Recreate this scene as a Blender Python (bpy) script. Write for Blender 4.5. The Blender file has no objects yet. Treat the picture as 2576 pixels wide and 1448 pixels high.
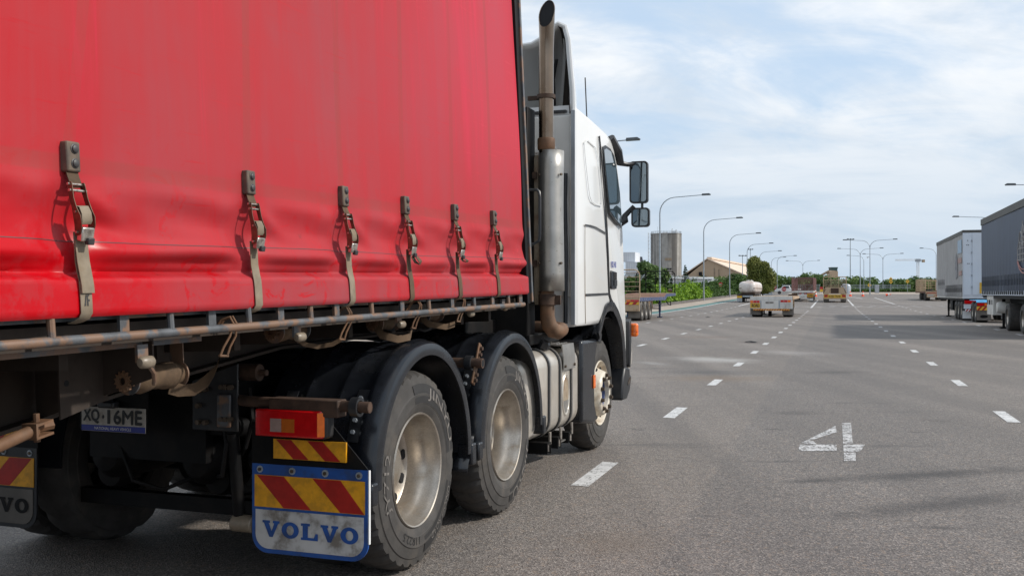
import bpy, bmesh, math, random
from mathutils import Vector, Matrix
R = math.radians
random.seed(7)
S = bpy.context.scene
COL = S.collection
# ------------------------------------------------------------------ camera, sky, sun, exposure
cd = bpy.data.cameras.new('camera'); cam = bpy.data.objects.new('camera', cd); COL.objects.link(cam)
CH = 1.45
cam.location = (0, 0, CH); cam.rotation_euler = (R(90.275), 0, 0)
cd.lens = 35; cd.sensor_width = 36; cd.clip_start = 0.05; cd.clip_end = 9000
S.camera = cam
SUN_EL, SUN_AZ = 36.0, -4.0          # elevation; degrees of the sun ahead of the camera's right hand
sx, sy, sz = math.cos(R(SUN_EL)) * math.cos(R(SUN_AZ)), math.cos(R(SUN_EL)) * math.sin(R(SUN_AZ)), math.sin(R(SUN_EL))
sd = bpy.data.lights.new('sun', 'SUN'); so = bpy.data.objects.new('sun', sd); COL.objects.link(so)
sd.energy = 3.4; sd.angle = R(2.0); sd.color = (1.0, 0.95, 0.87)
so.rotation_euler = Vector((sx, sy, sz)).to_track_quat('Z', 'Y').to_euler()
so.location = (30, 5, 40)
W = bpy.data.worlds.new('World'); S.world = W; W.use_nodes = True
def world():
    nt = W.node_tree; N = nt.nodes; L = nt.links; N.clear()
    out = N.new('ShaderNodeOutputWorld'); bg = N.new('ShaderNodeBackground'); bg.inputs[1].default_value = 0.118
    L.new(bg.outputs[0], out.inputs[0])
    sky = N.new('ShaderNodeTexSky'); sky.sky_type = 'NISHITA'; sky.sun_disc = False
    sky.sun_elevation = R(SUN_EL); sky.sun_rotation = R(90 - SUN_AZ)
    sky.air_density = 1.0; sky.dust_density = 1.0; sky.ozone_density = 1.0
    tc = N.new('ShaderNodeTexCoord'); sep = N.new('ShaderNodeSeparateXYZ'); L.new(tc.outputs['Generated'], sep.inputs[0])
    def mth(op, a, b=None, c=None):
        n = N.new('ShaderNodeMath'); n.operation = op
        for i, v in enumerate((a, b, c)):
            if v is None: continue
            if isinstance(v, (int, float)): n.inputs[i].default_value = v
            else: L.new(v, n.inputs[i])
        return n.outputs[0]
    z = mth('MAXIMUM', sep.outputs[2], 0.0)
    den = mth('ADD', z, 0.34)
    px = mth('DIVIDE', sep.outputs[0], den); py = mth('DIVIDE', sep.outputs[1], den)
    cb = N.new('ShaderNodeCombineXYZ'); L.new(px, cb.inputs[0]); L.new(py, cb.inputs[1])
    mp = N.new('ShaderNodeMapping'); mp.inputs['Rotation'].default_value = (0, 0, R(-24)); mp.inputs['Scale'].default_value = (0.75, 1.25, 1)
    mp.inputs['Location'].default_value = SKYLOC
    L.new(cb.outputs[0], mp.inputs[0])
    def noise(scale, det, rough, dist=0.0, vec=None):
        n = N.new('ShaderNodeTexNoise'); n.inputs['Scale'].default_value = scale; n.inputs['Detail'].default_value = det
        n.inputs['Roughness'].default_value = rough; n.inputs['Distortion'].default_value = dist
        L.new(vec or mp.outputs[0], n.inputs['Vector']); return n.outputs[0]
    def ramp(v, p0, p1, c0=(0, 0, 0, 1), c1=(1, 1, 1, 1)):
        r = N.new('ShaderNodeValToRGB'); r.color_ramp.interpolation = 'EASE'; e = r.color_ramp.elements
        e[0].position = p0; e[0].color = c0; e[1].position = p1; e[1].color = c1
        L.new(v, r.inputs[0]); return r.outputs[0]
    n1 = noise(1.05, 7, 0.58, 0.5); n2 = noise(4.2, 6, 0.62, 0.8)
    m = mth('MULTIPLY_ADD', n2, 0.30, mth('MULTIPLY', n1, 0.86))
    # more cloud low down, thinner overhead
    m = mth('ADD', m, mth('MULTIPLY_ADD', z, -0.10, 0.035))
    mask = ramp(m, SKYLO, SKYHI)
    shade = ramp(noise(2.2, 6, 0.6, 0.6), 0.36, 0.64)
    cc = N.new('ShaderNodeMix'); cc.data_type = 'RGBA'
    cc.inputs[6].default_value = (5.5, 6.2, 7.0, 1); cc.inputs[7].default_value = (8.0, 8.15, 8.3, 1)
    L.new(shade, cc.inputs[0])
    # pale hazy blue between the clouds
    bl = N.new('ShaderNodeMix'); bl.data_type = 'RGBA'; bl.inputs[0].default_value = 0.8
    L.new(sky.outputs[0], bl.inputs[6]); bl.inputs[7].default_value = (5.0, 6.3, 7.9, 1)
    fin = N.new('ShaderNodeMix'); fin.data_type = 'RGBA'
    L.new(mth('MULTIPLY', mask, 0.95), fin.inputs[0]); L.new(bl.outputs[2], fin.inputs[6]); L.new(cc.outputs[2], fin.inputs[7])
    # milky horizon
    hz = ramp(z, 0.0, 0.25, (1, 1, 1, 1), (0, 0, 0, 1))
    fh = N.new('ShaderNodeMix'); fh.data_type = 'RGBA'
    L.new(mth('MULTIPLY', hz, 0.70), fh.inputs[0]); L.new(fin.outputs[2], fh.inputs[6]); fh.inputs[7].default_value = (3.9, 5.0, 6.2, 1)
    L.new(fh.outputs[2], bg.inputs[0])
SKYLOC = (2.1, 7.7, 0); SKYLO, SKYHI = 0.42, 0.60
world()
vs = S.view_settings
vs.view_transform = 'Standard'; vs.look = 'None'; vs.exposure = 0.09; vs.gamma = 1; vs.use_curve_mapping = False
# ------------------------------------------------------------------ helpers
F, HOR, CX = 2504.0, 736.0, 1288.0
TL = 0.3219                                    # lanes run along (TL, 1)
LROT = -R(17.84)
def zg(x, y):
    if y < 60: return 0.0
    if y < 96: return 0.01 * (y - 60) ** 2 / 72.0
    return 0.01 * (y - 78)
def gp(u, d, dz=0.0):                          # ground point at image column u, depth d
    x = (u - CX) / F * d
    return Vector((x, d, zg(x, d) + dz))
def lp(off, d, dz=0.0):
    x = TL * d + off
    return Vector((x, d, zg(x, d) + dz))
def gnd(u, v):                                 # flat ground under a pixel
    d = CH * F / (v - HOR)
    return ((u - CX) / F * d, d)
def zat(v, d): return CH + (HOR - v) / F * d
class MB:
    def __init__(s): s.v = []; s.f = []; s.ch = []
    def add(s, vs_, fs):
        vs_ = list(vs_); o = len(s.v); s.ch.append((o, len(s.f), len(vs_), len(fs))); s.v.extend([tuple(p) for p in vs_]); s.f.extend([tuple(i + o for i in f) for f in fs]); return s
    def box(s, c, d, rot=None):
        hx, hy, hz = d[0] / 2, d[1] / 2, d[2] / 2
        P = [Vector((a * hx, b * hy, e * hz)) for a in (-1, 1) for b in (-1, 1) for e in (-1, 1)]
        if rot is not None:
            m = rot if isinstance(rot, Matrix) else Matrix.Rotation(rot, 3, 'Z')
            P = [m @ p for p in P]
        c = Vector(c)
        return s.add([p + c for p in P], [(0, 1, 3, 2), (4, 6, 7, 5), (0, 4, 5, 1), (2, 3, 7, 6), (0, 2, 6, 4), (1, 5, 7, 3)])
    def bx(s, x0, x1, y0, y1, z0, z1): return s.box(((x0 + x1) / 2, (y0 + y1) / 2, (z0 + z1) / 2), (x1 - x0, y1 - y0, z1 - z0))
    def tube(s, pts, r, n=8, cap=True, r1=None):
        pts = [Vector(p) for p in pts]; k = len(pts); rings = []
        t = (pts[1] - pts[0]).normalized()
        up = Vector((0, 0, 1)) if abs(t.z) < 0.9 else Vector((1, 0, 0))
        a = t.cross(up).normalized()
        vv = []
        for i, p in enumerate(pts):
            if i == 0: t = pts[1] - p
            elif i == k - 1: t = p - pts[i - 1]
            else: t = (pts[i + 1] - p).normalized() + (p - pts[i - 1]).normalized()
            t.normalize(); a = (a - t * a.dot(t)).normalized(); b = t.cross(a)
            rr = r if r1 is None else r + (r1 - r) * i / (k - 1)
            if isinstance(r, (list, tuple)): rr = r[i]
            for j in range(n):
                q = 2 * math.pi * j / n
                vv.append(p + a * (math.cos(q) * rr) + b * (math.sin(q) * rr))
        ff = []
        for i in range(k - 1):
            for j in range(n):
                j2 = (j + 1) % n
                ff.append((i * n + j, i * n + j2, (i + 1) * n + j2, (i + 1) * n + j))
        if cap: ff.append(tuple(range(n - 1, -1, -1))); ff.append(tuple((k - 1) * n + j for j in range(n)))
        return s.add(vv, ff)
    def cyl(s, p0, p1, r, n=16, r1=None): return s.tube([p0, p1], r, n, True, r1)
    def lathe(s, prof, c=(0, 0, 0), n=48, axis='x', close=False, mod=None):
        vv = []; k = len(prof); c = Vector(c)
        for j in range(n):
            q = 2 * math.pi * j / n
            for i, (r, h) in enumerate(prof):
                if mod: r, h = mod(i, j, r, h)
                if axis == 'x': p = Vector((h, r * math.cos(q), r * math.sin(q)))
                elif axis == 'z': p = Vector((r * math.cos(q), r * math.sin(q), h))
                else: p = Vector((r * math.cos(q), h, r * math.sin(q)))
                vv.append(p + c)
        ff = []
        for j in range(n):
            j2 = (j + 1) % n
            for i in range(k - 1 + (1 if close else 0)):
                i2 = (i + 1) % k
                ff.append((j * k + i, j * k + i2, j2 * k + i2, j2 * k + i))
        return s.add(vv, ff)
    def prism(s, poly, a, b, plane='yz'):      # polygon in a plane, extruded from a to b along the third axis
        n = len(poly)
        def P(p, h):
            if plane == 'yz': return (h, p[0], p[1])
            if plane == 'xz': return (p[0], h, p[1])
            return (p[0], p[1], h)
        vv = [P(p, a) for p in poly] + [P(p, b) for p in poly]
        ff = [tuple(range(n)), tuple(range(2 * n - 1, n - 1, -1))]
        for i in range(n):
            j = (i + 1) % n; ff.append((i, i + n, j + n, j))
        return s.add(vv, ff)
    def grid(s, fn, nu, nv):
        vv = [fn(i / nu, j / nv) for i in range(nu + 1) for j in range(nv + 1)]
        ff = [(i * (nv + 1) + j, (i + 1) * (nv + 1) + j, (i + 1) * (nv + 1) + j + 1, i * (nv + 1) + j + 1) for i in range(nu) for j in range(nv)]
        return s.add(vv, ff)
    def pieces(s):
        # shapes that stand apart from each other become objects of their own
        B = []
        for vo, fo, nv, nf in s.ch:
            P = s.v[vo:vo + nv]
            B.append(([min(p[i] for p in P) for i in range(3)], [max(p[i] for p in P) for i in range(3)]))
        n = len(B); par = list(range(n))
        def fd(i):
            while par[i] != i: i = par[i]
            return i
        for i in range(n):
            for j in range(i):
                a, c = B[i], B[j]
                gap = math.sqrt(sum(max(0, a[0][k] - c[1][k], c[0][k] - a[1][k]) ** 2 for k in range(3)))
                big = max(max(a[1][k] - a[0][k] for k in range(3)), max(c[1][k] - c[0][k] for k in range(3)))
                if gap < big * 0.22: par[fd(i)] = fd(j)
        g = {}
        for i in range(n): g.setdefault(fd(i), []).append(i)
        return list(g.values())
    def build(s, name, m, parent=None, smooth=35, bevel=0, seg=2, label=None, solid=0):
        if parent is not None and 1 < len(s.ch) < 60 and 'letter' not in name and 'plate' not in name and 'stripe' not in name and 'foliage' not in name:
            ps = s.pieces()
            if len(ps) > 1:
                first = None
                for grp in ps:
                    q = MB()
                    for i in grp:
                        vo, fo, nv, nf = s.ch[i]; q.add(s.v[vo:vo + nv], [tuple(k - vo for k in f) for f in s.f[fo:fo + nf]])
                    o = q._build(name, m, parent, smooth, bevel, seg, label, solid); first = first or o
                return first
        return s._build(name, m, parent, smooth, bevel, seg, label, solid)
    def _build(s, name, m, parent=None, smooth=35, bevel=0, seg=2, label=None, solid=0):
        me = bpy.data.meshes.new(name); me.from_pydata(s.v, [], s.f)
        bm = bmesh.new(); bm.from_mesh(me)
        if not solid: bmesh.ops.recalc_face_normals(bm, faces=bm.faces)
        bm.to_mesh(me); bm.free()
        me.materials.append(m)
        if smooth:
            for p in me.polygons: p.use_smooth = True
            me.set_sharp_from_angle(angle=R(smooth))
        o = bpy.data.objects.new(name, me); COL.objects.link(o)
        if parent is not None: o.parent = parent
        if solid:
            md = o.modifiers.new('solid', 'SOLIDIFY'); md.thickness = solid; md.offset = -1
        if bevel:
            md = o.modifiers.new('bevel', 'BEVEL'); md.width = bevel; md.segments = seg; md.limit_method = 'ANGLE'; md.angle_limit = R(40)
            md.harden_normals = False
        if label: o['label'] = label
        return o
def tag(o, label, cat, group=None):
    o['label'] = label; o['category'] = cat
    if group: o['group'] = group
    return o
def thing(name, label, cat, loc=(0, 0, 0), rz=0.0, group=None):
    o = bpy.data.objects.new(name, None); COL.objects.link(o)
    o.location = loc; o.rotation_euler = (0, 0, rz); o.empty_display_size = 0.3
    return tag(o, label, cat, group)
def struct(o, kind='structure'): o['kind'] = kind; return o
KIDS = {}
def copy_tree(o, parent=None):
    c = o.copy(); COL.objects.link(c); c.parent = parent
    for ch in list(o.children): copy_tree(ch, c)
    return c
def text_data(s):
    cu = bpy.data.curves.new('txt', 'FONT'); cu.body = s; cu.size = 1.0; cu.resolution_u = 3
    ob = bpy.data.objects.new('txt', cu)
    me = bpy.data.meshes.new_from_object(ob)
    vv = [v.co.copy() for v in me.vertices]; ff = [tuple(p.vertices) for p in me.polygons]
    bpy.data.objects.remove(ob); bpy.data.curves.remove(cu); bpy.data.meshes.remove(me)
    x0 = min(v.x for v in vv); x1 = max(v.x for v in vv); y0 = min(v.y for v in vv); y1 = max(v.y for v in vv)
    return [((v.x - x0) / (x1 - x0), (v.y - y0) / (y1 - y0)) for v in vv], ff
def text(name, s, m, parent, org, right, up, w, h, bold=0.0, thick=0.0015):
    """lettering s in the rectangle org + right*w + up*h, standing proud of its board"""
    uv, ff = text_data(s); org = Vector(org); right = Vector(right).normalized(); up = Vector(up).normalized(); nrm = right.cross(up)
    b = MB()
    offs = [(0, 0)] if not bold else [(-bold, 0), (bold, 0), (0, bold), (0, -bold)]
    for k, (ox, oy) in enumerate(offs):
        b.add([org + right * (u * w + ox) + up * (v * h + oy) + nrm * (thick * (1 + 0.15 * k)) for u, v in uv], ff)
    return b.build(name, m, parent, smooth=0)
# ------------------------------------------------------------------ materials
def M(name, col, rough=0.5, metal=0.0, var=0.18, vs=6.0, dirt=None, damt=0.5, ds=4.0, dlo=0.45, dhi=0.65, dst=(1, 1, 1), bump=0.0, bs=80.0, spec=0.5, coat=0.0, rvar=0.0, trans=0.0, fine=0.0):
    m = bpy.data.materials.new(name); m.use_nodes = True; nt = m.node_tree; N = nt.nodes; L = nt.links
    b = N['Principled BSDF']; b.inputs['Roughness'].default_value = rough; b.inputs['Metallic'].default_value = metal
    b.inputs['Specular IOR Level'].default_value = spec; b.inputs['Coat Weight'].default_value = coat
    if trans: b.inputs['Transmission Weight'].default_value = trans
    tc = N.new('ShaderNodeTexCoord')
    def noise(sc, det=5, mapsc=None):
        n = N.new('ShaderNodeTexNoise'); n.inputs['Scale'].default_value = sc; n.inputs['Detail'].default_value = det; n.inputs['Roughness'].default_value = 0.6
        if mapsc:
            mp = N.new('ShaderNodeMapping'); mp.inputs['Scale'].default_value = mapsc; L.new(tc.outputs['Object'], mp.inputs[0]); L.new(mp.outputs[0], n.inputs['Vector'])
        else: L.new(tc.outputs['Object'], n.inputs['Vector'])
        return n.outputs[0]
    def mix(f, a, c, mode='MIX'):
        n = N.new('ShaderNodeMix'); n.data_type = 'RGBA'; n.blend_type = mode
        for i, v in ((0, f), (6, a), (7, c)):
            if isinstance(v, (int, float)): n.inputs[i].default_value = v
            elif isinstance(v, tuple): n.inputs[i].default_value = v if len(v) == 4 else (*v, 1)
            else: L.new(v, n.inputs[i])
        return n.outputs[2]
    def rng(v, a, c, lo=0.0, hi=1.0):
        n = N.new('ShaderNodeMapRange'); n.inputs[1].default_value = a; n.inputs[2].default_value = c; n.inputs[3].default_value = lo; n.inputs[4].default_value = hi
        n.interpolation_type = 'SMOOTHSTEP'; L.new(v, n.inputs[0]); return n.outputs[0]
    n1 = noise(vs)
    c = mix(rng(n1, 0.3, 0.7), tuple(x * (1 - var) for x in col), tuple(min(1, x * (1 + var)) for x in col))
    if fine: c = mix(rng(noise(fine, 2), 0.35, 0.65, 0, 0.35), c, tuple(x * 0.55 for x in col))
    if dirt is not None:
        k = rng(noise(ds, 7, dst if dst != (1, 1, 1) else None), dlo, dhi, 0, damt); c = mix(k, c, dirt)
        if rvar: L.new(rng(k, 0, damt, rough, rough + rvar), b.inputs['Roughness'])
    L.new(c, b.inputs['Base Color'])
    if bump:
        bp = N.new('ShaderNodeBump'); bp.inputs['Strength'].default_value = 0.6; bp.inputs['Distance'].default_value = bump
        L.new(noise(bs, 4), bp.inputs['Height']); L.new(bp.outputs[0], b.inputs['Normal'])
    m['nodes_ok'] = 1
    return m
DUST = (0.30, 0.20, 0.13)
RUST = (0.16, 0.07, 0.03)
mt = {}
mt['white'] = M('white_paint', (0.70, 0.70, 0.69), 0.2, var=0.02, vs=1.5, dirt=(0.55, 0.47, 0.34), damt=0.35, ds=1.6, dlo=0.5, dhi=0.8, dst=(1, 1, 0.35), coat=0.35, rvar=0.25)
mt['whitedirty'] = M('dirty_white_paint', (0.66, 0.64, 0.60), 0.45, var=0.07, vs=3, dirt=(0.28, 0.22, 0.16), damt=0.6, ds=2.2, dlo=0.48, dhi=0.72, dst=(1, 1, 0.4))
mt['cream'] = M('cream_paint', (0.46, 0.33, 0.21), 0.55, var=0.12, vs=3, dirt=RUST, damt=0.8, ds=3, dlo=0.52, dhi=0.68)
mt['black'] = M('black_plastic', (0.012, 0.013, 0.016), 0.42, var=0.3, vs=5, dirt=(0.06, 0.055, 0.05), damt=0.35, ds=6)
mt['fender'] = M('fender_plastic', (0.011, 0.0125, 0.016), 0.22, var=0.25, vs=9, dirt=(0.045, 0.047, 0.052), damt=0.22, ds=5, dlo=0.5, dhi=0.75, rvar=0.15)
mt['chassis'] = M('chassis_black', (0.004, 0.004, 0.0045), 0.6, var=0.4, vs=7, dirt=(0.012, 0.009, 0.007), damt=0.5, ds=7, spec=0.2)
mt['dark'] = M('black_and_hole_shade', (0.006, 0.006, 0.007), 0.9, var=0.2)  # near-black for black parts and for shade painted where holes would be
mt['rubber'] = M('tyre_rubber', (0.046, 0.042, 0.039), 0.75, var=0.25, vs=9, dirt=(0.11, 0.09, 0.07), damt=0.38, ds=7, dlo=0.5, dhi=0.72, bump=0.0015, bs=120)
mt['tyretext'] = M('tyre_lettering', (0.155, 0.14, 0.128), 0.8, var=0.2)
mt['tyrepatch'] = M('tyre_panel', (0.016, 0.015, 0.015), 0.7, var=0.2)
mt['rim'] = M('rim_paint', (0.50, 0.45, 0.39), 0.36, 0.8, var=0.12, vs=8, dirt=(0.20, 0.155, 0.11), damt=0.7, ds=6, dlo=0.48, dhi=0.7, rvar=0.2, fine=150)
mt['rimfront'] = M('rim_white', (0.66, 0.60, 0.50), 0.4, 0.0, var=0.1, vs=9, dirt=(0.25, 0.17, 0.10), damt=0.6, ds=9)
mt['nut'] = M('wheel_nut_steel', (0.10, 0.075, 0.055), 0.5, 0.5, var=0.3, vs=40)
mt['alu'] = M('brushed_aluminium', (0.66, 0.61, 0.54), 0.30, 0.6, var=0.12, vs=4, dirt=(0.36, 0.28, 0.20), damt=0.55, ds=2.6, dlo=0.45, dhi=0.75, bump=0.0004, bs=60)
mt['alu2'] = M('speckled_aluminium', (0.43, 0.41, 0.38), 0.38, 0.85, var=0.15, vs=5, dirt=(0.20, 0.17, 0.13), damt=0.6, ds=40, dlo=0.6, dhi=0.68)
mt['chrome'] = M('stained_chrome', (0.24, 0.18, 0.135), 0.2, 1.0, var=0.15, vs=3, dirt=(0.10, 0.055, 0.025), damt=0.75, ds=3.5, dlo=0.4, dhi=0.72, dst=(1, 1, 0.5), rvar=0.2)
mt['steelgrey'] = M('galvanised_steel', (0.34, 0.37, 0.40), 0.42, 0.45, var=0.12, vs=5)
mt['rust'] = M('rusty_pipe', (0.125, 0.062, 0.03), 0.7, 0.1, var=0.35, vs=9, dirt=(0.14, 0.09, 0.055), damt=0.6, ds=7)
mt['rustdark'] = M('dark_rust', (0.060, 0.033, 0.021), 0.75, 0.1, var=0.4, vs=14)
mt['muffler'] = M('muffler_beige', (0.30, 0.24, 0.17), 0.65, 0.2, var=0.25, vs=5, dirt=RUST, damt=0.7, ds=6)
mt['rail'] = M('weathered_rail_paint', (0.085, 0.090, 0.097), 0.5, 0.1, var=0.3, vs=12, dirt=(0.20, 0.115, 0.07), damt=0.9, ds=8, dlo=0.46, dhi=0.56, bump=0.0008, bs=90)
mt['dustyframe'] = M('dusty_chassis', (0.030, 0.020, 0.014), 0.8, 0, var=0.35, vs=6, dirt=(0.035, 0.025, 0.018), damt=0.9, ds=5, dlo=0.5, dhi=0.6)
mt['web'] = M('webbing', (0.215, 0.175, 0.125), 0.8, var=0.18, vs=15, dirt=(0.17, 0.12, 0.07), damt=0.6, ds=9, bump=0.001, bs=350)
mt['webdirty'] = M('dirty_webbing', (0.092, 0.056, 0.030), 0.85, var=0.25, vs=20, dirt=(0.10, 0.06, 0.03), damt=0.6, ds=14, bump=0.0015, bs=260)
mt['pad'] = M('dusty_rubber_pad', (0.075, 0.058, 0.045), 0.7, var=0.25, vs=20, dirt=(0.17, 0.12, 0.08), damt=0.5, ds=18)
mt['stud'] = M('black_stud', (0.035, 0.033, 0.034), 0.5, var=0.2, vs=30)
mt['zinc'] = M('zinc_buckle', (0.62, 0.57, 0.51), 0.28, 0.9, var=0.2, vs=40, dirt=(0.12, 0.075, 0.045), damt=0.6, ds=30)
mt['zincdark'] = M('brown_buckle_side', (0.17, 0.115, 0.08), 0.42, 0.8, var=0.25, vs=40)
mt['blue'] = M('flap_blue', (0.012, 0.075, 0.30), 0.4, var=0.15, vs=10, dirt=(0.03, 0.04, 0.06), damt=0.5, ds=12)
mt['flapwhite'] = M('dirty_flap_white', (0.50, 0.49, 0.48), 0.55, var=0.1, vs=8, dirt=(0.13, 0.105, 0.08), damt=0.85, ds=9, dlo=0.47, dhi=0.68)
mt['yellow'] = M('reflective_yellow', (0.72, 0.33, 0.012), 0.35, var=0.12, vs=20, dirt=(0.28, 0.14, 0.02), damt=0.4, ds=18)
mt['redref'] = M('reflective_red', (0.36, 0.012, 0.008), 0.35, var=0.15, vs=20)
mt['signyellow'] = M('sign_yellow', (0.75, 0.44, 0.03), 0.45, var=0.08, vs=10, dirt=(0.3, 0.17, 0.05), damt=0.4, ds=5)
mt['signblack'] = M('sign_black', (0.012, 0.012, 0.012), 0.5, var=0.1)
mt['signwhite'] = M('sign_white', (0.75, 0.75, 0.75), 0.5, var=0.04)
mt['signred'] = M('sign_red', (0.45, 0.02, 0.02), 0.45, var=0.1)
mt['lensred'] = M('red_lens', (0.55, 0.006, 0.008), 0.12, var=0.1, vs=30, coat=0.6)
mt['lensamber'] = M('amber_lens', (0.85, 0.16, 0.01), 0.15, var=0.1, vs=30, coat=0.5)
mt['marker'] = M('dusty_marker', (0.21, 0.17, 0.125), 0.4, var=0.15, vs=40)
mt['lensdim'] = M('inner_amber_lens', (0.50, 0.12, 0.015), 0.15, var=0.1, vs=30, coat=0.5)
mt['lensclear'] = M('clear_lens', (0.36, 0.25, 0.22), 0.15, var=0.1, vs=30, coat=0.6)
mt['glass'] = M('window_glass', (0.045, 0.07, 0.085), 0.03, 0.0, var=0.1, spec=1.0, coat=1.0)
mt['mirror'] = M('mirror_glass', (0.17, 0.21, 0.24), 0.03, 1.0, var=0.02)
mt['platewhite'] = M('plate_grey', (0.42, 0.39, 0.35), 0.45, var=0.1, vs=30, dirt=(0.22, 0.18, 0.13), damt=0.5, ds=25)
mt['plateblue'] = M('plate_blue', (0.015, 0.03, 0.26), 0.4, var=0.1)
mt['bark'] = M('bark', (0.10, 0.075, 0.055), 0.9, var=0.3, vs=3, bump=0.01, bs=20)
mt['concrete'] = M('stained_concrete', (0.34, 0.325, 0.30), 0.85, var=0.15, vs=0.4, dirt=(0.075, 0.07, 0.066), damt=0.9, ds=0.34, dlo=0.42, dhi=0.58, dst=(1, 1, 0.03))
mt['tan'] = M('tan_cladding', (0.44, 0.32, 0.215), 0.7, var=0.06, vs=0.15, dirt=(0.36, 0.26, 0.17), damt=0.6, ds=0.3, dst=(1, 1, 0.05))
mt['tanroof'] = M('pale_roofing', (0.66, 0.52, 0.40), 0.6, var=0.06, vs=0.2)
mt['shedwhite'] = M('white_cladding', (0.72, 0.73, 0.74), 0.5, var=0.04, vs=0.4)
mt['darkgreen'] = M('dark_green_cladding', (0.045, 0.085, 0.085), 0.7, var=0.1, vs=0.4)
mt['signblue'] = M('blue_cladding', (0.015, 0.07, 0.22), 0.5, var=0.1, vs=1)
mt['cone'] = M('cone_orange', (0.80, 0.10, 0.03), 0.5, var=0.1)
mt['timber'] = M('weathered_deck_timber', (0.34, 0.25, 0.17), 0.85, var=0.35, vs=3, dirt=(0.14, 0.085, 0.05), damt=0.6, ds=2, dst=(3, 0.4, 1))
mt['rustdeck'] = M('rusty_deck', (0.20, 0.105, 0.065), 0.85, var=0.3, vs=2, dirt=(0.11, 0.06, 0.04), damt=0.6, ds=2)
mt['blueframe'] = M('blue_chassis_paint', (0.035, 0.055, 0.14), 0.5, var=0.2, vs=3, dirt=(0.12, 0.11, 0.12), damt=0.4, ds=4)
mt['maroon'] = M('maroon_cage', (0.13, 0.055, 0.05), 0.7, var=0.25, vs=4)
mt['skyblue'] = M('bright_blue_guard', (0.10, 0.36, 0.62), 0.45, var=0.1)
mt['roofgrey'] = M('roof_rail_grey', (.085, .08, .072), .6, var=.1, vs=2)
mt['kerb'] = M('kerb_stone', (0.11, 0.10, 0.095), 0.9, var=0.2, vs=2)
mt['flap'] = M('plain_mudflap', (0.13, 0.115, 0.10), 0.8, var=0.25, vs=3)
mt['panelblue'] = M('solar_panel', (0.03, 0.03, 0.035), 0.25, var=0.2)
mt['block'] = M('block_paving_wall', (0.33, 0.31, 0.30), 0.85, var=0.12, vs=5)
def foliage(name, a, b, c=None, scale=0.5):
    m = bpy.data.materials.new(name); m.use_nodes = True; nt = m.node_tree; N = nt.nodes; L = nt.links
    p = N['Principled BSDF']; p.inputs['Roughness'].default_value = 0.6; p.inputs['Specular IOR Level'].default_value = 0.25
    g = N.new('ShaderNodeNewGeometry'); tc = N.new('ShaderNodeTexCoord')
    n = N.new('ShaderNodeTexNoise'); n.inputs['Scale'].default_value = scale; n.inputs['Detail'].default_value = 3; L.new(tc.outputs['Object'], n.inputs['Vector'])
    ad = N.new('ShaderNodeMath'); ad.operation = 'MULTIPLY_ADD'; L.new(g.outputs['Random Per Island'], ad.inputs[0]); ad.inputs[1].default_value = 0.5; L.new(n.outputs[0], ad.inputs[2])
    r = N.new('ShaderNodeValToRGB'); r.color_ramp.elements[0].position = 0.45; r.color_ramp.elements[0].color = (*a, 1); r.color_ramp.elements[1].position = 1.0; r.color_ramp.elements[1].color = (*b, 1)
    L.new(ad.outputs[0], r.inputs[0]); L.new(r.outputs[0], p.inputs['Base Color'])
    tr = N.new('ShaderNodeBsdfTranslucent'); L.new(r.outputs[0], tr.inputs[0]); mx = N.new('ShaderNodeMixShader'); mx.inputs[0].default_value = 0.25
    L.new(p.outputs[0], mx.inputs[1]); L.new(tr.outputs[0], mx.inputs[2]); L.new(mx.outputs[0], N['Material Output'].inputs[0])
    return m
mt['hedge'] = foliage('hedge_leaves', (0.075, 0.17, 0.012), (0.25, 0.40, 0.03), scale=0.35)
mt['leafdark'] = foliage('dark_leaves', (0.025, 0.062, 0.012), (0.085, 0.15, 0.03), scale=0.3)
mt['leafolive'] = foliage('olive_leaves', (0.06, 0.085, 0.016), (0.22, 0.23, 0.055), scale=0.3)
mt['leafwood'] = foliage('wood_leaves', (0.040, 0.085, 0.025), (0.14, 0.21, 0.06), scale=0.15)
mt['leafpine'] = foliage('pine_needles', (0.018, 0.045, 0.028), (0.05, 0.09, 0.05), scale=0.6)
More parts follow.
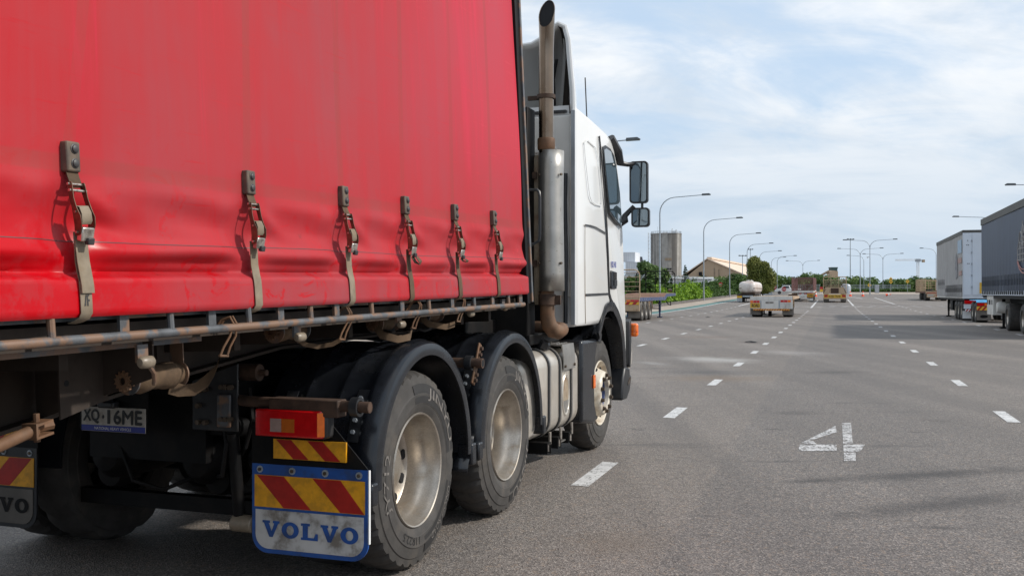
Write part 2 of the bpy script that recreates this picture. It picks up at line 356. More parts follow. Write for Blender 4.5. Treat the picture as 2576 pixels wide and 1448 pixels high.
# ------------------------------------------------------------------ ground
LD = Vector((math.sin(R(17.84)), math.cos(R(17.84)), 0)); LRT = Vector((LD.y, -LD.x, 0))
def asphalt():
    m = bpy.data.materials.new('asphalt'); m.use_nodes = True; nt = m.node_tree; N = nt.nodes; L = nt.links
    b = N['Principled BSDF']; b.inputs['Roughness'].default_value = 0.72; b.inputs['Specular IOR Level'].default_value = 0.35
    tc = N.new('ShaderNodeTexCoord')
    def mp(scale, rot=0.0, loc=(0, 0, 0), typ='POINT'):
        n = N.new('ShaderNodeMapping'); n.vector_type = typ; n.inputs['Scale'].default_value = scale; n.inputs['Rotation'].default_value = (0, 0, rot); n.inputs['Location'].default_value = loc
        L.new(tc.outputs['Object'], n.inputs[0]); return n.outputs[0]
    def noise(vec, sc, det=4, rough=0.6):
        n = N.new('ShaderNodeTexNoise'); n.inputs['Scale'].default_value = sc; n.inputs['Detail'].default_value = det; n.inputs['Roughness'].default_value = rough; L.new(vec, n.inputs['Vector']); return n.outputs[0]
    def rng(v, a, c, lo=0.0, hi=1.0):
        n = N.new('ShaderNodeMapRange'); n.interpolation_type = 'SMOOTHSTEP'; n.inputs[1].default_value = a; n.inputs[2].default_value = c; n.inputs[3].default_value = lo; n.inputs[4].default_value = hi; L.new(v, n.inputs[0]); return n.outputs[0]
    def mix(f, a, c):
        n = N.new('ShaderNodeMix'); n.data_type = 'RGBA'
        for i, v in ((0, f), (6, a), (7, c)):
            if isinstance(v, float): n.inputs[i].default_value = v
            elif isinstance(v, tuple): n.inputs[i].default_value = (*v, 1)
            else: L.new(v, n.inputs[i])
        return n.outputs[2]
    def mul(a, c):
        n = N.new('ShaderNodeMath'); n.operation = 'MULTIPLY'; L.new(a, n.inputs[0])
        if isinstance(c, float): n.inputs[1].default_value = c
        else: L.new(c, n.inputs[1])
        return n.outputs[0]
    o = tc.outputs['Object']
    big = noise(o, 0.16, 6); mid = noise(o, 1.3, 5)
    c = mix(rng(big, 0.35, 0.68), (0.170, 0.147, 0.130), (0.222, 0.195, 0.174))
    c = mix(rng(mid, 0.35, 0.7, 0, 0.5), c, (0.145, 0.126, 0.114))
    # the paving joint along the lanes: darker, more worn strip to its right
    lane = N.new('ShaderNodeVectorMath'); lane.operation = 'DOT_PRODUCT'; L.new(o, lane.inputs[0]); lane.inputs[1].default_value = tuple(LRT)
    q = lane.outputs['Value']
    jn = noise(o, 2.0, 3); jq = N.new('ShaderNodeMath'); jq.operation = 'MULTIPLY_ADD'; L.new(jn, jq.inputs[0]); jq.inputs[1].default_value = 0.12; L.new(q, jq.inputs[2])
    strip = mul(rng(jq.outputs[0], -0.87, -0.80), rng(jq.outputs[0], 2.6, 0.5))
    c = mix(mul(strip, 0.5), c, (0.112, 0.105, 0.104))
    drip = N.new('ShaderNodeTexVoronoi'); drip.inputs['Scale'].default_value = 0.55; drip.inputs['Randomness'].default_value = 1; L.new(o, drip.inputs['Vector'])
    dd = N.new('ShaderNodeMath'); dd.operation = 'MULTIPLY_ADD'; L.new(noise(o, 5.0, 5, .7), dd.inputs[0]); dd.inputs[1].default_value = .45; L.new(drip.outputs['Distance'], dd.inputs[2])
    c = mix(rng(dd.outputs[0], .31, .24, 0, .6), c, (0.05, 0.045, 0.043))
    # aggregate: dark binder, light and brown stones
    def stones(sc, lo, hi, lk, hk, lc, hc):
        nonlocal c
        v = N.new('ShaderNodeTexVoronoi'); v.inputs['Scale'].default_value = sc; L.new(o, v.inputs['Vector'])
        sp = N.new('ShaderNodeSeparateColor'); L.new(v.outputs['Color'], sp.inputs[0])
        c = mix(rng(sp.outputs[0], lo, lo - .12, 0, lk), c, lc); c = mix(rng(sp.outputs[1], hi, hi + .12, 0, hk), c, hc)
        return v.outputs['Distance']
    a1 = stones(105.0, .40, .72, .62, .62, (0.050, 0.044, 0.040), (0.38, 0.335, 0.295))
    stones(55.0, .24, .86, .35, .5, (0.060, 0.052, 0.047), (0.28, 0.21, 0.155))
    c = mix(rng(noise(o, 9.0, 4), 0.5, 0.75, 0, 0.3), c, (0.09, 0.080, 0.076))
    # tyre-polished tracks and dark smears lying across the lanes
    trk = noise(mp((0.75, 0.025, 1), R(17.84)), 1.0, 4, 0.55)
    c = mix(rng(trk, .40, .64, 0, .38), c, (0.088, 0.080, 0.076))
    c = mix(rng(trk, .46, .30, 0, .30), c, (0.235, 0.21, 0.192))
    sm = noise(mp((0.30, 1.5, 1), 0.05), 1.1, 6, 0.65)
    smm = rng(sm, 0.58, 0.72, 0, 0.5)
    c = mix(smm, c, (0.062, 0.058, 0.057))
    sm2 = rng(noise(mp((0.35, 2.4, 1), -0.06, (5, 3, 0)), 1.6, 4), 0.64, 0.72, 0, 0.45)
    c = mix(mul(sm2, strip), c, (0.048, 0.045, 0.045))
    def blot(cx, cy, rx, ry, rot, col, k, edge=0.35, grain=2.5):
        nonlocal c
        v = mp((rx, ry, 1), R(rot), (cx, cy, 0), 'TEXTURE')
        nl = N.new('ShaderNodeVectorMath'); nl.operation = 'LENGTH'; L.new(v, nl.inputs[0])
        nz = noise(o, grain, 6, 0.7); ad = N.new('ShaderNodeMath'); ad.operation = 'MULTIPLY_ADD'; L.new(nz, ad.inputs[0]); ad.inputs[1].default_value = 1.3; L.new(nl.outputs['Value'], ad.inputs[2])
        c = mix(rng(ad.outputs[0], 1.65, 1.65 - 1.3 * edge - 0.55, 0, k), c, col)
    def blotpx(u0, v0, u1, v1, ry, col, k, **kw):
        x0, y0 = gnd(u0, v0); x1, y1 = gnd(u1, v1)
        blot((x0 + x1) / 2, (y0 + y1) / 2, math.hypot(x1 - x0, y1 - y0) / 2, ry, math.degrees(math.atan2(y1 - y0, x1 - x0)), col, k, **kw)
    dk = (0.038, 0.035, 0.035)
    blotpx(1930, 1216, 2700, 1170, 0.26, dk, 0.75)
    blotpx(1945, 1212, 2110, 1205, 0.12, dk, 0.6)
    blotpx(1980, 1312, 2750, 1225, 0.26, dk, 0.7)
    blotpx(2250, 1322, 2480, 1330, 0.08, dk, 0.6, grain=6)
    blotpx(1590, 935, 1990, 937, 1.0, (0.060, 0.058, 0.058), 0.55)
    blotpx(1590, 952, 2010, 950, 1.0, (0.17, 0.115, 0.07), 0.45)
    blotpx(1690, 908, 1900, 900, 1.6, (0.36, 0.345, 0.325), 1.0, edge=.5, grain=1.6)
    blotpx(1900, 890, 2080, 884, 1.6, (0.32, 0.30, 0.285), .55, edge=.5, grain=1.6)
    blotpx(1600, 914, 1680, 912, 0.9, (0.28, 0.27, 0.26), 0.6, grain=1.6)
    blotpx(1840, 862, 1925, 860, 0.6, (0.06, 0.035, 0.028), 0.7, grain=1.5)
    blotpx(1640, 850, 1900, 845, 1.5, (0.15, 0.10, 0.07), 0.35, grain=1.0)
    blotpx(1895, 1077, 1995, 1080, 0.05, dk, 0.9, grain=6)
    blotpx(2262, 1085, 2340, 1086, 0.05, dk, 0.9, grain=6)
    blotpx(1900, 1040, 2100, 1036, 0.3, dk, 0.4)
    blotpx(1990, 940, 2200, 932, 0.6, dk, 0.45)
    blotpx(1380, 1400, 1700, 1330, 0.4, (0.15, 0.115, 0.085), 0.4)
    L.new(c, b.inputs['Base Color'])
    bp = N.new('ShaderNodeBump'); bp.inputs['Strength'].default_value = 0.55; bp.inputs['Distance'].default_value = 0.008; L.new(a1, bp.inputs['Height']); L.new(bp.outputs[0], b.inputs['Normal'])
    return m
def paint(name, col, cover):
    """thin paint that has worn through to the stones: the road itself shows in the gaps"""
    m = M(name, col, 0.7, var=0.06, vs=3, dirt=tuple(x * .62 for x in col), damt=0.7, ds=9, bump=0.003, bs=95)
    nt = m.node_tree; N = nt.nodes; L = nt.links; tc = N.new('ShaderNodeTexCoord')
    v = N.new('ShaderNodeTexVoronoi'); v.inputs['Scale'].default_value = 70; L.new(tc.outputs['Object'], v.inputs['Vector'])
    sp = N.new('ShaderNodeSeparateColor'); L.new(v.outputs['Color'], sp.inputs[0])
    n = N.new('ShaderNodeTexNoise'); n.inputs['Scale'].default_value = 7; n.inputs['Detail'].default_value = 7; n.inputs['Roughness'].default_value = .7; L.new(tc.outputs['Object'], n.inputs['Vector'])
    a = N.new('ShaderNodeMath'); a.operation = 'MULTIPLY_ADD'; L.new(sp.outputs[0], a.inputs[0]); a.inputs[1].default_value = .35; L.new(n.outputs[0], a.inputs[2])
    r = N.new('ShaderNodeMapRange'); r.inputs[1].default_value = cover; r.inputs[2].default_value = cover + .10; L.new(a.outputs[0], r.inputs[0])
    t = N.new('ShaderNodeBsdfTransparent'); mx = N.new('ShaderNodeMixShader'); L.new(r.outputs[0], mx.inputs[0]); L.new(N['Principled BSDF'].outputs[0], mx.inputs[1]); L.new(t.outputs[0], mx.inputs[2]); L.new(mx.outputs[0], N['Material Output'].inputs[0])
    return m
mt['paint'] = paint('road_paint', (0.56, 0.55, 0.54), 0.80); mt['wornpaint'] = paint('worn_road_paint', (0.52, 0.51, 0.505), 0.685)
mt['teal'] = M('teal_cycle_paint', (0.055, 0.165, 0.150), 0.75, var=0.12, vs=1, dirt=(0.12, 0.12, 0.12), damt=0.6, ds=1.5)
mt['path'] = M('path_concrete', (0.36, 0.30, 0.245), 0.85, var=0.12, vs=1, dirt=(0.20, 0.16, 0.12), damt=0.5, ds=0.8)
mt['soil'] = M('verge_soil', (0.13, 0.115, 0.06), 0.95, var=0.3, vs=2, dirt=(0.06, 0.085, 0.025), damt=0.9, ds=0.7)
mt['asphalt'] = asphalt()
def ysteps(a, b):
    r = [a]; k = a
    while k < b:
        k += 3 if k < 130 else (20 if k < 400 else 400)
        r.append(min(k, b))
    return r
def sheet(name, offs, y0, y1, dz, m, absx=False):
    b = MB(); ys = ysteps(y0, y1); n = len(offs)
    vv = []
    for y in ys:
        for o in offs:
            x = o if absx else TL * y + o
            vv.append((x, y, zg(x, y) + dz))
    ff = [(i * n + j, i * n + j + 1, (i + 1) * n + j + 1, (i + 1) * n + j) for i in range(len(ys) - 1) for j in range(n - 1)]
    return struct(b.add(vv, ff).build(name, m, smooth=80))
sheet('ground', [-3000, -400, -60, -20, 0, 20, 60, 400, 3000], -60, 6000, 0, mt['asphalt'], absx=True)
sheet('cycle_lane', [-13.35, -12.2], -20, 180, 0.004, mt['teal'])
sheet('edge_line', [-12.2, -12.0], -20, 180, 0.008, mt['paint'])
sheet('footpath', [-16.1, -13.35], -20, 190, 0.012, mt['path'])
sheet('verge', [-120, -16.1], -20, 190, 0.016, mt['soil'])
sheet('far_footpath', [-9, 190], 193, 232, 0.02, mt['path'])
sheet('far_verge', [-300, 500], 233, 330, 0.03, mt['soil'])
# lane dashes
def dashes(name, off, d0, pitch, n, ln, w=0.14, m=None):
    b = MB()
    for k in range(n):
        d = d0 + k * pitch; c = lp(off, d)
        P = []
        for a, e in ((-1, -1), (1, -1), (1, 1), (-1, 1)):
            p = c + LD * (e * ln / 2) + LRT * (a * w / 2); p.z = zg(p.x, p.y) + 0.004; P.append(p)
        b.add(P, [(0, 1, 2, 3)])
    struct(b.build(name, m or mt['paint'], smooth=0))
dashes('lane_line', -1.90, 8.0 - 4.06, 4.06, 19, 1.1)
dashes('lane_line', 2.03, 11.66 - 4.35, 4.35, 20, 1.1)
dashes('lane_line', -5.28, 27.57 - 3.9 * 5, 3.9, 24, 1.05)
dashes('lane_line', -8.94, 48.3 - 3.6 * 6, 3.6, 26, 1.05)
dashes('lane_line', 6.46, 34.4 - 4.8 * 5, 4.8, 21, 1.1)
def solid_line(name, off0, d0, off1, d1, w=0.2):
    b = MB(); n = 14; vv = []
    for i in range(n + 1):
        d = d0 + (d1 - d0) * i / n; o = off0 + (off1 - off0) * i / n
        for a in (-w / 2, w / 2): 
            p = lp(o + a, d); vv.append((p.x, p.y, p.z + 0.006))
    b.add(vv, [(2 * i, 2 * i + 1, 2 * i + 3, 2 * i + 2) for i in range(n)])
    struct(b.build(name, mt['paint'], smooth=0))
solid_line('solid_lane_line', -1.9, 88, -1.9, 128); solid_line('solid_lane_line', 2.03, 96, 2.03, 132); solid_line('solid_lane_line', 6.46, 104, 6.3, 150)
solid_line('solid_lane_line', -5.3, 104, -5.3, 140); solid_line('solid_lane_line', -9.0, 96, -9.0, 140); solid_line('solid_lane_line', 4.2, 140, 1.8, 172, .25)
# give-way blocks across the lanes far up the yard
b = MB()
for row, (d, o0, o1, st) in enumerate(((92, -3.5, 14, 1.15), (95.5, 0, 22, 1.3))):
    o = o0
    while o < o1:
        c = lp(o, d); P = []
        for a, e in ((-1, -1), (1, -1), (1, 1), (-1, 1)):
            p = Vector((c.x + a * 0.28, c.y + e * 0.45, 0)); p.z = zg(p.x, p.y) + 0.008; P.append(p)
        b.add(P, [(0, 1, 2, 3)]); o += st
struct(b.build('holding_line', mt['wornpaint'], smooth=0))
# the painted 4, measured on the road surface
def road_poly(pts):
    return [Vector((*gnd(u, v), 0.0045)) for u, v in pts]
def z5(x, y): return ((3000 + x / 1.4453) / 1.59, (1300 + y / 1.4453) / 1.59)
b = MB()
for poly in ([(288, 684), (492, 582), (500, 618), (356, 664), (385, 688)], [(275, 727), (288, 690), (499, 690), (499, 728)], [(530, 565), (582, 565), (592, 684), (536, 684)], [(537, 690), (664, 690), (634, 732), (539, 732)], [(540, 736), (609, 736), (609, 785), (541, 785)]):
    P = road_poly([z5(*p) for p in poly]); b.add(P, [tuple(range(len(P)))])
struct(b.build('lane_number', mt['wornpaint'], smooth=0))
# ------------------------------------------------------------------ wheels
def wheel(parent, x, y, kind='drive', side=1, r=0.52, z=None):
    """x: plane of the outer side wall; side +1 right, -1 left"""
    z = r if z is None else z
    out = []
    def fl(prof): return [(a, x + side * h) for a, h in prof]
    s = r / 0.52
    def tyre(xo, wdt=0.27, n=132):
        p = [(0.288, -0.045), (0.300, -0.020), (0.325, -0.006), (0.345, -0.002), (0.347, 0.000), (0.40, 0.002), (0.405, -0.003), (0.455, -0.012), (0.460, -0.018), (0.497, -0.026), (0.508, -0.045), (0.518, -0.075), (0.52, -wdt / 2)]
        q = p + [(a, -wdt - h) for a, h in reversed(p[:-1])]
        lug = {9, 10, 11, len(q) - 10, len(q) - 11, len(q) - 12}
        def mod(i, j, rr, h):
            rr *= s
            if i in lug and j % 4 == 0: return rr - 0.016, h
            return rr, h
        b = MB(); b.lathe([(a, xo + side * h) for a, h in q], (0, y, z), n, 'x', mod=mod)
        return b
    t = tyre(x).build('tyre', mt['rubber'], parent, smooth=28)
    out.append(t)
    if kind == 'drive':
        tyre(x - side * 0.33, n=66).build('inner_tyre', mt['rubber'], parent, smooth=28)
        rb = MB(); rb.lathe([(a * s, x + side * h) for a, h in [(0.288, -0.05), (0.296, -0.028), (0.300, -0.016), (0.296, -0.008), (0.289, -0.012), (0.284, -0.03), (0.276, -0.05), (0.272, -0.08), (0.262, -0.10), (0.250, -0.125), (0.245, -0.16), (0.24, -0.19), (0.225, -0.20), (0.19, -0.205), (0.13, -0.20), (0.125, -0.17), (0.10, -0.165), (0.0, -0.165)]], (0, y, z), 64, 'x')
        rim = rb.build('rim', mt['rim'], parent, smooth=40)
        hb = MB()
        for k in range(10):
            q = 2 * math.pi * (k + .3) / 10
            cy, cz = y + math.cos(q) * 0.208 * s, z + math.sin(q) * 0.208 * s
            hb.lathe([(0.0, 0), (0.028, 0), (0.03, -side * 0.004)], (x - side * 0.197, cy, cz), 14, 'x')
        hb.build('hand_hole_shade', mt['dark'], rim, smooth=0)  # flat black discs paint the shade of the holes
    else:
        rb = MB(); rb.lathe([(a * s, x + side * h) for a, h in [(0.288, -0.05), (0.298, -0.024), (0.302, -0.012), (0.296, -0.004), (0.289, -0.012), (0.280, -0.035), (0.268, -0.06), (0.255, -0.075), (0.243, -0.07), (0.225, -0.035), (0.205, 0.015), (0.192, 0.036), (0.180, 0.042), (0.150, 0.042), (0.142, 0.036), (0.138, 0.0)]], (0, y, z), 64, 'x')
        rim = rb.build('rim', mt['rimfront'], parent, smooth=40)
        hb = MB(); hb.lathe([(a * s, x + side * h) for a, h in [(0.139, 0.0), (0.128, -0.005), (0.120, -0.03), (0.09, -0.035), (0.085, -0.02), (0.07, -0.012), (0.0, -0.008)]], (0, y, z), 40, 'x')
        hb.build('hub', mt['blueframe'], parent, smooth=40)
        nb = MB(); hh = MB()
        for k in range(10):
            q = 2 * math.pi * (k + .5) / 10
            cy, cz = y + math.cos(q) * 0.165 * s, z + math.sin(q) * 0.165 * s
            nb.cyl((x + side * 0.041, cy, cz), (x + side * 0.052, cy, cz), 0.021, 12); nb.cyl((x + side * 0.052, cy, cz), (x + side * 0.070, cy, cz), 0.0165, 6)
            q += .314; cy, cz = y + math.cos(q) * 0.224 * s, z + math.sin(q) * 0.224 * s
            hh.lathe([(0.0, 0), (0.02, 0), (0.022, -side * 0.01)], (x - side * 0.022, cy, cz), 12, 'x')
        nb.build('wheel_nut', mt['nut'], rim, smooth=30); hh.build('hand_hole_shade', mt['dark'], rim, smooth=0)  # black discs stand in for the shade in the rim holes
    return t
def arc_text(parent, s, y, z, x, r0, h, a0, a1, m, name='tyre_lettering', lift=0.0):
    """raised lettering round a side wall, a0 to a1 degrees (0 = forward, 90 = up), clockwise reading seen from the right"""
    uv, ff = text_data(s); b = MB(); vv = []
    for u, v in uv:
        q = R(a0 + (a1 - a0) * u); rr = r0 + h * v
        xx = x + lift - max(0.0, rr - 0.40) * 0.19
        vv.append((xx, y + rr * math.cos(q), z + rr * math.sin(q)))
    b.add(vv, ff); return b.build(name, m, parent, smooth=0)
def arc_panel(parent, y, z, x, r0, r1, a0, a1, m, lift):
    b = MB(); n = 20
    def fn(u, v):
        q = R(a0 + (a1 - a0) * u); t = math.sin(math.pi * min(1, max(0, u))) ** .25
        rr = r0 + (r1 - r0) * v
        return (x + lift - max(0.0, rr - 0.40) * 0.19, y + rr * math.cos(q), z + rr * math.sin(q))
    b.grid(fn, n, 5); return b.build('tyre_panel', m, parent, smooth=0)
# ------------------------------------------------------------------ the white prime mover (x right, y forward, z up)
TR = thing('prime_mover', 'white sleeper-cab prime mover coupled under the red curtain trailer, chrome exhaust stack behind its cab', 'truck', (-1.689, 5.566, 0), -R(19.5))
AX = (0.10, 1.475, 4.33)
for i, y in enumerate(AX[:2]):
    for side in (1, -1):
        t = wheel(TR, side * 1.245, y, 'drive', side)
        if side == 1:
            if i == 0:
                arc_panel(t, y, .52, 1.245, .352, .452, 100, 6, mt['tyrepatch'], .0015)
                arc_text(t, 'JINYU', y, .52, 1.245, .365, .072, 76, 14, mt['tyretext'], lift=.004)
                arc_panel(t, y, .52, 1.245, .362, .452, -18, -82, mt['tyrepatch'], .0015)
                arc_text(t, 'ON/OFF ROAD', y, .52, 1.245, .385, .042, -22, -70, mt['tyretext'], lift=.004)
                arc_text(t, 'JY712', y, .52, 1.245, .36, .06, 205, 160, mt['tyretext'], lift=.003)
                arc_text(t, '11R22.5', y, .52, 1.245, .345, .042, 268, 236, mt['tyrepatch'], lift=.003)
            else:
                arc_panel(t, y, .52, 1.245, .352, .452, 95, 10, mt['tyrepatch'], .0015)
                arc_text(t, 'JINYU', y, .52, 1.245, .365, .072, 72, 16, mt['tyretext'], lift=.004)
                arc_panel(t, y, .52, 1.245, .362, .452, -12, -86, mt['tyrepatch'], .0015)
                arc_text(t, 'JINYU', y, .52, 1.245, .372, .068, -18, -78, mt['tyretext'], lift=.004)
for side in (1, -1): wheel(TR, side * 1.14, AX[2], 'steer', side)
# --- fenders: a cross-section swept round each drive wheel
def fender(y, side):
    prof = [(.62, 0.0), (.66, .006), (.80, .006), (.814, .012), (.824, .012), (.84, .006), (.99, .006), (1.004, .012), (1.014, .012), (1.03, .006), (1.15, .010), (1.175, .026), (1.20, .030), (1.225, .020), (1.25, .018), (1.268, .006), (1.275, -.022), (1.272, -.055), (1.262, -.055), (1.262, -.02), (1.25, .0), (1.15, -.008), (.62, -.012)]
    b = MB(); n = 40; k = len(prof); vv = []
    yc, zc = y + .055, .53
    for i in range(n + 1):
        q = R(-2 + 184 * i / n); ry, rz = .605, .645
        for px_, dr in prof:
            vv.append((side * px_, yc + (ry + dr) * math.cos(q), zc + (rz + dr) * math.sin(q)))
    ff = [(i * k + j, i * k + (j + 1) % k, (i + 1) * k + (j + 1) % k, (i + 1) * k + j) for i in range(n) for j in range(k)]
    ff += [tuple(range(k)), tuple(n * k + j for j in reversed(range(k)))]
    b.add(vv, ff); o = b.build('mudguard', mt['fender'], TR, smooth=40)
    e = MB()
    e.box((side * 1.23, yc - .632, .50), (.10, .07, .11)); e.box((side * 1.23, yc + .632, .50), (.10, .07, .13))
    e.build('mudguard_end_cap', mt['fender'], o, bevel=.012)
    g = MB(); g.tube([(side * .70, yc + .640, .46), (side * .9, yc + .66, .43), (side * 1.25, yc + .66, .41)], .001, 3)
    return o, yc
for i, y in enumerate(AX[:2]):
    for side in (1, -1):
        o, yc = fender(y, side)
        if side == 1:
            st = MB(); bo = MB()
            for xa, qs in ((.74, 152), (1.135, 150)):
                for dq in (-7, -2.5, 3, 8):
                    q = R(qs + dq)
                    p = Vector((xa, yc + .628 * math.cos(q), .53 + .668 * math.sin(q))); nrm = Vector((0, math.cos(q), math.sin(q)))
                    bo.cyl(p, p + nrm * .016, .011, 6)
                pts = [(xa, yc + .622 * math.cos(R(qs + d)), .53 + .662 * math.sin(R(qs + d))) for d in (-12, -6, 0, 6, 12)]
                for a, c in zip(pts[:-1], pts[1:]):
                    m_ = (Vector(a) + Vector(c)) / 2; dv = Vector(c) - Vector(a)
                    st.box(m_, (.062, dv.length, .006), Matrix.Rotation(math.atan2(dv.z, dv.y), 3, 'X'))
            s_ = st.build('mudguard_stay', mt['black'], o); bo.build('stay_bolt', mt['steelgrey'], s_, smooth=30)
# the black sheet hanging between the drive wheels
b = MB(); b.grid(lambda u, v: (.70 + .56 * u, .775 + .05 * math.cos(3.1 * v) , .60 - .2 * v), 6, 8); b.build('splash_sheet', mt['fender'], TR, solid=.005)
# --- cross tubes that carry the mudguards
b = MB(); b.tube([(.30, -.43, .93), (.66, -.60, .93), (1.315, -.60, .925)], .026, 14); tb = b.build('mudguard_tube', mt['rustdark'], TR)
e = MB(); e.lathe([(0, 1.29), (.0225, 1.29), (.0225, 1.316)], (0, -.60, .925), 16, 'x'); e.build('tube_mouth', mt['dark'], tb)
b = MB(); b.tube([(.40, .79, 1.035), (1.33, .79, 1.035)], .030, 14); tb = b.build('mudguard_tube', mt['rustdark'], TR)
e = MB(); e.lathe([(0, 1.331), (.022, 1.331)], (0, .79, 1.035), 16, 'x'); e.build('tube_mouth', mt['dark'], tb)
cl = MB()
for z_, y_ in ((.925, -.60), (1.035, .79)): cl.lathe([(.031, 1.225), (.045, 1.225), (.045, 1.265), (.031, 1.265)], (0, y_, z_), 18, 'x', close=True)
cl.build('tube_clamp', mt['black'], TR)
b = MB(); m_ = Matrix.Rotation(R(62), 3, 'X'); b.box((1.285, .80, 1.03), (.012, .26, .045), m_); pl = b.build('clamp_plate', mt['rust'], TR, bevel=.004)
e = MB()
for t in (-.105, -.07, .06, .10):
    p = Vector((1.292, .80, 1.03)) + m_ @ Vector((0, t, 0)); e.cyl(p, p + Vector((.016, 0, 0)), .012, 6)
e.build('plate_bolt', mt['rustdark'], pl, smooth=30)
# --- tail lamp group, both sides
def lamp_group(s):
    x0, x1 = (.735, 1.10) if s > 0 else (-1.10, -.735)
    ya = -.655
    b = MB(); b.bx(.80 * s, 1.17 * s, -.64, -.555, .875, .955); b.build('lamp_bracket', mt['rustdark'], TR, bevel=.006)
    b = MB(); b.prism([(.66 * s, .83), (1.10 * s, .83), (1.285 * s, .635), (1.285 * s, .60), (.66 * s, .60)], -.567, -.560, 'xz'); b.build('flap_bracket', mt['chassis'], TR)
    b = MB(); b.bx(x0 - .008, x1 + .008, ya + .02, ya + .10, .772, .910); h = b.build('tail_lamp', mt['black'], TR, bevel=.015)
    # red lens with its corner wrapped round the outer end
    b = MB()
    xo = x1 if s > 0 else x0; xi = x0 if s > 0 else x1
    poly = [(xi, ya), (xo - .03 * s, ya), (xo - .005 * s, ya + .02), (xo, ya + .075), (xi, ya + .075)]
    b.prism(poly, .776, .904, 'xy'); b.build('red_lens', mt['lensred'], h, bevel=.008)
    b = MB(); b.bx(*sorted((xi + .085 * s, xi + .145 * s)), ya - .0015, ya + .01, .800, .862); b.build('clear_lens', mt['lensclear'], h)
    b = MB(); b.bx(*sorted((xi + .1455 * s, xi + .215 * s)), ya - .0015, ya + .01, .800, .862); b.build('amber_lens', mt['lensdim'], h)
    b = MB(); b.prism([(xo - .028 * s, ya - .001), (xo - .003 * s, ya + .018), (xo + .0015 * s, ya + .07), (xo - .012 * s, ya + .07)], .785, .895, 'xy'); b.build('side_lens', mt['lensamber'], h)
    # reflector board
    ry = -.582
    b = MB(); b.bx(*sorted((.79 * s, 1.18 * s)), ry, ry + .012, .662, .755); rb = b.build('reflector_board', mt['yellow'], TR)
    def stripes(par, xa, xb, z0, z1, yy, sh, w, starts, name='red_stripe'):
        q = MB()
        for st_ in starts:
            poly = [(st_, z1), (st_ + w, z1), (st_ + w + sh, z0), (st_ + sh, z0)]
            poly = [(min(max(p[0], xa), xb) * s, p[1]) for p in poly]
            q.prism(poly, yy - .0015, yy + .001, 'xz')
        q.build(name, mt['redref'], par, smooth=0)
    stripes(rb, .79, 1.18, .664, .753, ry, .095, .082, (.805, .975))
    # flap: blue sheet with rounded feet
    fy = -.570
    def bow(z_): return fy - .012 * math.sin((.63 - z_) / .42 * 3.0)
    xa, xb, za, zb, rr = .664, 1.290, .205, .630, .085
    pts = [(xa, zb), (xb, zb)]
    for k in range(7): q = R(-90 * k / 6); pts.append((xb - rr + rr * math.cos(q), za + rr + rr * math.sin(q)))
    for k in range(7): q = R(-90 - 90 * k / 6); pts.append((xa + rr + rr * math.cos(q), za + rr + rr * math.sin(q)))
    blue = mt['blue'] if s > 0 else mt['black']  # left flap goes black: the shade under the truck painted in
    b = MB(); b.prism([(p[0] * s, p[1]) for p in pts], fy, fy + .010, 'xz'); fl = b.build('mudflap', blue, TR)
    e = MB(); ed = .006
    e.prism([(p[0] * s, p[1]) for p in ((xb, zb), (xb + ed, zb), (xb + ed, za + rr), (xb, za + rr))], fy - .001, fy + .012, 'xz'); e.build('flap_edge', mt['signwhite'], fl)
    yy = fy - .003
    b = MB(); b.bx(*sorted(((xa + .016) * s, (xb - .016) * s)), yy - .001, yy + .002, .425, .578); sb = b.build('reflector_panel', mt['yellow'], fl)
    stripes(sb, xa + .018, xb - .018, .427, .576, yy - .001, .148, .148, (xa + .03, xa + .335))
    xi, xo_, zi, zt, r2 = xa + .022, xb - .022, za + .022, .412, .068
    pts = [(xi, zt), (xo_, zt)]
    for k in range(7): q = R(-90 * k / 6); pts.append((xo_ - r2 + r2 * math.cos(q), zi + r2 + r2 * math.sin(q)))
    for k in range(7): q = R(-90 - 90 * k / 6); pts.append((xi + r2 + r2 * math.cos(q), zi + r2 + r2 * math.sin(q)))
    b = MB(); b.prism([(p[0] * s, p[1]) for p in pts], yy - .001, yy + .002, 'xz'); b.build('name_panel', mt['flapwhite'] if s > 0 else mt['flap'], fl)  # left panel takes a darker colour for the same painted shade
    # slab-serif lettering
    V = [(0, 1), (.44, 1), (.44, .85), (.37, .85), (.54, .36), (.69, .85), (.61, .85), (.61, 1), (1, 1), (1, .85), (.93, .85), (.60, 0), (.40, 0), (.08, .85), (0, .85)]
    Lp = [(0, 1), (.52, 1), (.52, .85), (.40, .85), (.40, .16), (.74, .16), (.84, .42), (.97, .42), (.97, 0), (0, 0), (0, .15), (.10, .15), (.10, .85), (0, .85)]
    def letters(name, m, grow, lift):
        q = MB(); w, g = .094, .0115; x = xa + .063; zz = .285
        for ch in 'VOLVO':
            h = .078
            if ch == 'O':
                n = 28; cx_, cz_ = x + w / 2, zz + h / 2; vv = []
                for k in range(n):
                    a = 2 * math.pi * k / n; vv += [((cx_ + (w / 2 + grow) * math.cos(a)) * s, yy - lift, cz_ + (h / 2 + grow) * math.sin(a)), ((cx_ + (w * .21 - grow) * math.cos(a)) * s, yy - lift, cz_ + (h * .30 - grow) * math.sin(a))]
                q.add(vv, [(2 * k, 2 * k + 1, 2 * ((k + 1) % n) + 1, 2 * ((k + 1) % n)) for k in range(n)])
            else:
                P = V if ch == 'V' else Lp; mx, mz = x + w / 2, zz + h / 2
                q.add([((mx + (p[0] - .5) * (w + 2 * grow)) * s, yy - lift, mz + (p[1] - .5) * (h + 2 * grow)) for p in P], [tuple(range(len(P)))])
            x += w + g
        q.build(name, m, fl, smooth=0)
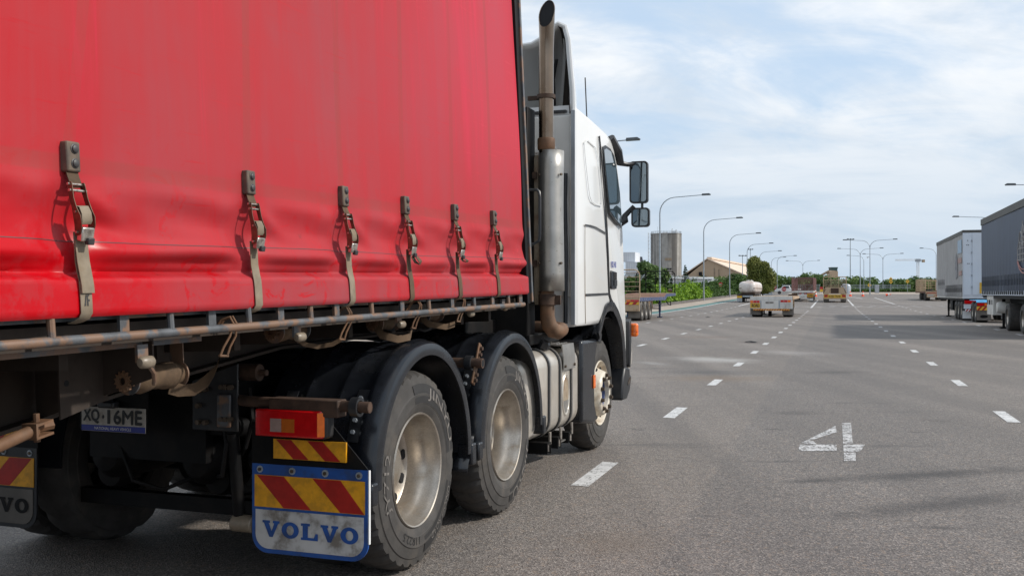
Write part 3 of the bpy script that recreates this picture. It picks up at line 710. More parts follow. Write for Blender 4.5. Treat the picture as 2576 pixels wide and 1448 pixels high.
    if s > 0: letters('lettering', mt['blue'], .0, .004)
    else:
        # mirrored side: the word still reads left to right
        q = MB(); w, g = .094, .0115; x = -xb + .063; zz = .285
        for ch in 'VOLVO':
            h = .078
            if ch == 'O':
                n = 28; cx_, cz_ = x + w / 2, zz + h / 2; vv = []
                for k in range(n):
                    a = 2 * math.pi * k / n; vv += [(cx_ + (w / 2) * math.cos(a), yy - .004, cz_ + (h / 2) * math.sin(a)), (cx_ + w * .21 * math.cos(a), yy - .004, cz_ + h * .30 * math.sin(a))]
                q.add(vv, [(2 * k, 2 * k + 1, 2 * ((k + 1) % n) + 1, 2 * ((k + 1) % n)) for k in range(n)])
            else:
                P = V if ch == 'V' else Lp
                q.add([(x + p[0] * w, yy - .004, zz + p[1] * h) for p in P], [tuple(range(len(P)))])
            x += w + g
        q.build('lettering', mt['chassis'], fl, smooth=0)
    sc = MB(); wa = MB()
    for k in range(4):
        xx = (xa + .045 + .178 * k) * s
        wa.cyl((xx, fy - .004, .604), (xx, fy + .001, .604), .017, 16); sc.cyl((xx, fy - .010, .604), (xx, fy - .003, .604), .009, 6)
    wa.build('washer', mt['steelgrey'], fl); sc.build('flap_screw', mt['nut'], fl, smooth=30)
lamp_group(1); lamp_group(-1)
# --- chassis under the trailer
b = MB()
for s in (-1, 1):
    b.bx(s * .40 - .04, s * .40 + .04, -.50, 5.0, .74, 1.0)
for y in (-.45, .8, 2.2, 3.4): b.bx(-.36, .36, y, y + .08, .78, .98)
for y in AX[:2]:
    b.cyl((-1.0, y, .52), (1.0, y, .52), .085, 14); b.lathe([(0, -.24), (.14, -.2), (.23, 0), (.14, .2), (0, .24)], (0, y, .53), 20, 'y')
    for s in (-1, 1): b.bx(s * .46 - .05, s * .46 + .05, y - .3, y + .3, .60, .70)
b.cyl((0, .1, .55), (0, 3.3, .72), .055, 10); b.bx(-1.0, 1.0, AX[2] - .06, AX[2] + .06, .42, .52)
b.build('chassis_frame', mt['chassis'], TR, bevel=.006)
b = MB(); b.prism([(.34, .78), (.34, 1.02), (.60, 1.11), (.60, .78)], -.60, -.585, 'xz'); bp_ = b.build('spring_hanger', mt['black'], TR, bevel=.004)
b = MB()
for x, z in ((.385, .97), (.385, .90), (.385, .82), (.425, .98), (.425, .82), (.52, .995), (.545, .995), (.57, .995), (.52, .84), (.545, .84), (.57, .84)): b.cyl((x, -.625, z), (x, -.60, z), .013, 6)
b.build('hanger_bolt', mt['nut'], bp_, smooth=30)
b = MB(); b.bx(.49, .57, -.615, -.60, .80, .96); b.build('hanger_link', mt['rail'], bp_, bevel=.01)
b = MB(); b.cyl((.56, -.58, .77), (.56, -.52, .34), .030, 14); b.cyl((.56, -.585, .80), (.56, -.5, .79), .05, 16); b.build('shock_absorber', mt['chassis'], TR)
b = MB(); b.cyl((.53, -.53, .325), (.65, -.53, .325), .042, 16); b.build('shock_bush', mt['marker'], TR, bevel=.008)
for x in (.27, -.30):
    b = MB(); b.lathe([(0, -.32), (.08, -.30), (.125, -.24), (.135, -.1), (.135, .1), (.125, .24), (.08, .3), (0, .32)], (x, -.18, .60), 28, 'y'); b.build('air_tank', mt['chassis'], TR)
b = MB(); b.cyl((.46, -.50, 1.06), (.66, -.50, 1.06), .042, 16); b.cyl((.66, -.5, 1.06), (.70, -.5, 1.06), .016, 8); b.build('tow_tube', mt['rustdark'], TR)
b = MB(); b.lathe([(0, 1.10), (.45, 1.10), (.50, 1.09), (.50, 1.05), (0, 1.05)], (0, .85, 0), 36, 'z'); b.bx(-.40, .40, .45, 1.3, .99, 1.05); b.prism([(-.45, .25), (.45, .25), (.40, .85), (-.40, .85)], 1.02, 1.05, 'xy'); b.build('fifth_wheel', mt['chassis'], TR)
# --- number plate
py = -.66
b = MB(); b.bx(-.285, .110, py, py + .006, .756, .878); pt = b.build('number_plate', mt['platewhite'], TR, bevel=.003)
b = MB(); b.bx(-.283, .108, py - .001, py + .002, .758, .787); b.build('blue_band', mt['plateblue'], pt)
text('plate_number', 'XQ', mt['signblack'], pt, (-.270, py - .001, .797), (1, 0, 0), (0, 0, 1), .098, .068, .003)
b = MB(); b.prism([(-.155, .829), (-.148, .840), (-.141, .829), (-.148, .818)], py - .003, py, 'xz'); b.build('plate_dot', mt['signblack'], pt)
text('plate_number', '1', mt['signblack'], pt, (-.120, py - .001, .797), (1, 0, 0), (0, 0, 1), .016, .068, .001)
text('plate_number', '6ME', mt['signblack'], pt, (-.080, py - .001, .797), (1, 0, 0), (0, 0, 1), .170, .068, .003)
text('plate_words', 'NATIONAL HEAVY VEHICLE', mt['signwhite'], pt, (-.200, py - .001, .765), (1, 0, 0), (0, 0, 1), .225, .014)
b = MB(); b.box((-.10, py - .02, .895), (.10, .05, .035)); b.box((-.10, py, .94), (.03, .03, .08)); b.build('plate_lamp', mt['black'], TR, bevel=.01)
b = MB(); b.bx(-.30, .12, py + .006, py + .012, .76, .98); b.bx(-.05, .0, py + .012, -.44, .90, .94); b.bx(-.2, -.15, py + .012, -.44, .90, .94); b.build('plate_bracket', mt['chassis'], TR)
# --- fuel tank
def rrect(x0, x1, z0, z1, r, n=6):
    out = []
    for cx_, cz_, a in ((x1 - r, z1 - r, 0), (x0 + r, z1 - r, 90), (x0 + r, z0 + r, 180), (x1 - r, z0 + r, 270)):
        for k in range(n + 1): q = R(a + 90 * k / n); out.append((cx_ + r * math.cos(q), cz_ + r * math.sin(q)))
    return out
b = MB(); ys = [(1.93, .12), (1.935, .06), (1.95, .025), (1.98, .006), (2.02, 0), (3.23, 0), (3.27, .006), (3.30, .025), (3.315, .06), (3.32, .12)]
k = None; vv = []; rings = []
for y, ins in ys:
    rg = rrect(.60 + ins, 1.215 - ins, .365 + ins, 1.02 - ins, max(.03, .13 - ins * .5)); k = len(rg); vv += [(p[0], y, p[1]) for p in rg]
ff = [(i * k + j, i * k + (j + 1) % k, (i + 1) * k + (j + 1) % k, (i + 1) * k + j) for i in range(len(ys) - 1) for j in range(k)]
ff += [tuple(range(k)), tuple((len(ys) - 1) * k + j for j in range(k))]
b.add(vv, ff); tk = b.build('fuel_tank', mt['alu'], TR, smooth=50)
def hoop(y0, y1, grow, m, name, par):
    q = MB(); rg = rrect(.60 - grow, 1.215 + grow, .365 - grow, 1.02 + grow, .13 + grow); kk = len(rg); v2 = []
    for y in (y0, y1): v2 += [(p[0], y, p[1]) for p in rg]
    rg = rrect(.598, 1.217, .363, 1.022, .13)
    for y in (y1, y0): v2 += [(p[0], y, p[1]) for p in rg]
    q.add(v2, [(i * kk + j, i * kk + (j + 1) % kk, ((i + 1) % 4) * kk + (j + 1) % kk, ((i + 1) % 4) * kk + j) for i in range(4) for j in range(kk)])
    return q.build(name, m, par, smooth=40)
for y in (2.46, 2.74, 3.05):
    h = hoop(y - .032, y + .032, .008, mt['black'], 'tank_strap', tk); hoop(y - .012, y + .016, .013, mt['alu2'], 'strap_band', h)
    q = MB(); q.box((1.222, y, .36), (.012, .04, .09)); q.cyl((1.21, y, .26), (1.21, y, .33), .009, 8); q.build('strap_tail', mt['zinc'], h)
b = MB(); b.bx(.55, 1.215, 2.77, 3.09, 1.034, 1.046); b.prism([(1.215, 1.046), (1.226, 1.046), (1.240, .945), (1.240, .845), (1.234, .845), (1.234, .943)], 2.77, 3.09, 'xz'); sp = b.build('step_plate', mt['alu2'], tk)
q = MB()
for y in (2.80, 3.06): q.cyl((1.238, y, .875), (1.252, y, .875), .012, 6)
q.build('step_bolt', mt['nut'], sp, smooth=30)
q = MB()
for i in range(9):
    for j in range(5): q.cyl((.65 + i * .065, 2.80 + j * .065, 1.046), (.65 + i * .065, 2.80 + j * .065, 1.052), .016, 8, .008)
q.build('step_grip', mt['alu2'], sp, smooth=30)
b = MB(); b.bx(.70, 1.10, 1.98, 2.40, 1.026, 1.036); b.build('tank_tread', mt['alu2'], tk)
# foot hole in the tank: rim, dark recess, tread
cy, cz, ry_, rz_ = 2.895, .645, .088, .150
b = MB(); vv = []; n = 28
for kx, sc_ in ((1.2165, 1.14), (1.224, 1.08), (1.224, 1.0), (1.2175, .93)):
    for i in range(n): a = 2 * math.pi * i / n; vv.append((kx, cy + ry_ * sc_ * math.cos(a), cz + rz_ * sc_ * math.sin(a)))
b.add(vv, [(r_ * n + i, r_ * n + (i + 1) % n, (r_ + 1) * n + (i + 1) % n, (r_ + 1) * n + i) for r_ in range(3) for i in range(n)]); fh = b.build('foot_hole', mt['alu'], tk)
b = MB(); b.add([(1.2172, cy + ry_ * .95 * math.cos(2 * math.pi * i / n), cz + rz_ * .95 * math.sin(2 * math.pi * i / n)) for i in range(n)], [tuple(range(n))]); b.build('hole_recess', mt['muffler'], fh)
b = MB(); b.prism([(cy - .075, .60), (cy + .075, .60), (cy + .068, .55), (cy + .04, .51), (cy, .50), (cy - .04, .51), (cy - .068, .55)], 1.2185, 1.2205, 'yz'); b.build('foot_tread', mt['alu2'], fh)
b = MB(); b.lathe([(0, .075), (.045, .075), (.06, .06), (.065, .02), (.05, 0)], (0, 0, 0), 14, 'z', mod=lambda i, j, r, h: (r * (1.0 if j % 2 else .86), h))
b.v = [tuple(Matrix.Rotation(R(28), 3, 'Y') @ Vector(p) + Vector((1.10, 2.60, 1.02))) for p in b.v]; b.build('filler_cap', mt['black'], tk, smooth=30)
b = MB()
for y, x in ((2.42, 1.23), (2.72, 1.22), (3.02, 1.22)): b.bx(.40, x, y - .045, y - .038, .25, .335); b.bx(.40, x, y + .038, y + .045, .25, .335); b.bx(.40, x, y - .0378, y + .0378, .325, .334)
b.build('tank_bracket', mt['chassis'], TR)
b = MB(); b.bx(-1.2, -.6, 1.95, 3.3, .37, 1.02); b.build('air_cleaner_box', mt['chassis'], TR, bevel=.05)
b = MB(); b.bx(.85, 1.2, 2.80, 2.95, .275, .285); b.build('lower_step', mt['alu2'], TR)
# --- black panel between tank and steer wheel
b = MB(); b.prism([(3.36, 1.05), (3.86, 1.05), (3.87, .98), (3.82, .90), (3.79, .75), (3.775, .60), (3.79, .48), (3.84, .40), (3.88, .33), (3.74, .31), (3.36, .36)], .75, 1.225, 'yz'); sg = b.build('side_skirt', mt['fender'], TR, bevel=.03, seg=3)
b = MB(); b.bx(1.2255, 1.236, 3.70, 3.765, .62, .735); b.build('side_reflector', mt['lensamber'], sg, bevel=.004)
b = MB()
for z in (.632, .723): b.cyl((1.235, 3.7325, z), (1.239, 3.7325, z), .006, 6)
b.build('reflector_screw', mt['nut'], sg)
b = MB(); b.prism([(3.55, 1.05), (3.90, 1.10), (3.98, 1.20), (3.92, 1.245), (3.70, 1.06)], 1.10, 1.21, 'yz'); b.prism([(3.86, 1.02), (3.95, 1.0), (3.99, 1.08), (3.92, 1.12)], 1.16, 1.235, 'yz'); b.build('guard_bracket', mt['fender'], TR, bevel=.012)
# wheel-house behind the steer wheel
b = MB(); vv = []
for i in range(17):
    q = R(-8 + 190 * i / 16)
    for x in (.60, 1.20): vv.append((x, AX[2] + .62 * math.cos(q) + .02, .58 + .64 * math.sin(q)))
b.add(vv, [(2 * i, 2 * i + 1, 2 * i + 3, 2 * i + 2) for i in range(16)]); b.bx(.55, .60, 3.6, 5.0, .5, 1.25); b.build('wheel_house', mt['dark'], TR)
# --- cab
OUT = [(3.15, 1.17), (3.86, 1.165), (3.93, 1.20), (4.01, 1.248), (4.06, 1.297), (4.20, 1.335), (4.374, 1.328), (4.55, 1.255), (4.70, 1.16), (4.826, 1.04), (4.92, .89), (5.0, .74), (5.06, .70), (5.13, .70), (5.135, 1.0), (5.06, 1.186), (4.99, 1.45), (4.93, 1.70), (4.86, 2.02), (4.80, 2.25), (4.71, 2.50), (4.60, 2.70), (4.48, 2.83), (4.36, 2.89), (4.22, 2.925), (3.70, 2.96), (3.16, 2.985)]
def cx(y, z): return 1.240 - .018 * max(0, (z - 2.0)) ** 2 - .035 * max(0.0, y - 4.55) ** 2 * 4
def cab():
    b = MB(); cen = (4.1, 2.0); n = len(OUT); rings = []
    def ring(shr, xf):
        r = []
        for y, z in OUT:
            dy, dz = y - cen[0], z - cen[1]; L_ = math.hypot(dy, dz)
            k = max(0, 1 - shr / L_); yy, zz = cen[0] + dy * k, cen[1] + dz * k
            r.append((xf(yy, zz), yy, zz))
        return r
    seq = [(.055, 0), (.022, .006), (.006, .022), (0, .055)]
    vv = []
    for shr, d in seq: vv += ring(shr, lambda y, z: cx(y, z) - d)
    vv += ring(0, lambda y, z: 0.0)
    for shr, d in reversed(seq): vv += ring(shr, lambda y, z: -(cx(y, z) - d))
    K = len(vv) // n
    ff = [(i * n + j, i * n + (j + 1) % n, (i + 1) * n + (j + 1) % n, (i + 1) * n + j) for i in range(K - 1) for j in range(n)]
    ff += [tuple(range(n)), tuple((K - 1) * n + j for j in range(n))]
    b.add(vv, ff); return b.build('cab_body', mt['white'], TR, smooth=50)
cb = cab()
def onside(poly, off): return [(cx(y, z) + off, y, z) for y, z in poly]
def strip(name, path, w, m, par, off=.003):
    b = MB(); n = len(path); vv = []
    for i, (y, z) in enumerate(path):
        a = path[max(0, i - 1)]; c = path[min(n - 1, i + 1)]; t = Vector((c[0] - a[0], c[1] - a[1])).normalized(); nn = Vector((-t.y, t.x))
        ww = w[i] if isinstance(w, (list, tuple)) else w
        for sgn in (-1, 1): yy, zz = y + nn.x * ww / 2 * sgn, z + nn.y * ww / 2 * sgn; vv.append((cx(yy, zz) + off, yy, zz))
    b.add(vv, [(2 * i, 2 * i + 1, 2 * i + 3, 2 * i + 2) for i in range(n - 1)]); return b.build(name, m, par, smooth=0, solid=.004)
def panel(name, poly, m, par, off, solid=.004):
    b = MB(); b.add(onside(poly, off), [tuple(range(len(poly)))]); return b.build(name, m, par, smooth=0, solid=solid)
def dense(p, q, n): return [(p[0] + (q[0] - p[0]) * i / n, p[1] + (q[1] - p[1]) * i / n) for i in range(n + 1)]
strip('door_seal', [(3.905, 2.84), (3.945, 2.72), (4.04, 2.38), (4.126, 2.042), (4.181, 1.759), (4.205, 1.55), (4.222, 1.438), (4.29, 1.375), (4.37, 1.34), (4.42, 1.30)], [.036, .042, .045, .045, .045, .045, .048, .048, .045, .034], mt['dark'], cb)
strip('panel_gap', [(3.381, 2.017), (3.55, 2.022), (3.738, 2.018), (3.95, 2.0), (4.10, 1.985)], .012, mt['black'], cb)
strip('panel_gap', [(3.40, 1.432), (3.8, 1.436), (4.19, 1.440)], .018, mt['black'], cb)
strip('panel_gap', [(3.381, 2.02), (3.378, 1.75), (3.385, 1.43), (3.40, 1.19)], .005, mt['muffler'], cb, .0015)
# pressed blank where a side window would sit
strip('pressed_edge', [(3.38, 2.70), (3.42, 2.55), (3.50, 2.34), (3.536, 2.274), (3.60, 2.235), (3.75, 2.22), (3.93, 2.224), (3.96, 2.26)], .012, mt['white'], cb, .0035)
strip('pressed_edge', [(3.38, 2.70), (3.50, 2.745), (3.75, 2.72), (3.86, 2.62), (3.95, 2.35), (3.965, 2.27)], .012, mt['white'], cb, .0035)
WIN = [(4.046, 2.735), (4.13, 2.76), (4.30, 2.755), (4.427, 2.715), (4.52, 2.60), (4.622, 2.41), (4.67, 2.25), (4.697, 2.113), (4.66, 2.092), (4.45, 2.14), (4.24, 2.199), (4.18, 2.33), (4.11, 2.52)]
panel('window_frame', [(y + (y - 4.37) * .09, z + (z - 2.43) * .08) for y, z in WIN], mt['black'], cb, .004)
panel('side_window', WIN, mt['glass'], cb, .007)
b = MB(); b.tube([(cx(4.43, 2.9) - .03, 4.43, 2.90), (cx(4.53, 2.78) + .02, 4.54, 2.78), (cx(4.6, 2.7) + .03, 4.62, 2.68)], [.05, .045, .03], 8); b.bx(.2, 1.2, 4.50, 4.72, 2.80, 2.86); b.build('sun_visor', mt['black'], TR)
text('door_lettering', 'FOX HND', mt['plateblue'], cb, (cx(4.3, 1.7) + .003, 4.30, 1.685), (0, 1, 0), (0, 0, 1), .19, .055, .002)
b = MB(); b.prism([(4.285, 1.655), (4.47, 1.645), (4.485, 1.63), (4.485, 1.50), (4.47, 1.485), (4.285, 1.485), (4.27, 1.50), (4.27, 1.64)], 1.22, 1.252, 'yz'); dh = b.build('door_handle', mt['fender'], cb, bevel=.006)
b = MB(); b.bx(1.2525, 1.2545, 4.365, 4.475, 1.575, 1.640); b.build('handle_recess', mt['dark'], dh)
b = MB(); b.bx(1.2525, 1.258, 4.365, 4.475, 1.515, 1.57); b.build('handle_lever', mt['black'], dh)
# wheel arch trim
AR = [(3.80, 1.10), (3.885, 1.175), (3.95, 1.24), (4.03, 1.315), (4.12, 1.355), (4.25, 1.37), (4.385, 1.36), (4.55, 1.285), (4.71, 1.18), (4.845, 1.045), (4.94, .88), (5.005, .74), (5.03, .62)]
b = MB(); n = len(AR); vv = []
for i, (y, z) in enumerate(AR):
    dy, dz = y - 4.33, z - .55; L_ = math.hypot(dy, dz); e = Vector((dy / L_, dz / L_))
    for x, o in ((cx(y, z) + .012, 0), (cx(y, z) + .014, -.05), (cx(y, z) + .004, -.085), (1.10, -.10), (1.10, -.02)): vv.append((x, y + e.x * o, z + e.y * o))
b.add(vv, [(i * 5 + j, i * 5 + (j + 1) % 5, (i + 1) * 5 + (j + 1) % 5, (i + 1) * 5 + j) for i in range(n - 1) for j in range(5)] + [tuple(range(5)), tuple((n - 1) * 5 + j for j in range(5))]); b.build('wheel_arch_trim', mt['fender'], cb, smooth=40)
# lower front corner, bumper, lamps
b = MB(); b.prism([(4.80, .41), (4.84, .40), (5.02, .40), (5.14, .47), (5.21, .58), (5.21, .62), (5.15, .63), (5.13, .70), (5.05, .71), (5.0, .72), (4.93, .72), (4.86, .62)], -1.23, 1.23, 'yz'); bu = b.build('bumper', mt['black'], TR, bevel=.02)
b = MB(); b.prism([(5.02, .535), (5.12, .545), (5.15, .60), (5.12, .605), (5.03, .56)], 1.2305, 1.2365, 'yz'); b.build('bumper_trim', mt['chrome'], bu)
b = MB(); b.prism([(5.075, 1.16), (5.15, 1.19), (5.17, 1.12), (5.17, .86), (5.13, .70), (5.08, .72)], 1.17, 1.2385, 'yz'); b.build('corner_deflector', mt['black'], TR, bevel=.01)
b = MB(); b.box((1.245, 5.215, 1.075), (.10, .075, .135)); il = b.build('indicator_lamp', mt['lensamber'], TR, bevel=.02)
b = MB(); b.bx(1.193, 1.297, 5.176, 5.254, 1.058, 1.062); b.build('lamp_seam', mt['lensred'], il)
b = MB(); b.lathe([(0, -.2), (.05, -.18), (.08, -.1), (.085, 0), (.08, .1), (0, .14)], (1.15, 5.20, .84), 20, 'z'); b.build('fog_lamp', mt['alu'], TR)
# antenna
b = MB(); b.tube([(1.195, 3.62, 2.94), (1.19, 3.61, 3.12), (1.185, 3.60, 3.30)], .0055, 6); b.build('antenna', mt['black'], TR)
b = MB(); b.box((1.15, 3.30, 2.985), (.03, .03, .03)); b.build('roof_marker', mt['black'], TR)
# --- mirrors
def mirror(x0, x1, y, z0, z1, m):
    b = MB(); r = .035; pts = rrect(x0, x1, z0, z1, r); pin = rrect(x0 + .03, x1 - .03, z0 + .03, z1 - .03, r)
    k = len(pts); vv = [(p[0], y, p[1]) for p in pts] + [(p[0], y + .05, p[1]) for p in pts] + [(p[0], y + .10, p[1]) for p in pin] + [(p[0], y + .004, p[1]) for p in rrect(x0 + .014, x1 - .014, z0 + .014, z1 - .014, r * .8)]
    ff = [(i, (i + 1) % k, k + (i + 1) % k, k + i) for i in range(k)] + [(k + i, k + (i + 1) % k, 2 * k + (i + 1) % k, 2 * k + i) for i in range(k)] + [tuple(2 * k + i for i in range(k))] + [(i, (i + 1) % k, 3 * k + (i + 1) % k, 3 * k + i) for i in range(k)] + [tuple(3 * k + i for i in reversed(range(k)))]
    b.add(vv, ff); o = b.build('wing_mirror', mt['black'], TR, smooth=40)
    g = MB(); pts = rrect(x0 + .016, x1 - .016, z0 + .016, z1 - .016, r * .8); g.add([(p[0], y + .002, p[1]) for p in pts], [tuple(range(len(pts)))]); g.build('mirror_glass', m, o, smooth=0)
mirror(1.300, 1.480, 4.80, 2.315, 2.722, mt['mirror']); mirror(1.318, 1.495, 4.80, 2.085, 2.272, mt['mirror'])
b = MB(); b.tube([(1.20, 4.62, 2.72), (1.22, 4.70, 2.70), (1.29, 4.78, 2.69), (1.35, 4.82, 2.70)], [.03, .028, .022, .022], 8); b.tube([(1.21, 4.80, 2.13), (1.245, 4.83, 2.16), (1.25, 4.83, 2.20), (1.34, 4.83, 2.29)], [.04, .045, .03, .022], 8); b.tube([(1.42, 4.83, 2.26), (1.42, 4.83, 2.33)], .013, 8); b.build('mirror_arm', mt['black'], TR)
# --- cab back wall, roof deflector
b = MB(); b.bx(-1.19, 1.19, 3.125, 3.148, 1.42, 2.90); bw = b.build('cab_back_wall', mt['whitedirty'], TR, bevel=.02)
b = MB()
for z in (2.62, 2.32, 2.06, 1.84, 1.62):
    b.box((.72, 3.122, z), (.72, .02, .045)); b.box((-.5, 3.122, z), (1.0, .018, .045))
b.build('pressed_rib', mt['whitedirty'], bw, bevel=.012, seg=3)
b = MB(); b.tube([(1.16, 3.09, 2.42), (1.155, 3.085, 2.2), (1.165, 3.08, 1.8), (1.16, 3.085, 1.2)], .018, 8); b.tube([(.95, 3.09, 2.38), (1.15, 3.09, 2.38)], .02, 8); b.bx(.75, 1.16, 3.08, 3.105, 1.70, 1.80); b.bx(.75, 1.16, 3.08, 3.105, 2.33, 2.40); b.build('cab_hose', mt['black'], TR)
b = MB(); b.prism([(3.10, 1.19), (3.149, 1.18), (3.149, 2.93), (3.10, 2.93)], 1.205, 1.238, 'yz'); b.build('side_deflector', mt['white'], TR, bevel=.006)
b = MB(); b.bx(1.206, 1.2385, 3.085, 3.0985, 1.19, 2.93); b.build('deflector_edge', mt['steelgrey'], TR)
# roof deflector: hollow shell, open to the rear
def defl(u, v, ins=0.0):
    # u across -1..1, v 0 rear .. 1 front
    HW = 1.205
    a = abs(u); s = 1 if u >= 0 else -1
    prof = [(0.0, 3.50), (.55, 3.50), (.86, 3.515), (.96, 3.565), (1.03, 3.635), (1.09, 3.665), (1.15, 3.635), (1.18, 3.52), (1.195, 3.33), (1.215, 3.12), (1.22, 2.93)]
    t = a * (len(prof) - 1); i = min(len(prof) - 2, int(t)); f = t - i
    x = prof[i][0] + (prof[i + 1][0] - prof[i][0]) * f; z = prof[i][1] + (prof[i + 1][1] - prof[i][1]) * f
    k = v ** 1.5
    x *= 1 - .30 * k; z = 2.93 + (z - 2.93) * (1 - .55 * k - .40 * k * k)
    return (s * (x - ins * (1 if a > .5 else 0)), 3.12 + 1.05 * v, z - ins * .5)
b = MB(); b.grid(lambda p, q: defl(p * 2 - 1, q), 60, 14); rd = b.build('roof_deflector', mt['white'], TR, smooth=40, solid=.03)
b = MB(); b.grid(lambda p, q: defl(p * 2 - 1, q, .036), 60, 14); b.build('deflector_shade_lining', mt['dustyframe'], rd, smooth=40)  # dark sheet paints in the shade inside the deflector
b = MB(); b.tube([(.95, 3.15, 3.42), (1.0, 3.25, 3.25), (1.0, 3.3, 2.97)], .018, 6); b.tube([(1.05, 3.2, 3.38), (1.0, 3.25, 3.2)], .014, 6); b.tube([(.72, 3.2, 3.3), (.6, 3.2, 2.98)], .03, 6); b.build('deflector_stay', mt['dark'], rd)
b = MB(); b.tube([(p[0], 3.117, p[2] - .012) for p in [defl(-1 + 2 * i / 60, 0) for i in range(61)]], .016, 6); b.build('deflector_lip', mt['white'], rd)
b = MB(); b.bx(-1.15, 1.15, 3.13, 3.5, 2.925, 2.945); b.build('roof_ledge', mt['black'], TR)
# --- exhaust
ex, ey = 1.197, 2.45
b = MB(); n = 24; rings = []
path = [(0, 0, 2.50), (0, 0, 3.20), (.002, -.004, 3.28), (.008, -.014, 3.36)]
vv = []
for (dx, dy, z) in path:
    for j in range(n): q = 2 * math.pi * j / n; vv.append((ex + dx + .056 * math.cos(q), ey + dy + .056 * math.sin(q), z))
for j in range(n):
    q = 2 * math.pi * j / n; h = .125 * (1 + math.sin(q)); vv.append((ex + .012 + .012 * h + .062 * math.cos(q), ey - .022 - .05 * h + .062 * math.sin(q), 3.425 + h * .92))
for j in range(n):
    q = 2 * math.pi * j / n; h = .125 * (1 + math.sin(q)); vv.append((ex + .012 + .012 * h + .056 * math.cos(q), ey - .022 - .05 * h + .056 * math.sin(q), 3.424 + h * .92))
K = len(vv) // n
b.add(vv, [(i * n + j, i * n + (j + 1) % n, (i + 1) * n + (j + 1) % n, (i + 1) * n + j) for i in range(K - 1) for j in range(n)]); ep = b.build('exhaust_stack', mt['chrome'], TR, smooth=40)
b = MB(); vv = []
for j in range(n):
    q = 2 * math.pi * j / n; h = .125 * (1 + math.sin(q)); vv.append((ex + .012 + .012 * h + .0565 * math.cos(q), ey - .016 - .05 * h + .0565 * math.sin(q), 3.423 + h * .92))
b.add(vv, [tuple(range(n))]); b.build('stack_mouth_shade', mt['dark'], ep, smooth=0)  # dark end face paints the shade inside the pipe
b = MB(); b.lathe([(.061, 2.905), (.070, 2.905), (.070, 2.935), (.061, 2.935)], (ex, ey, 0), 24, 'z', close=True); b.box((ex - .10, ey + .02, 2.92), (.10, .03, .03)); b.build('stack_clamp', mt['rustdark'], TR)
b = MB(); b.lathe([(.061, 2.52), (.066, 2.53), (.066, 2.60), (.061, 2.61)], (ex, ey, 0), 24, 'z', close=True); b.build('stack_sleeve', mt['rust'], TR)
b = MB(); b.lathe([(0, 1.36), (.09, 1.36), (.105, 1.39), (.105, 2.46), (.09, 2.49), (0, 2.49)], (1.10, 2.56, 0), 28, 'z'); b.build('muffler', mt['muffler'], TR)
b = MB(); R2 = .095; vv = []
angs = [-172 + 8 * i for i in range(25)]
for z in [1.463 + (2.515 - 1.463) * i / 8 for i in range(9)]:
    for a in angs:
        fat = 1 + .035 * math.sin(z * 5 + a * .02) + .05 * math.cos(R(a * 3 + 200)); vv.append((1.232 + R2 * fat * math.cos(R(a)), 2.47 + R2 * fat * math.sin(R(a)), z))
k = len(angs); b.add(vv, [(i * k + j, i * k + j + 1, (i + 1) * k + j + 1, (i + 1) * k + j) for i in range(8) for j in range(k - 1)]); hs = b.build('heat_shield', mt['alu2'], TR, smooth=60, solid=.003)
b = MB()
for z in (2.33, 1.67):
    for a in (-134, -30): p = Vector((1.232 + .1 * math.cos(R(a)), 2.47 + .1 * math.sin(R(a)), z)); b.cyl(p, p + Vector((.012 * math.cos(R(a)), .012 * math.sin(R(a)), 0)), .01, 8)
b.build('shield_bolt', mt['nut'], hs)
b = MB()
for z in (2.33, 1.67): b.box((1.06, 2.42, z), (.14, .03, .05)); b.box((1.03, 2.42, z), (.05, .05, .13))
b.build('shield_bracket', mt['rustdark'], TR)
b = MB(); b.tube([(1.205, 2.45, 1.47), (1.205, 2.45, 1.34), (1.205, 2.452, 1.27), (1.218, 2.46, 1.205), (1.245, 2.48, 1.165), (1.262, 2.54, 1.155), (1.265, 2.62, 1.17), (1.15, 2.8, 1.17), (.7, 2.9, 1.17)], [.054, .055, .056, .060, .060, .058, .055, .055, .055], 18); b.build('exhaust_elbow', mt['rust'], TR, smooth=60)
b = MB(); b.lathe([(.060, 1.355), (.066, 1.36), (.066, 1.435), (.060, 1.44)], (1.205, 2.45, 0), 24, 'z', close=True); b.bx(1.262, 1.31, 2.44, 2.46, 1.36, 1.43); b.build('elbow_band', mt['rustdark'], TR)
b = MB(); b.tube([(1.18, 2.02, 2.18), (1.27, 2.0, 2.176), (1.287, 2.0, 2.16), (1.292, 2.0, 2.12), (1.292, 2.0, 1.85), (1.285, 2.0, 1.815), (1.25, 2.0, 1.795), (1.18, 2.02, 1.79)], .011, 8); b.build('grab_rail', mt['black'], TR)
b = MB(); b.bx(.2, 1.10, 2.30, 2.48, 1.10, 2.83); b.bx(-1.0, .2, 2.70, 2.9, 1.1, 2.7); b.bx(.40, .85, 1.7, 2.35, .98, 1.25); b.bx(.6, 1.12, 2.3, 3.05, 1.06, 1.14); b.bx(-1.0, 1.05, 2.86, 3.05, 1.05, 1.5); b.build('intake_housing', mt['chassis'], TR, bevel=.01)
b = MB()
for k in range(7):
    z0 = 1.12 + .03 * k; b.tube([(.2 + .09 * k, 2.25, 1.25), (.25 + .08 * k, 1.9, z0 + .12), (.3 + .05 * k, 1.5, z0), (.25 + .06 * k, 1.0, 1.18 + .02 * (k % 3))], .011, 6)
b.tube([(.75 + .10 * math.cos(t), 1.15 + .1 * math.sin(t), 1.24 + .03 * math.sin(2 * t)) for t in [i * .5 for i in range(13)]], .012, 6)
b.build('air_line', mt['black'], TR)
b = MB()
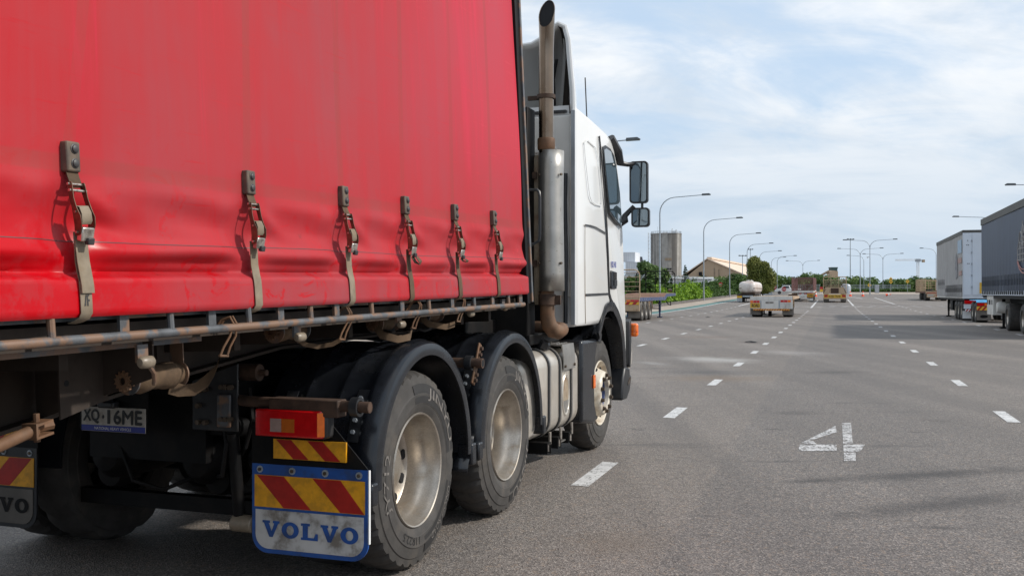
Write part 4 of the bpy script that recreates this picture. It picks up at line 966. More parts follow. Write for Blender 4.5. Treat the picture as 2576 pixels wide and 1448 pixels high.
for k, (x, z) in enumerate(((.33, .50), (-.33, .50), (.62, .62))): b.lathe([(0, -.10), (.075, -.09), (.085, -.02), (.09, 0), (.085, .02), (.075, .08), (0, .10)], (x, -.30 - .02 * k, z), 18, 'y')
b.build('brake_chamber', mt['chassis'], TR)
b = MB(); b.tube([(.48, -.55, .86), (.54, -.60, .72), (.50, -.58, .56), (.36, -.42, .52)], .012, 6); b.tube([(.60, -.50, .98), (.66, -.56, .84), (.62, -.56, .70), (.48, -.44, .60)], .011, 6); b.tube([(-.2, -.5, .70), (-.05, -.56, .50), (.12, -.54, .46), (.25, -.44, .52)], .011, 6); b.build('brake_hose', mt['chassis'], TR)
b = MB(); b.bx(-.62, .62, -.30, -.24, .30, .38); b.bx(-.36, .36, -.52, -.46, .60, .98); b.build('rear_crossmember', mt['chassis'], TR)
# ------------------------------------------------------------------ the red curtain-side trailer
CT = thing('curtain_trailer', 'dusty red curtain-side semi-trailer filling the left of the view, ratchet straps along its hem', 'trailer', (-1.439 + .057 * .935, 6.254 - .057 * .355, -.05), 0)
CT.rotation_euler = (R(.94), -.04, -R(20.8))
ZB = 1.4245; X0 = 1.25
SY = [-2.96, -2.061, -1.345, -.728, -.107, .489]
LEAN = [.165, .075, .04, .03, .02, .01]
def gs(x, s): return math.exp(-(x / s) ** 2)
def sst(a, b_, x): t = min(1, max(0, (x - a) / (b_ - a))); return t * t * (3 - 2 * t)
SYX = sorted(SY + [-2.96 - .75 * k for k in range(1, 13)])
def disp(y, h):
    ds = min((y - s for s in SYX), key=abs)
    w = 1 - gs(ds, .13); ph = math.sin(y * 2.3) * .5 + math.sin(y * 5.1 + 1) * .25
    d = .027 * (1 - sst(.114, .131, h)) * (.55 + .45 * w)
    d -= (.010 + .018 * w * (1 + .4 * ph)) * gs(h - .140 - .004 * ph, .010) + (.004 + .018 * w * (1 + .4 * ph)) * gs(h - .160 - .010 * ph, .022)
    d += (.020 * w * (1 + .3 * ph)) * gs(h - .205 - .01 * ph, .030)
    d -= .012 * w * gs(h - .30 - .02 * ph, .05)
    d -= .040 * gs(ds, .085) * gs(h - .27, .10)
    d -= .020 * gs(ds + .05, .05) * gs(h - .15, .03)
    d += .014 * gs(ds - .11, .09) * gs(h - .37 + .35 * (ds - .05), .035) - .008 * gs(ds - .12, .09) * gs(h - .31 + .2 * ds, .03) + .008 * gs(ds + .13, .08) * gs(h - .40 - .3 * (ds + .05), .04)
    d += .007 * w * gs(h - .40, .03) + .004 * w * math.sin(y * 9 + 40 * h) * gs(h - .3, .12)
    d += .010 * math.sin(y * 1.7 + h * 1.1) * sst(.5, 1.2, h) + .004 * math.sin(y * 6.3 + .8 * math.sin(h * 2)) * sst(.5, .8, h)
    if h < .012: d -= .010 * (1 - h / .012)
    return d
def curtain_mat():
    m = M('curtain_vinyl', (.5, .01, .02), .36, var=0.0, spec=.2); nt = m.node_tree; N = nt.nodes; L = nt.links; b = N['Principled BSDF']
    tc = N.new('ShaderNodeTexCoord'); sep = N.new('ShaderNodeSeparateXYZ'); L.new(tc.outputs['Object'], sep.inputs[0]); y, z = sep.outputs[1], sep.outputs[2]
    def mth(op, a, c=None, e=None):
        n = N.new('ShaderNodeMath'); n.operation = op
        for i, v in enumerate((a, c, e)):
            if v is None: continue
            if isinstance(v, (int, float)): n.inputs[i].default_value = v
            else: L.new(v, n.inputs[i])
        return n.outputs[0]
    def noise(sc, scale=(1, 1, 1), det=5, rough=.6, dist=0.0, rot=(0, 0, 0)):
        mp = N.new('ShaderNodeMapping'); mp.inputs['Scale'].default_value = scale; mp.inputs['Rotation'].default_value = rot; L.new(tc.outputs['Object'], mp.inputs[0])
        n = N.new('ShaderNodeTexNoise'); n.inputs['Scale'].default_value = sc; n.inputs['Detail'].default_value = det; n.inputs['Roughness'].default_value = rough; n.inputs['Distortion'].default_value = dist; L.new(mp.outputs[0], n.inputs['Vector']); return n.outputs[0]
    def rng(v, a, c, lo=0.0, hi=1.0):
        n = N.new('ShaderNodeMapRange'); n.interpolation_type = 'SMOOTHSTEP'; n.inputs[1].default_value = a; n.inputs[2].default_value = c; n.inputs[3].default_value = lo; n.inputs[4].default_value = hi; L.new(v, n.inputs[0]); return n.outputs[0]
    def mix(f, a, c):
        n = N.new('ShaderNodeMix'); n.data_type = 'RGBA'
        for i, v in ((0, f), (6, a), (7, c)):
            if isinstance(v, (int, float)): n.inputs[i].default_value = v
            elif isinstance(v, tuple): n.inputs[i].default_value = (*v, 1)
            else: L.new(v, n.inputs[i])
        return n.outputs[2]
    h = mth('SUBTRACT', z, ZB)
    red = (.46, .001, .006)
    big = noise(.9, det=4); stre = noise(1.0, (1, 5.5, .35), 7, .66, .5); stf = noise(1.0, (1, 42, .9), 4, .6, .2)
    # road dust lies thinner on the wiped part of the hem at the rear
    dust = mth('ADD', mth('MULTIPLY', rng(big, .3, .7), .34), .08)
    dust = mth('ADD', dust, mth('MULTIPLY', rng(stre, .32, .70), .26))
    dust = mth('ADD', dust, mth('MULTIPLY', rng(stf, .55, .72), .05))
    dust = mth('ADD', dust, mth('MULTIPLY', rng(y, -3.6, -1.2), .26))
    dust = mth('ADD', dust, mth('MULTIPLY', rng(h, .20, .06), mth('MULTIPLY', rng(big, .25, .6), .30)))
    wip = mth('MULTIPLY', rng(mth('ADD', y, mth('MULTIPLY', big, .5)), -2.15, -2.75), rng(h, .46, .20))
    patch = rng(noise(9, det=6, rough=.7), .48, .60, .0, .85)
    wip = mth('MULTIPLY', wip, mth('SUBTRACT', 1.0, mth('MULTIPLY', patch, .55)))
    dust = mth('MULTIPLY', dust, mth('SUBTRACT', 1.0, mth('MULTIPLY', wip, .96)))
    # finger marks and scuffs that cut through the dust
    sc = rng(noise(6, (1, 1, 1), 8, .72, 1.6), .555, .60); scl = mth('MULTIPLY', sc, mth('MULTIPLY', rng(h, .75, .05), .75))
    dust = mth('MULTIPLY', dust, mth('SUBTRACT', 1.0, scl))
    scr = rng(noise(1.0, (1, 3.0, 60), 4, .6, .15, (R(-2.5), 0, 0)), .62, .69); dust = mth('MULTIPLY', dust, mth('SUBTRACT', 1.0, mth('MULTIPLY', scr, .32)))
    c = mix(dust, red, (.31, .050, .060))
    c = mix(mth('MULTIPLY', rng(stre, .46, .28), mth('MULTIPLY', rng(h, .45, .8), .5)), c, (.55, .022, .060))
    # pink sky sheen painted into the colour, stronger upward and forward
    c = mix(mth('MULTIPLY', rng(y, -1.8, 1.0), mth('MULTIPLY', rng(h, .35, 1.2), .35)), c, (.64, .042, .090))
    # welded bands: one along, one up from each strap
    bw = mth('MULTIPLY', rng(h, .435, .447), rng(h, .500, .488))
    for yy, ln in zip(SY, LEAN):
        dy = mth('ABSOLUTE', mth('SUBTRACT', mth('SUBTRACT', y, yy), mth('MULTIPLY', mth('SUBTRACT', h, .48), ln)))
        bw = mth('MAXIMUM', bw, mth('MULTIPLY', rng(dy, .026, .021), rng(h, .50, .54)))
    bw = mth('MULTIPLY', bw, mth('ADD', .14, mth('MULTIPLY', rng(stre, .3, .6), .22)))
    c = mix(bw, c, (.25, .048, .040))
    gr = rng(noise(3.2, (1, 1, 2.5), 6, .7), .66, .72, 0, .5); c = mix(mth('MULTIPLY', gr, rng(h, .9, .1)), c, (.10, .03, .025))
    L.new(c, b.inputs['Base Color'])
    L.new(rng(dust, .0, .6, .30, .60), b.inputs['Roughness'])
    bp = N.new('ShaderNodeBump'); bp.inputs['Strength'].default_value = .25; bp.inputs['Distance'].default_value = .004; L.new(noise(1, (1, 5, 1.2), 4, .5), bp.inputs['Height']); L.new(bp.outputs[0], b.inputs['Normal'])
    return m
mt['curtain'] = curtain_mat()
ysl = [-12.55 + .25 * i for i in range(36)] + [-3.60 + .0175 * i for i in range(int(4.64 / .0175) + 1)] + [1.045]
hsl = [0, .004, .012, .025, .045, .065, .085, .10] + [.11 + .008 * i for i in range(26)] + [.33 + .018 * i for i in range(12)] + [.56 + .15 * i for i in range(15)] + [2.78]
b = MB(); nh = len(hsl)
b.add([(X0 + disp(y, h), y, ZB + h) for y in ysl for h in hsl], [(i * nh + j, (i + 1) * nh + j, (i + 1) * nh + j + 1, i * nh + j + 1) for i in range(len(ysl) - 1) for j in range(nh - 1)])
cur = b.build('side_curtain', mt['curtain'], CT, smooth=80)
b = MB(); vv = []; yf = [y for y in ysl if y > -3.7]
for y in yf:
    hh = .236 + .004 * math.sin(y * 3)
    for q in (-.0012, .0012): vv.append((X0 + disp(y, hh + q) + .0012, y, ZB + hh + q))
b.add(vv, [(2 * i, 2 * i + 1, 2 * i + 3, 2 * i + 2) for i in range(len(yf) - 1)]); b.build('curtain_seam', mt['stud'], cur, smooth=0)
# --- body shell
b = MB(); b.bx(-1.25, 1.21, -12.6, 1.04, 4.18, 4.26); b.bx(-1.25, 1.20, -12.6, -12.54, 1.38, 4.18); b.bx(-1.25, -1.22, -12.54, 1.04, 1.40, 4.18); b.build('body_shell', mt['whitedirty'], CT)
b = MB(); b.bx(-1.21, 1.18, -12.53, 1.04, 1.33, 1.40); b.build('deck', mt['dustyframe'], CT)
b = MB(); b.bx(-1.25, 1.262, 1.052, 1.115, 1.36, 4.26); b.build('front_bulkhead', mt['chassis'], CT, bevel=.004)
b = MB(); b.bx(-1.24, 1.25, 1.116, 1.122, 1.40, 4.22); b.build('bulkhead_bounce_panel', mt['shedwhite'], CT)  # white sheet added to bounce light onto the cab back wall
b = MB(); b.bx(1.256, 1.272, 1.1155, 1.145, 1.37, 4.26); b.build('corner_strip', mt['rail'], CT)
# --- rub rail: pipe and alternating round and flat posts
b = MB(); b.tube([(1.25, -12.4, ZB - .068), (1.25, 1.0, ZB - .068)], .0155, 14); b.build('rub_rail', mt['rail'], CT)
py_ = [-3.049, -2.739, -2.527, -2.291, -2.081, -1.85, -1.642, -1.41, -1.107, -.768, -.475, -.145, .146, .473, .718, .975]
py_ = [-3.049 - .30 * k for k in range(30, 0, -1)] + py_
for i, y in enumerate(py_):
    b = MB()
    if (i + len(py_)) % 2 == 0: b.tube([(1.25, y, ZB - .062), (1.247, y, ZB + .005)], .0125, 10)
    else: b.box((1.236, y, ZB - .036), (.012, .042 if i < len(py_) - 1 else .06, .085))
    if y > -3.6: b.build('rail_post', mt['rail'], CT)
b = MB(); b.bx(1.10, 1.118, -12.4, -2.20, ZB - .115, ZB - .088); b.bx(1.19, 1.21, -12.4, .98, ZB - .012, ZB + .03); b.build('lower_rail', mt['rail'], CT)
# --- chassis: gooseneck beams, outriggers
b = MB()
for s in (-1, 1):
    x = .60 * s
    b.prism([(-12.4, .93), (-3.6, .93), (-2.03, 1.125), (-1.0, 1.22), (1.0, 1.23), (1.0, 1.33), (-12.4, 1.33)], x - .008, x + .008, 'yz')
    for poly in ([(-12.4, .915), (-3.6, .915), (-2.03, 1.11), (-1.0, 1.205), (1.0, 1.215), (1.0, 1.229), (-1.0, 1.219), (-2.03, 1.124), (-3.6, .929), (-12.4, .929)],): b.prism(poly, x - .07, x + .07, 'yz')
b.build('chassis_beam', mt['dustyframe'], CT)
b = MB()
for y in [-3.7 + .47 * k for k in range(11)]: b.bx(-1.1, 1.0, y - .02, y + .02, 1.25, 1.33)
b.build('cross_member', mt['dustyframe'], CT)
b = MB(); b.prism([(.62, 1.33), (1.16, 1.33), (1.16, 1.20), (.62, 1.05)], -2.52, -2.512, 'xz')
b.prism([(-2.72, 1.33), (-2.50, 1.33), (-2.50, 1.125), (-2.72, 1.08)], .93, .938, 'yz'); pl = b.build('outrigger_plate', mt['dustyframe'], CT)
q = MB()
for z in (1.26, 1.20): q.lathe([(0, .9385), (.010, .9385), (.011, .939)], (0, -2.69, z), 12, 'x')
q.build('plate_hole', mt['dark'], pl, smooth=0)
b = MB(); b.cyl((.615, -2.42, 1.17), (.66, -2.42, 1.17), .06, 6); b.cyl((.66, -2.42, 1.17), (.70, -2.42, 1.17), .035, 6); b.build('beam_bolt', mt['rust'], CT, smooth=30)
# brace pipe with its clevis
b = MB(); b.tube([(1.08, -3.9, .88), (1.03, -2.94, 1.072)], .020, 12); b.box((1.025, -2.90, 1.055), (.06, .07, .008), Matrix.Rotation(R(8), 3, 'X')); b.box((1.025, -2.90, 1.095), (.06, .07, .008), Matrix.Rotation(R(8), 3, 'X')); b.box((1.03, -2.935, 1.075), (.06, .008, .045)); b.cyl((1.02, -2.90, 1.035), (1.02, -2.90, 1.125), .010, 8); b.cyl((1.0, -2.91, 1.075), (1.02, -2.835, 1.08), .014, 6); b.build('brace_pipe', mt['rust'], CT)
for s in (-1, 1):
    b = MB(); b.bx(s * .85 - .06, s * .85 + .06, -4.1, -3.98, .35, 1.33); b.bx(s * .85 - .045, s * .85 + .045, -4.085, -3.995, .18, .35); b.bx(s * .85 - .13, s * .85 + .13, -4.16, -3.92, .15, .18); b.build('landing_leg', mt['chassis'], CT)
b = MB(); b.bx(-1.18, 1.12, -7.2, -4.7, .38, 1.24); b.build('underside_light_blocker', mt['chassis'], CT)  # unseen full-width box added to keep light from reaching under the trailer
for y in (-8.2, -9.5, -10.8):
    for s in (1, -1): wheel(CT, s * 1.22, y, 'drive', s, z=.62)
# --- straps over the curtain hem
def ribbon(b, path, w, t=.0025):
    """path: (x, y, z) centre line of a flat strap whose width runs along y"""
    n = len(path); vv = []
    for i, p in enumerate(path):
        a = Vector(path[max(0, i - 1)]); c = Vector(path[min(n - 1, i + 1)]); tt = (c - a).normalized(); wv = Vector((0, 1, 0)); wv = (wv - tt * wv.dot(tt)).normalized(); nn = tt.cross(wv)
        ww = w[i] if isinstance(w, (list, tuple)) else w
        for sw, sn in ((-1, -1), (1, -1), (1, 1), (-1, 1)): vv.append(Vector(p) + wv * (sw * ww / 2) + nn * (sn * t / 2))
    b.add(vv, [(i * 4 + j, i * 4 + (j + 1) % 4, (i + 1) * 4 + (j + 1) % 4, (i + 1) * 4 + j) for i in range(n - 1) for j in range(4)] + [(0, 1, 2, 3), tuple(4 * (n - 1) + j for j in (3, 2, 1, 0))])
def strap(k, y0):
    rnd = random.Random(k); dy = .024 + rnd.uniform(-.006, .006)
    X = lambda y, h: X0 + disp(y, max(h, 0.0))
    P = lambda h, out: (X0 + out, y0 + dy * sst(.44, .20, h), ZB + h)
    b = MB()
    # lower webbing from the clip down over the hem and under it
    pth = [P(.262, .010), P(.22, .008), P(.17, .008)] + [(max(X(y0 + dy, h) + .005, X0 + .012), y0 + dy + .003, ZB + h) for h in (.13, .11, .08, .045, .012)] + [(X0 + .010, y0 + dy + .002, ZB - .004), (X0 - .008, y0 + dy - .003, ZB - .013), (X0 - .03, y0 + dy - .008, ZB - .018)]
    ribbon(b, pth, [.047] * 8 + [.047, .045, .043]); 
    st = b.build('strap_webbing', mt['web'] if k < 1 else mt['webdirty'] if k > 2 else mt['web'], CT, smooth=50)
    # rubber pad with two studs
    xb = X(y0, .485); b = MB(); b.prism([(y0 - .027, .440), (y0 + .027, .440), (y0 + .027, .532), (y0 - .027, .532)], 0, .001, 'yz')
    b = MB(); b.bx(xb - .006, xb + .026, y0 - .027, y0 + .027, ZB + .440, ZB + .533); b.build('strap_pad', mt['pad'], st, bevel=.006)
    b = MB()
    for h in (.510, .466): b.lathe([(.0155, xb + .026), (.0155, xb + .0275), (.0125, xb + .0285), (.0115, xb + .032), (.008, xb + .034), (0, xb + .034)], (0, y0 + .003, ZB + h), 20, 'x')
    b.build('pad_stud', mt['stud'], st)
    b = MB(); ribbon(b, [(xb + .014, y0, ZB + .445), (xb + .018, y0 + .002, ZB + .425), P(.405, .026), P(.392, .020)], .047); b.build('upper_webbing', mt['webdirty'], st, smooth=50)
    # the over-centre buckle: two bowed cheeks, cross bars, clip, black tab
    b = MB(); prof = [(.408, .030, .006), (.395, .028, .010), (.36, .031, .008), (.33, .036, .009), (.305, .040, .014), (.28, .038, .014), (.255, .030, .012), (.247, .026, .006)]
    for s in (-1, 1):
        vv = []
        for h, o, hw in prof:
            sp = .0245 + .005 * math.sin((.41 - h) / .16 * math.pi)
            x, y, z = P(h, o)
            for dx, dy2 in ((-hw, -.0013), (hw, -.0013), (hw, .0013), (-hw, .0013)): vv.append((x + dx, y + s * sp + dy2, z))
        n = len(prof); b.add(vv, [(i * 4 + j, i * 4 + (j + 1) % 4, (i + 1) * 4 + (j + 1) % 4, (i + 1) * 4 + j) for i in range(n - 1) for j in range(4)] + [(0, 1, 2, 3), tuple(4 * (n - 1) + j for j in (3, 2, 1, 0))])
    b.build('buckle_cheek', mt['zincdark'], st)
    b = MB()
    for h, o, r in ((.402, .027, .004), (.383, .030, .0045), (.318, .038, .004), (.258, .030, .004)):
        x, y, z = P(h, o); b.cyl((x, y - .034, z), (x, y + .034, z), r, 10)
    b.build('buckle_pin', mt['zinc'], st)
    b = MB(); ribbon(b, [P(.300, .024), P(.322, .028), P(.337, .036), P(.334, .044), P(.315, .050), P(.290, .048), P(.282, .040)], .040); b.build('webbing_loop', mt['web'], st, smooth=50)
    x, y, z = P(.252, .034); b = MB(); b.box((x, y + .001, z), (.022, .050, .044), Matrix.Rotation(R(12), 3, 'Y')); b.build('buckle_clip', mt['zinc'], st, bevel=.004)
    b = MB(); b.box((x + .008, y + .008, z - .022), (.016, .026, .022), Matrix.Rotation(R(12), 3, 'Y')); b.build('clip_tab', mt['stud'], st, bevel=.003)
    if k == 0:
        b = MB(); ribbon(b, [(X0 + .012, y0 + dy, ZB + .235), (X0 + .016, y0 + dy + .002, ZB + .17), (X0 + .026, y0 + dy + .005, ZB + .10), (X0 + .027, y0 + dy + .006, ZB + .073), (X0 + .024, y0 + dy + .005, ZB + .073), (X0 + .023, y0 + dy + .005, ZB + .12)], .050); b.build('webbing_tail', mt['web'], st, smooth=50)
        b = MB(); xo = max(X(y0 + dy, .05) + .005, X0 + .012) + .0025
        yy = y0 + dy + .003
        for poly in ([(-.010, .034), (-.004, .034), (-.001, .068), (-.004, .068)], [(.001, .034), (.007, .034), (.006, .048), (.012, .048), (.012, .053), (.006, .054), (.005, .064), (.011, .064), (.010, .068), (.001, .068)]): b.add([(xo, yy + p[0], ZB + p[1]) for p in poly], [tuple(range(len(poly)))])
        b.build('webbing_mark', mt['stud'], st, smooth=0)
    if k in (3, 4):
        b = MB(); x, y, z = P(.225, .03); q = 1 if k == 3 else .55
        ribbon(b, [(x, y, z), (x + .01, y + .012 * q, z - .03 * q), (x + .03, y + .02 * q, z - .045 * q), (x + .036, y + .02 * q, z - .03 * q), (x + .02, y + .012, z - .005)], .036); b.build('webbing_tail', mt['webdirty'], st, smooth=50)
for k, y0 in enumerate(SY): strap(k, y0)
# --- load-strap winches under the rail, their webbing, hooks and side lamps
def winch(y, x=1.02, z=1.195, r=.036, ln=.24):
    b = MB(); b.lathe([(.014, y - .11), (.038, y - .11), (.038, y - .085), (.014, y - .085)], (x, 0, z), 26, 'y', close=True, mod=lambda i, j, a, h: (a - .011 if (a > .03 and j % 2) else a, h))
    b.lathe([(0, y - .10), (.016, y - .10)], (x, 0, z), 16, 'y')
    w = b.build('strap_winch', mt['rust'], CT, smooth=25)
    b = MB(); b.lathe([(0, y - .08), (.052, y - .08), (.052, y - .073), (0, y - .073)], (x, 0, z), 24, 'y'); b.lathe([(0, y + ln - .09), (.052, y + ln - .09), (.052, y + ln - .083), (0, y + ln - .083)], (x, 0, z), 24, 'y'); b.box((x, y - .0765, z + .07), (.06, .005, .10)); b.box((x, y + ln - .0865, z + .07), (.06, .005, .10)); b.build('winch_bracket', mt['rail'], w)
    b = MB(); pr = [(r * .8, y - .072)]
    for i in range(13):
        yy = y - .07 + (ln - .02) * i / 12; pr.append((r * (1.0 + .28 * math.sin(i * .55) * math.sin(i * .55) + (.12 if i % 4 == 2 else 0)), yy))
    pr.append((r * .8, y + ln - .092)); b.lathe(pr, (x, 0, z), 26, 'y'); b.build('wound_webbing', mt['webdirty'], w, smooth=45)
    return w
def twist(w, pts, wd=.045):
    b = MB(); n = len(pts); vv = []
    for i, p in enumerate(pts):
        q = 1.1 * math.sin(i * 1.7) * (.5 if 0 < i < n - 1 else .1); p = Vector(p)
        d = Vector((math.sin(q) * .7, math.cos(q) * .35, math.cos(q) * .9)).normalized() * (wd / 2)
        for s, t in ((-1, 0), (1, 0), (1, .004), (-1, .004)): vv.append(p + d * s + Vector((t, 0, 0)))
    b.add(vv, [(i * 4 + j, i * 4 + (j + 1) % 4, (i + 1) * 4 + (j + 1) % 4, (i + 1) * 4 + j) for i in range(n - 1) for j in range(4)]); return b.build('strap_tail', mt['webdirty'], w, smooth=60)
def hook(y, z, x=1.24, s=1.0):
    b = MB()
    for o in (-.008, .010):
        b.tube([(x - .05, y - .02 + o, z - .03 * s), (x - .03, y + o, z + .012 * s), (x, y + .012 + o, z + .022 * s), (x + .016, y + .012 + o, z - .005 * s), (x + .008, y + .005 + o * 2, z - .05 * s), (x - .004, y - .018 + o * 2.2, z - .09 * s), (x - .01, y - .03 + o * 2.4, z - .12 * s)], .0048, 8)
    b.tube([(x - .01, y - .055, z - .12 * s), (x - .012, y + .0, z - .125 * s)], .0048, 8)
    return b.build('strap_hook', mt['rust'], CT)
w = winch(-2.42, 1.03, 1.190, .040, .27)
twist(w, [(1.04, -2.30, 1.145), (1.06, -2.26, 1.128), (1.10, -2.23, 1.130), (1.14, -2.21, 1.16), (1.18, -2.205, 1.20), (1.20, -2.205, 1.245)], .05)
hook(-2.19, 1.375)
w = winch(-1.50, 1.02, 1.315, .036, .22)
twist(w, [(1.04, -1.45, 1.28), (1.06, -1.40, 1.245), (1.10, -1.36, 1.232), (1.16, -1.33, 1.24), (1.20, -1.31, 1.262)], .022); hook(-1.33, 1.385)
w = winch(-.62, 1.04, 1.31, .032, .2)
twist(w, [(1.05, -.72, 1.30), (1.10, -.74, 1.25), (1.17, -.70, 1.225), (1.20, -.63, 1.232), (1.2, -.60, 1.25)], .04); hook(-.60, 1.40)
w = winch(-.05, 1.04, 1.335, .032, .2)
twist(w, [(1.05, -.18, 1.32), (1.10, -.17, 1.28), (1.17, -.10, 1.26), (1.2, -.04, 1.272)], .035); hook(-.02, 1.41)
for k, (y, z, sz) in enumerate(((-2.615, 1.262, 1.0), (-1.675, 1.292, .95), (-.735, 1.302, .9), (.175, 1.325, .95), (.745, 1.338, .7))):
    b = MB(); b.lathe([(0, -.034), (.014, -.032), (.0205, -.024), (.022, 0), (.0205, .024), (.014, .032), (0, .034)], (0, 0, 0), 18, 'y')
    b.v = [(1.215 + p[0] * sz * .9, y + p[1] * sz, z + p[2] * sz) for p in b.v]; lm = b.build('side_marker', mt['marker'] if k != 4 else mt['timber'], CT)
    b = MB(); b.box((1.20, y - .004, z + .03), (.012, .05, .06)); b.build('marker_bracket', mt['rail'], lm)
b = MB(); b.tube([(1.215, -2.60, 1.245), (1.205, -2.57, 1.222), (1.18, -2.54, 1.195), (1.165, -2.525, 1.18)], .0075, 8); b.build('marker_conduit', mt['rail'], CT)
# ------------------------------------------------------------------ vegetation
def leaves(blobs, n, size, seed, shell=.55, flat=.5):
    """many small leaf faces through the volume of a set of ellipsoids (cx, cy, cz, rx, ry, rz)"""
    rnd = random.Random(seed); b = MB(); vv = []; ff = []
    wts = [q[3] * q[5] + q[3] * q[4] for q in blobs]; tot = sum(wts)
    for q, wt in zip(blobs, wts):
        for _ in range(int(n * wt / tot)):
            while True:
                p = Vector((rnd.uniform(-1, 1), rnd.uniform(-1, 1), rnd.uniform(-1, 1)))
                if .05 < p.length <= 1: break
            r = shell + (1 - shell) * rnd.random() ** .6; p = p.normalized() * (r * (.82 + .3 * rnd.random()))
            c = Vector((q[0] + p.x * q[3], q[1] + p.y * q[4], q[2] + p.z * q[5]))
            nr = (p.normalized() + Vector((rnd.gauss(0, .6), rnd.gauss(0, .6), rnd.gauss(0, .6) + .2))).normalized()
            t = nr.orthogonal().normalized(); t = (Matrix.Rotation(rnd.uniform(0, 6.28), 3, nr) @ t); u = nr.cross(t)
            s = size * rnd.uniform(.6, 1.4); o = len(vv)
            vv += [c - t * s, c + u * s * flat, c + t * s, c - u * s * flat]; ff.append((o, o + 1, o + 2, o + 3))
    b.add(vv, ff); return b
def tree(name, label, x, y, blobs, n, size, m, trunk_r, seed, group=None, cat='tree', z=None):
    z0 = zg(x, y) if z is None else z
    t = thing(name, label, cat, (x, y, z0), 0, group)
    leaves(blobs, n, size, seed).build('crown', m, t, smooth=0)
    top = max(q[2] for q in blobs); rnd = random.Random(seed)
    b = MB(); k = blobs[0]
    vv = [(0, 0, -.1), (.05 * top, 0, top * .3), (k[0] * .5, k[1] * .5, top * .65), (k[0], k[1], k[2])]
    b.tube(vv, trunk_r, 8, r1=trunk_r * .35)
    for q in blobs[1:7]: b.tube([vv[1], ((q[0] + vv[1][0]) / 2, (q[1]) / 2, (q[2] + vv[1][2]) / 2 - .05 * top), q[:3]], trunk_r * .5, 6, r1=trunk_r * .15)
    b._build('trunk', mt['bark'], t)
    return t
def rblobs(rnd, n, rx, rz, zc, br):
    out = []
    for i in range(n):
        a = rnd.uniform(0, 6.28); r = rnd.random() ** .5
        out.append((math.cos(a) * r * rx, math.sin(a) * r * rx, zc + rnd.uniform(-1, 1) * rz * math.sqrt(max(.05, 1 - r * r)), br * rnd.uniform(.7, 1.3), br * rnd.uniform(.7, 1.3), br * rnd.uniform(.6, 1.0)))
    return out
rnd = random.Random(3)
# the clipped-edge hedge along the footpath: bulging clumps in one long row
def hedge_row(d0, d1, step, hk, name, label, m, n, seed):
    rnd = random.Random(seed); bl = []; d = d0
    while d < d1:
        big = rnd.uniform(.75, 1.2)
        for row, o in enumerate((-17.3, -18.7)):
            p = lp(o + rnd.uniform(-.35, .25), d + row * step * .5); hgt = ((1.35 if row == 0 else 2.0) + .25 * math.sin(d * .21) + rnd.uniform(-.35, .4)) * hk
            r = step * .50 * big
            bl.append((p.x, p.y, p.z + hgt * .34, r * 1.05, r * 1.1, hgt * .38))
            for k in range(3): bl.append((p.x + rnd.uniform(-.45, .45), p.y + rnd.uniform(-.6, .6), p.z + hgt * rnd.uniform(.55, .92), r * rnd.uniform(.4, .65), r * rnd.uniform(.4, .65), .34 * rnd.uniform(.8, 1.4)))
        d += step * rnd.uniform(.85, 1.15)
    h = leaves(bl, n, .13, seed, .62, .6).build(name, m, None, smooth=0); tag(h, label, 'hedge')
hedge_row(34, 136, 1.75, 1.0, 'hedge', 'long bright green hedge of bulging shrubs along the footpath edge', mt['hedge'], 62000, 11)
hedge_row(137, 186, 1.9, 1.25, 'hedge', 'darker far end of the roadside hedge, behind the white tanker', mt['leafdark'], 22000, 12)
b = MB(); vv = []; ys = ysteps(-20, 190)
for y in ys:
    for o, h in ((-16.05, 0), (-16.05, .28), (-16.3, .28), (-16.3, 0)): p = lp(o, y); vv.append((p.x, p.y, p.z + h))
b.add(vv, [(i * 4 + j, i * 4 + j + 1, (i + 1) * 4 + j + 1, (i + 1) * 4 + j) for i in range(len(ys) - 1) for j in range(3)]); kb = b.build('kerb', mt['kerb'], None, smooth=0); struct(kb)
def at(u, d): return (u - CX) / F * d, d
# bushes and trees behind the hedge
def bush(u, d, w, h, m, label, seed, n=5000, size=.22, name='bushy_tree', group='bushy trees behind the hedge', tr=.15, nb=14):
    x, y = at(u, d); r = random.Random(seed)
    return tree(name, label, x, y, rblobs(r, nb, w * .36, h * .30, h * .56, w * .20), n, size, m, tr, seed, group)
bush(1632, 108, 4.1, 4.8, mt['leafwood'], 'mid-green bushy tree just right of the white containers', 21, 6000)
bush(1597, 88, 3.4, 2.9, mt['leafdark'], 'low dark bush under the white containers beside the truck door', 22, 3500)
bush(1655, 112, 3.4, 2.7, mt['leafdark'], 'dark bush in front of the foot of the concrete silo', 23, 3500)
bush(1680, 122, 3.0, 1.9, mt['hedge'], 'small bright bush seen through the headboard of the blue flatbed', 24, 2500)
bush(1795, 176, 5.0, 2.5, mt['leafdark'], 'dark shrub rising above the hedge beside the second lamp post', 25, 4000)
bush(1842, 201, 8.5, 3.9, mt['leafdark'], 'broad dark green shrub behind the red stop sign', 26, 8000)
x, y = at(1915, 172); r = random.Random(5)
bl = [(-1.2, 0, 5.6, 1.4, 1.4, 1.4), (-1.0, 0, 4.2, 1.5, 1.5, 1.3), (.2, .2, 4.6, 1.6, 1.5, 1.5), (1.1, 0, 3.6, 1.5, 1.4, 1.5), (1.4, .2, 2.4, 1.3, 1.3, 1.2), (-.4, 0, 2.6, 1.6, 1.6, 1.5), (.6, 0, 1.5, 1.6, 1.5, 1.0), (-1.6, 0, 2.9, 1.0, 1.0, 1.0), (-1.3, 0, 6.3, .8, .8, .7), (.5, 0, 5.4, .9, .9, .8)]
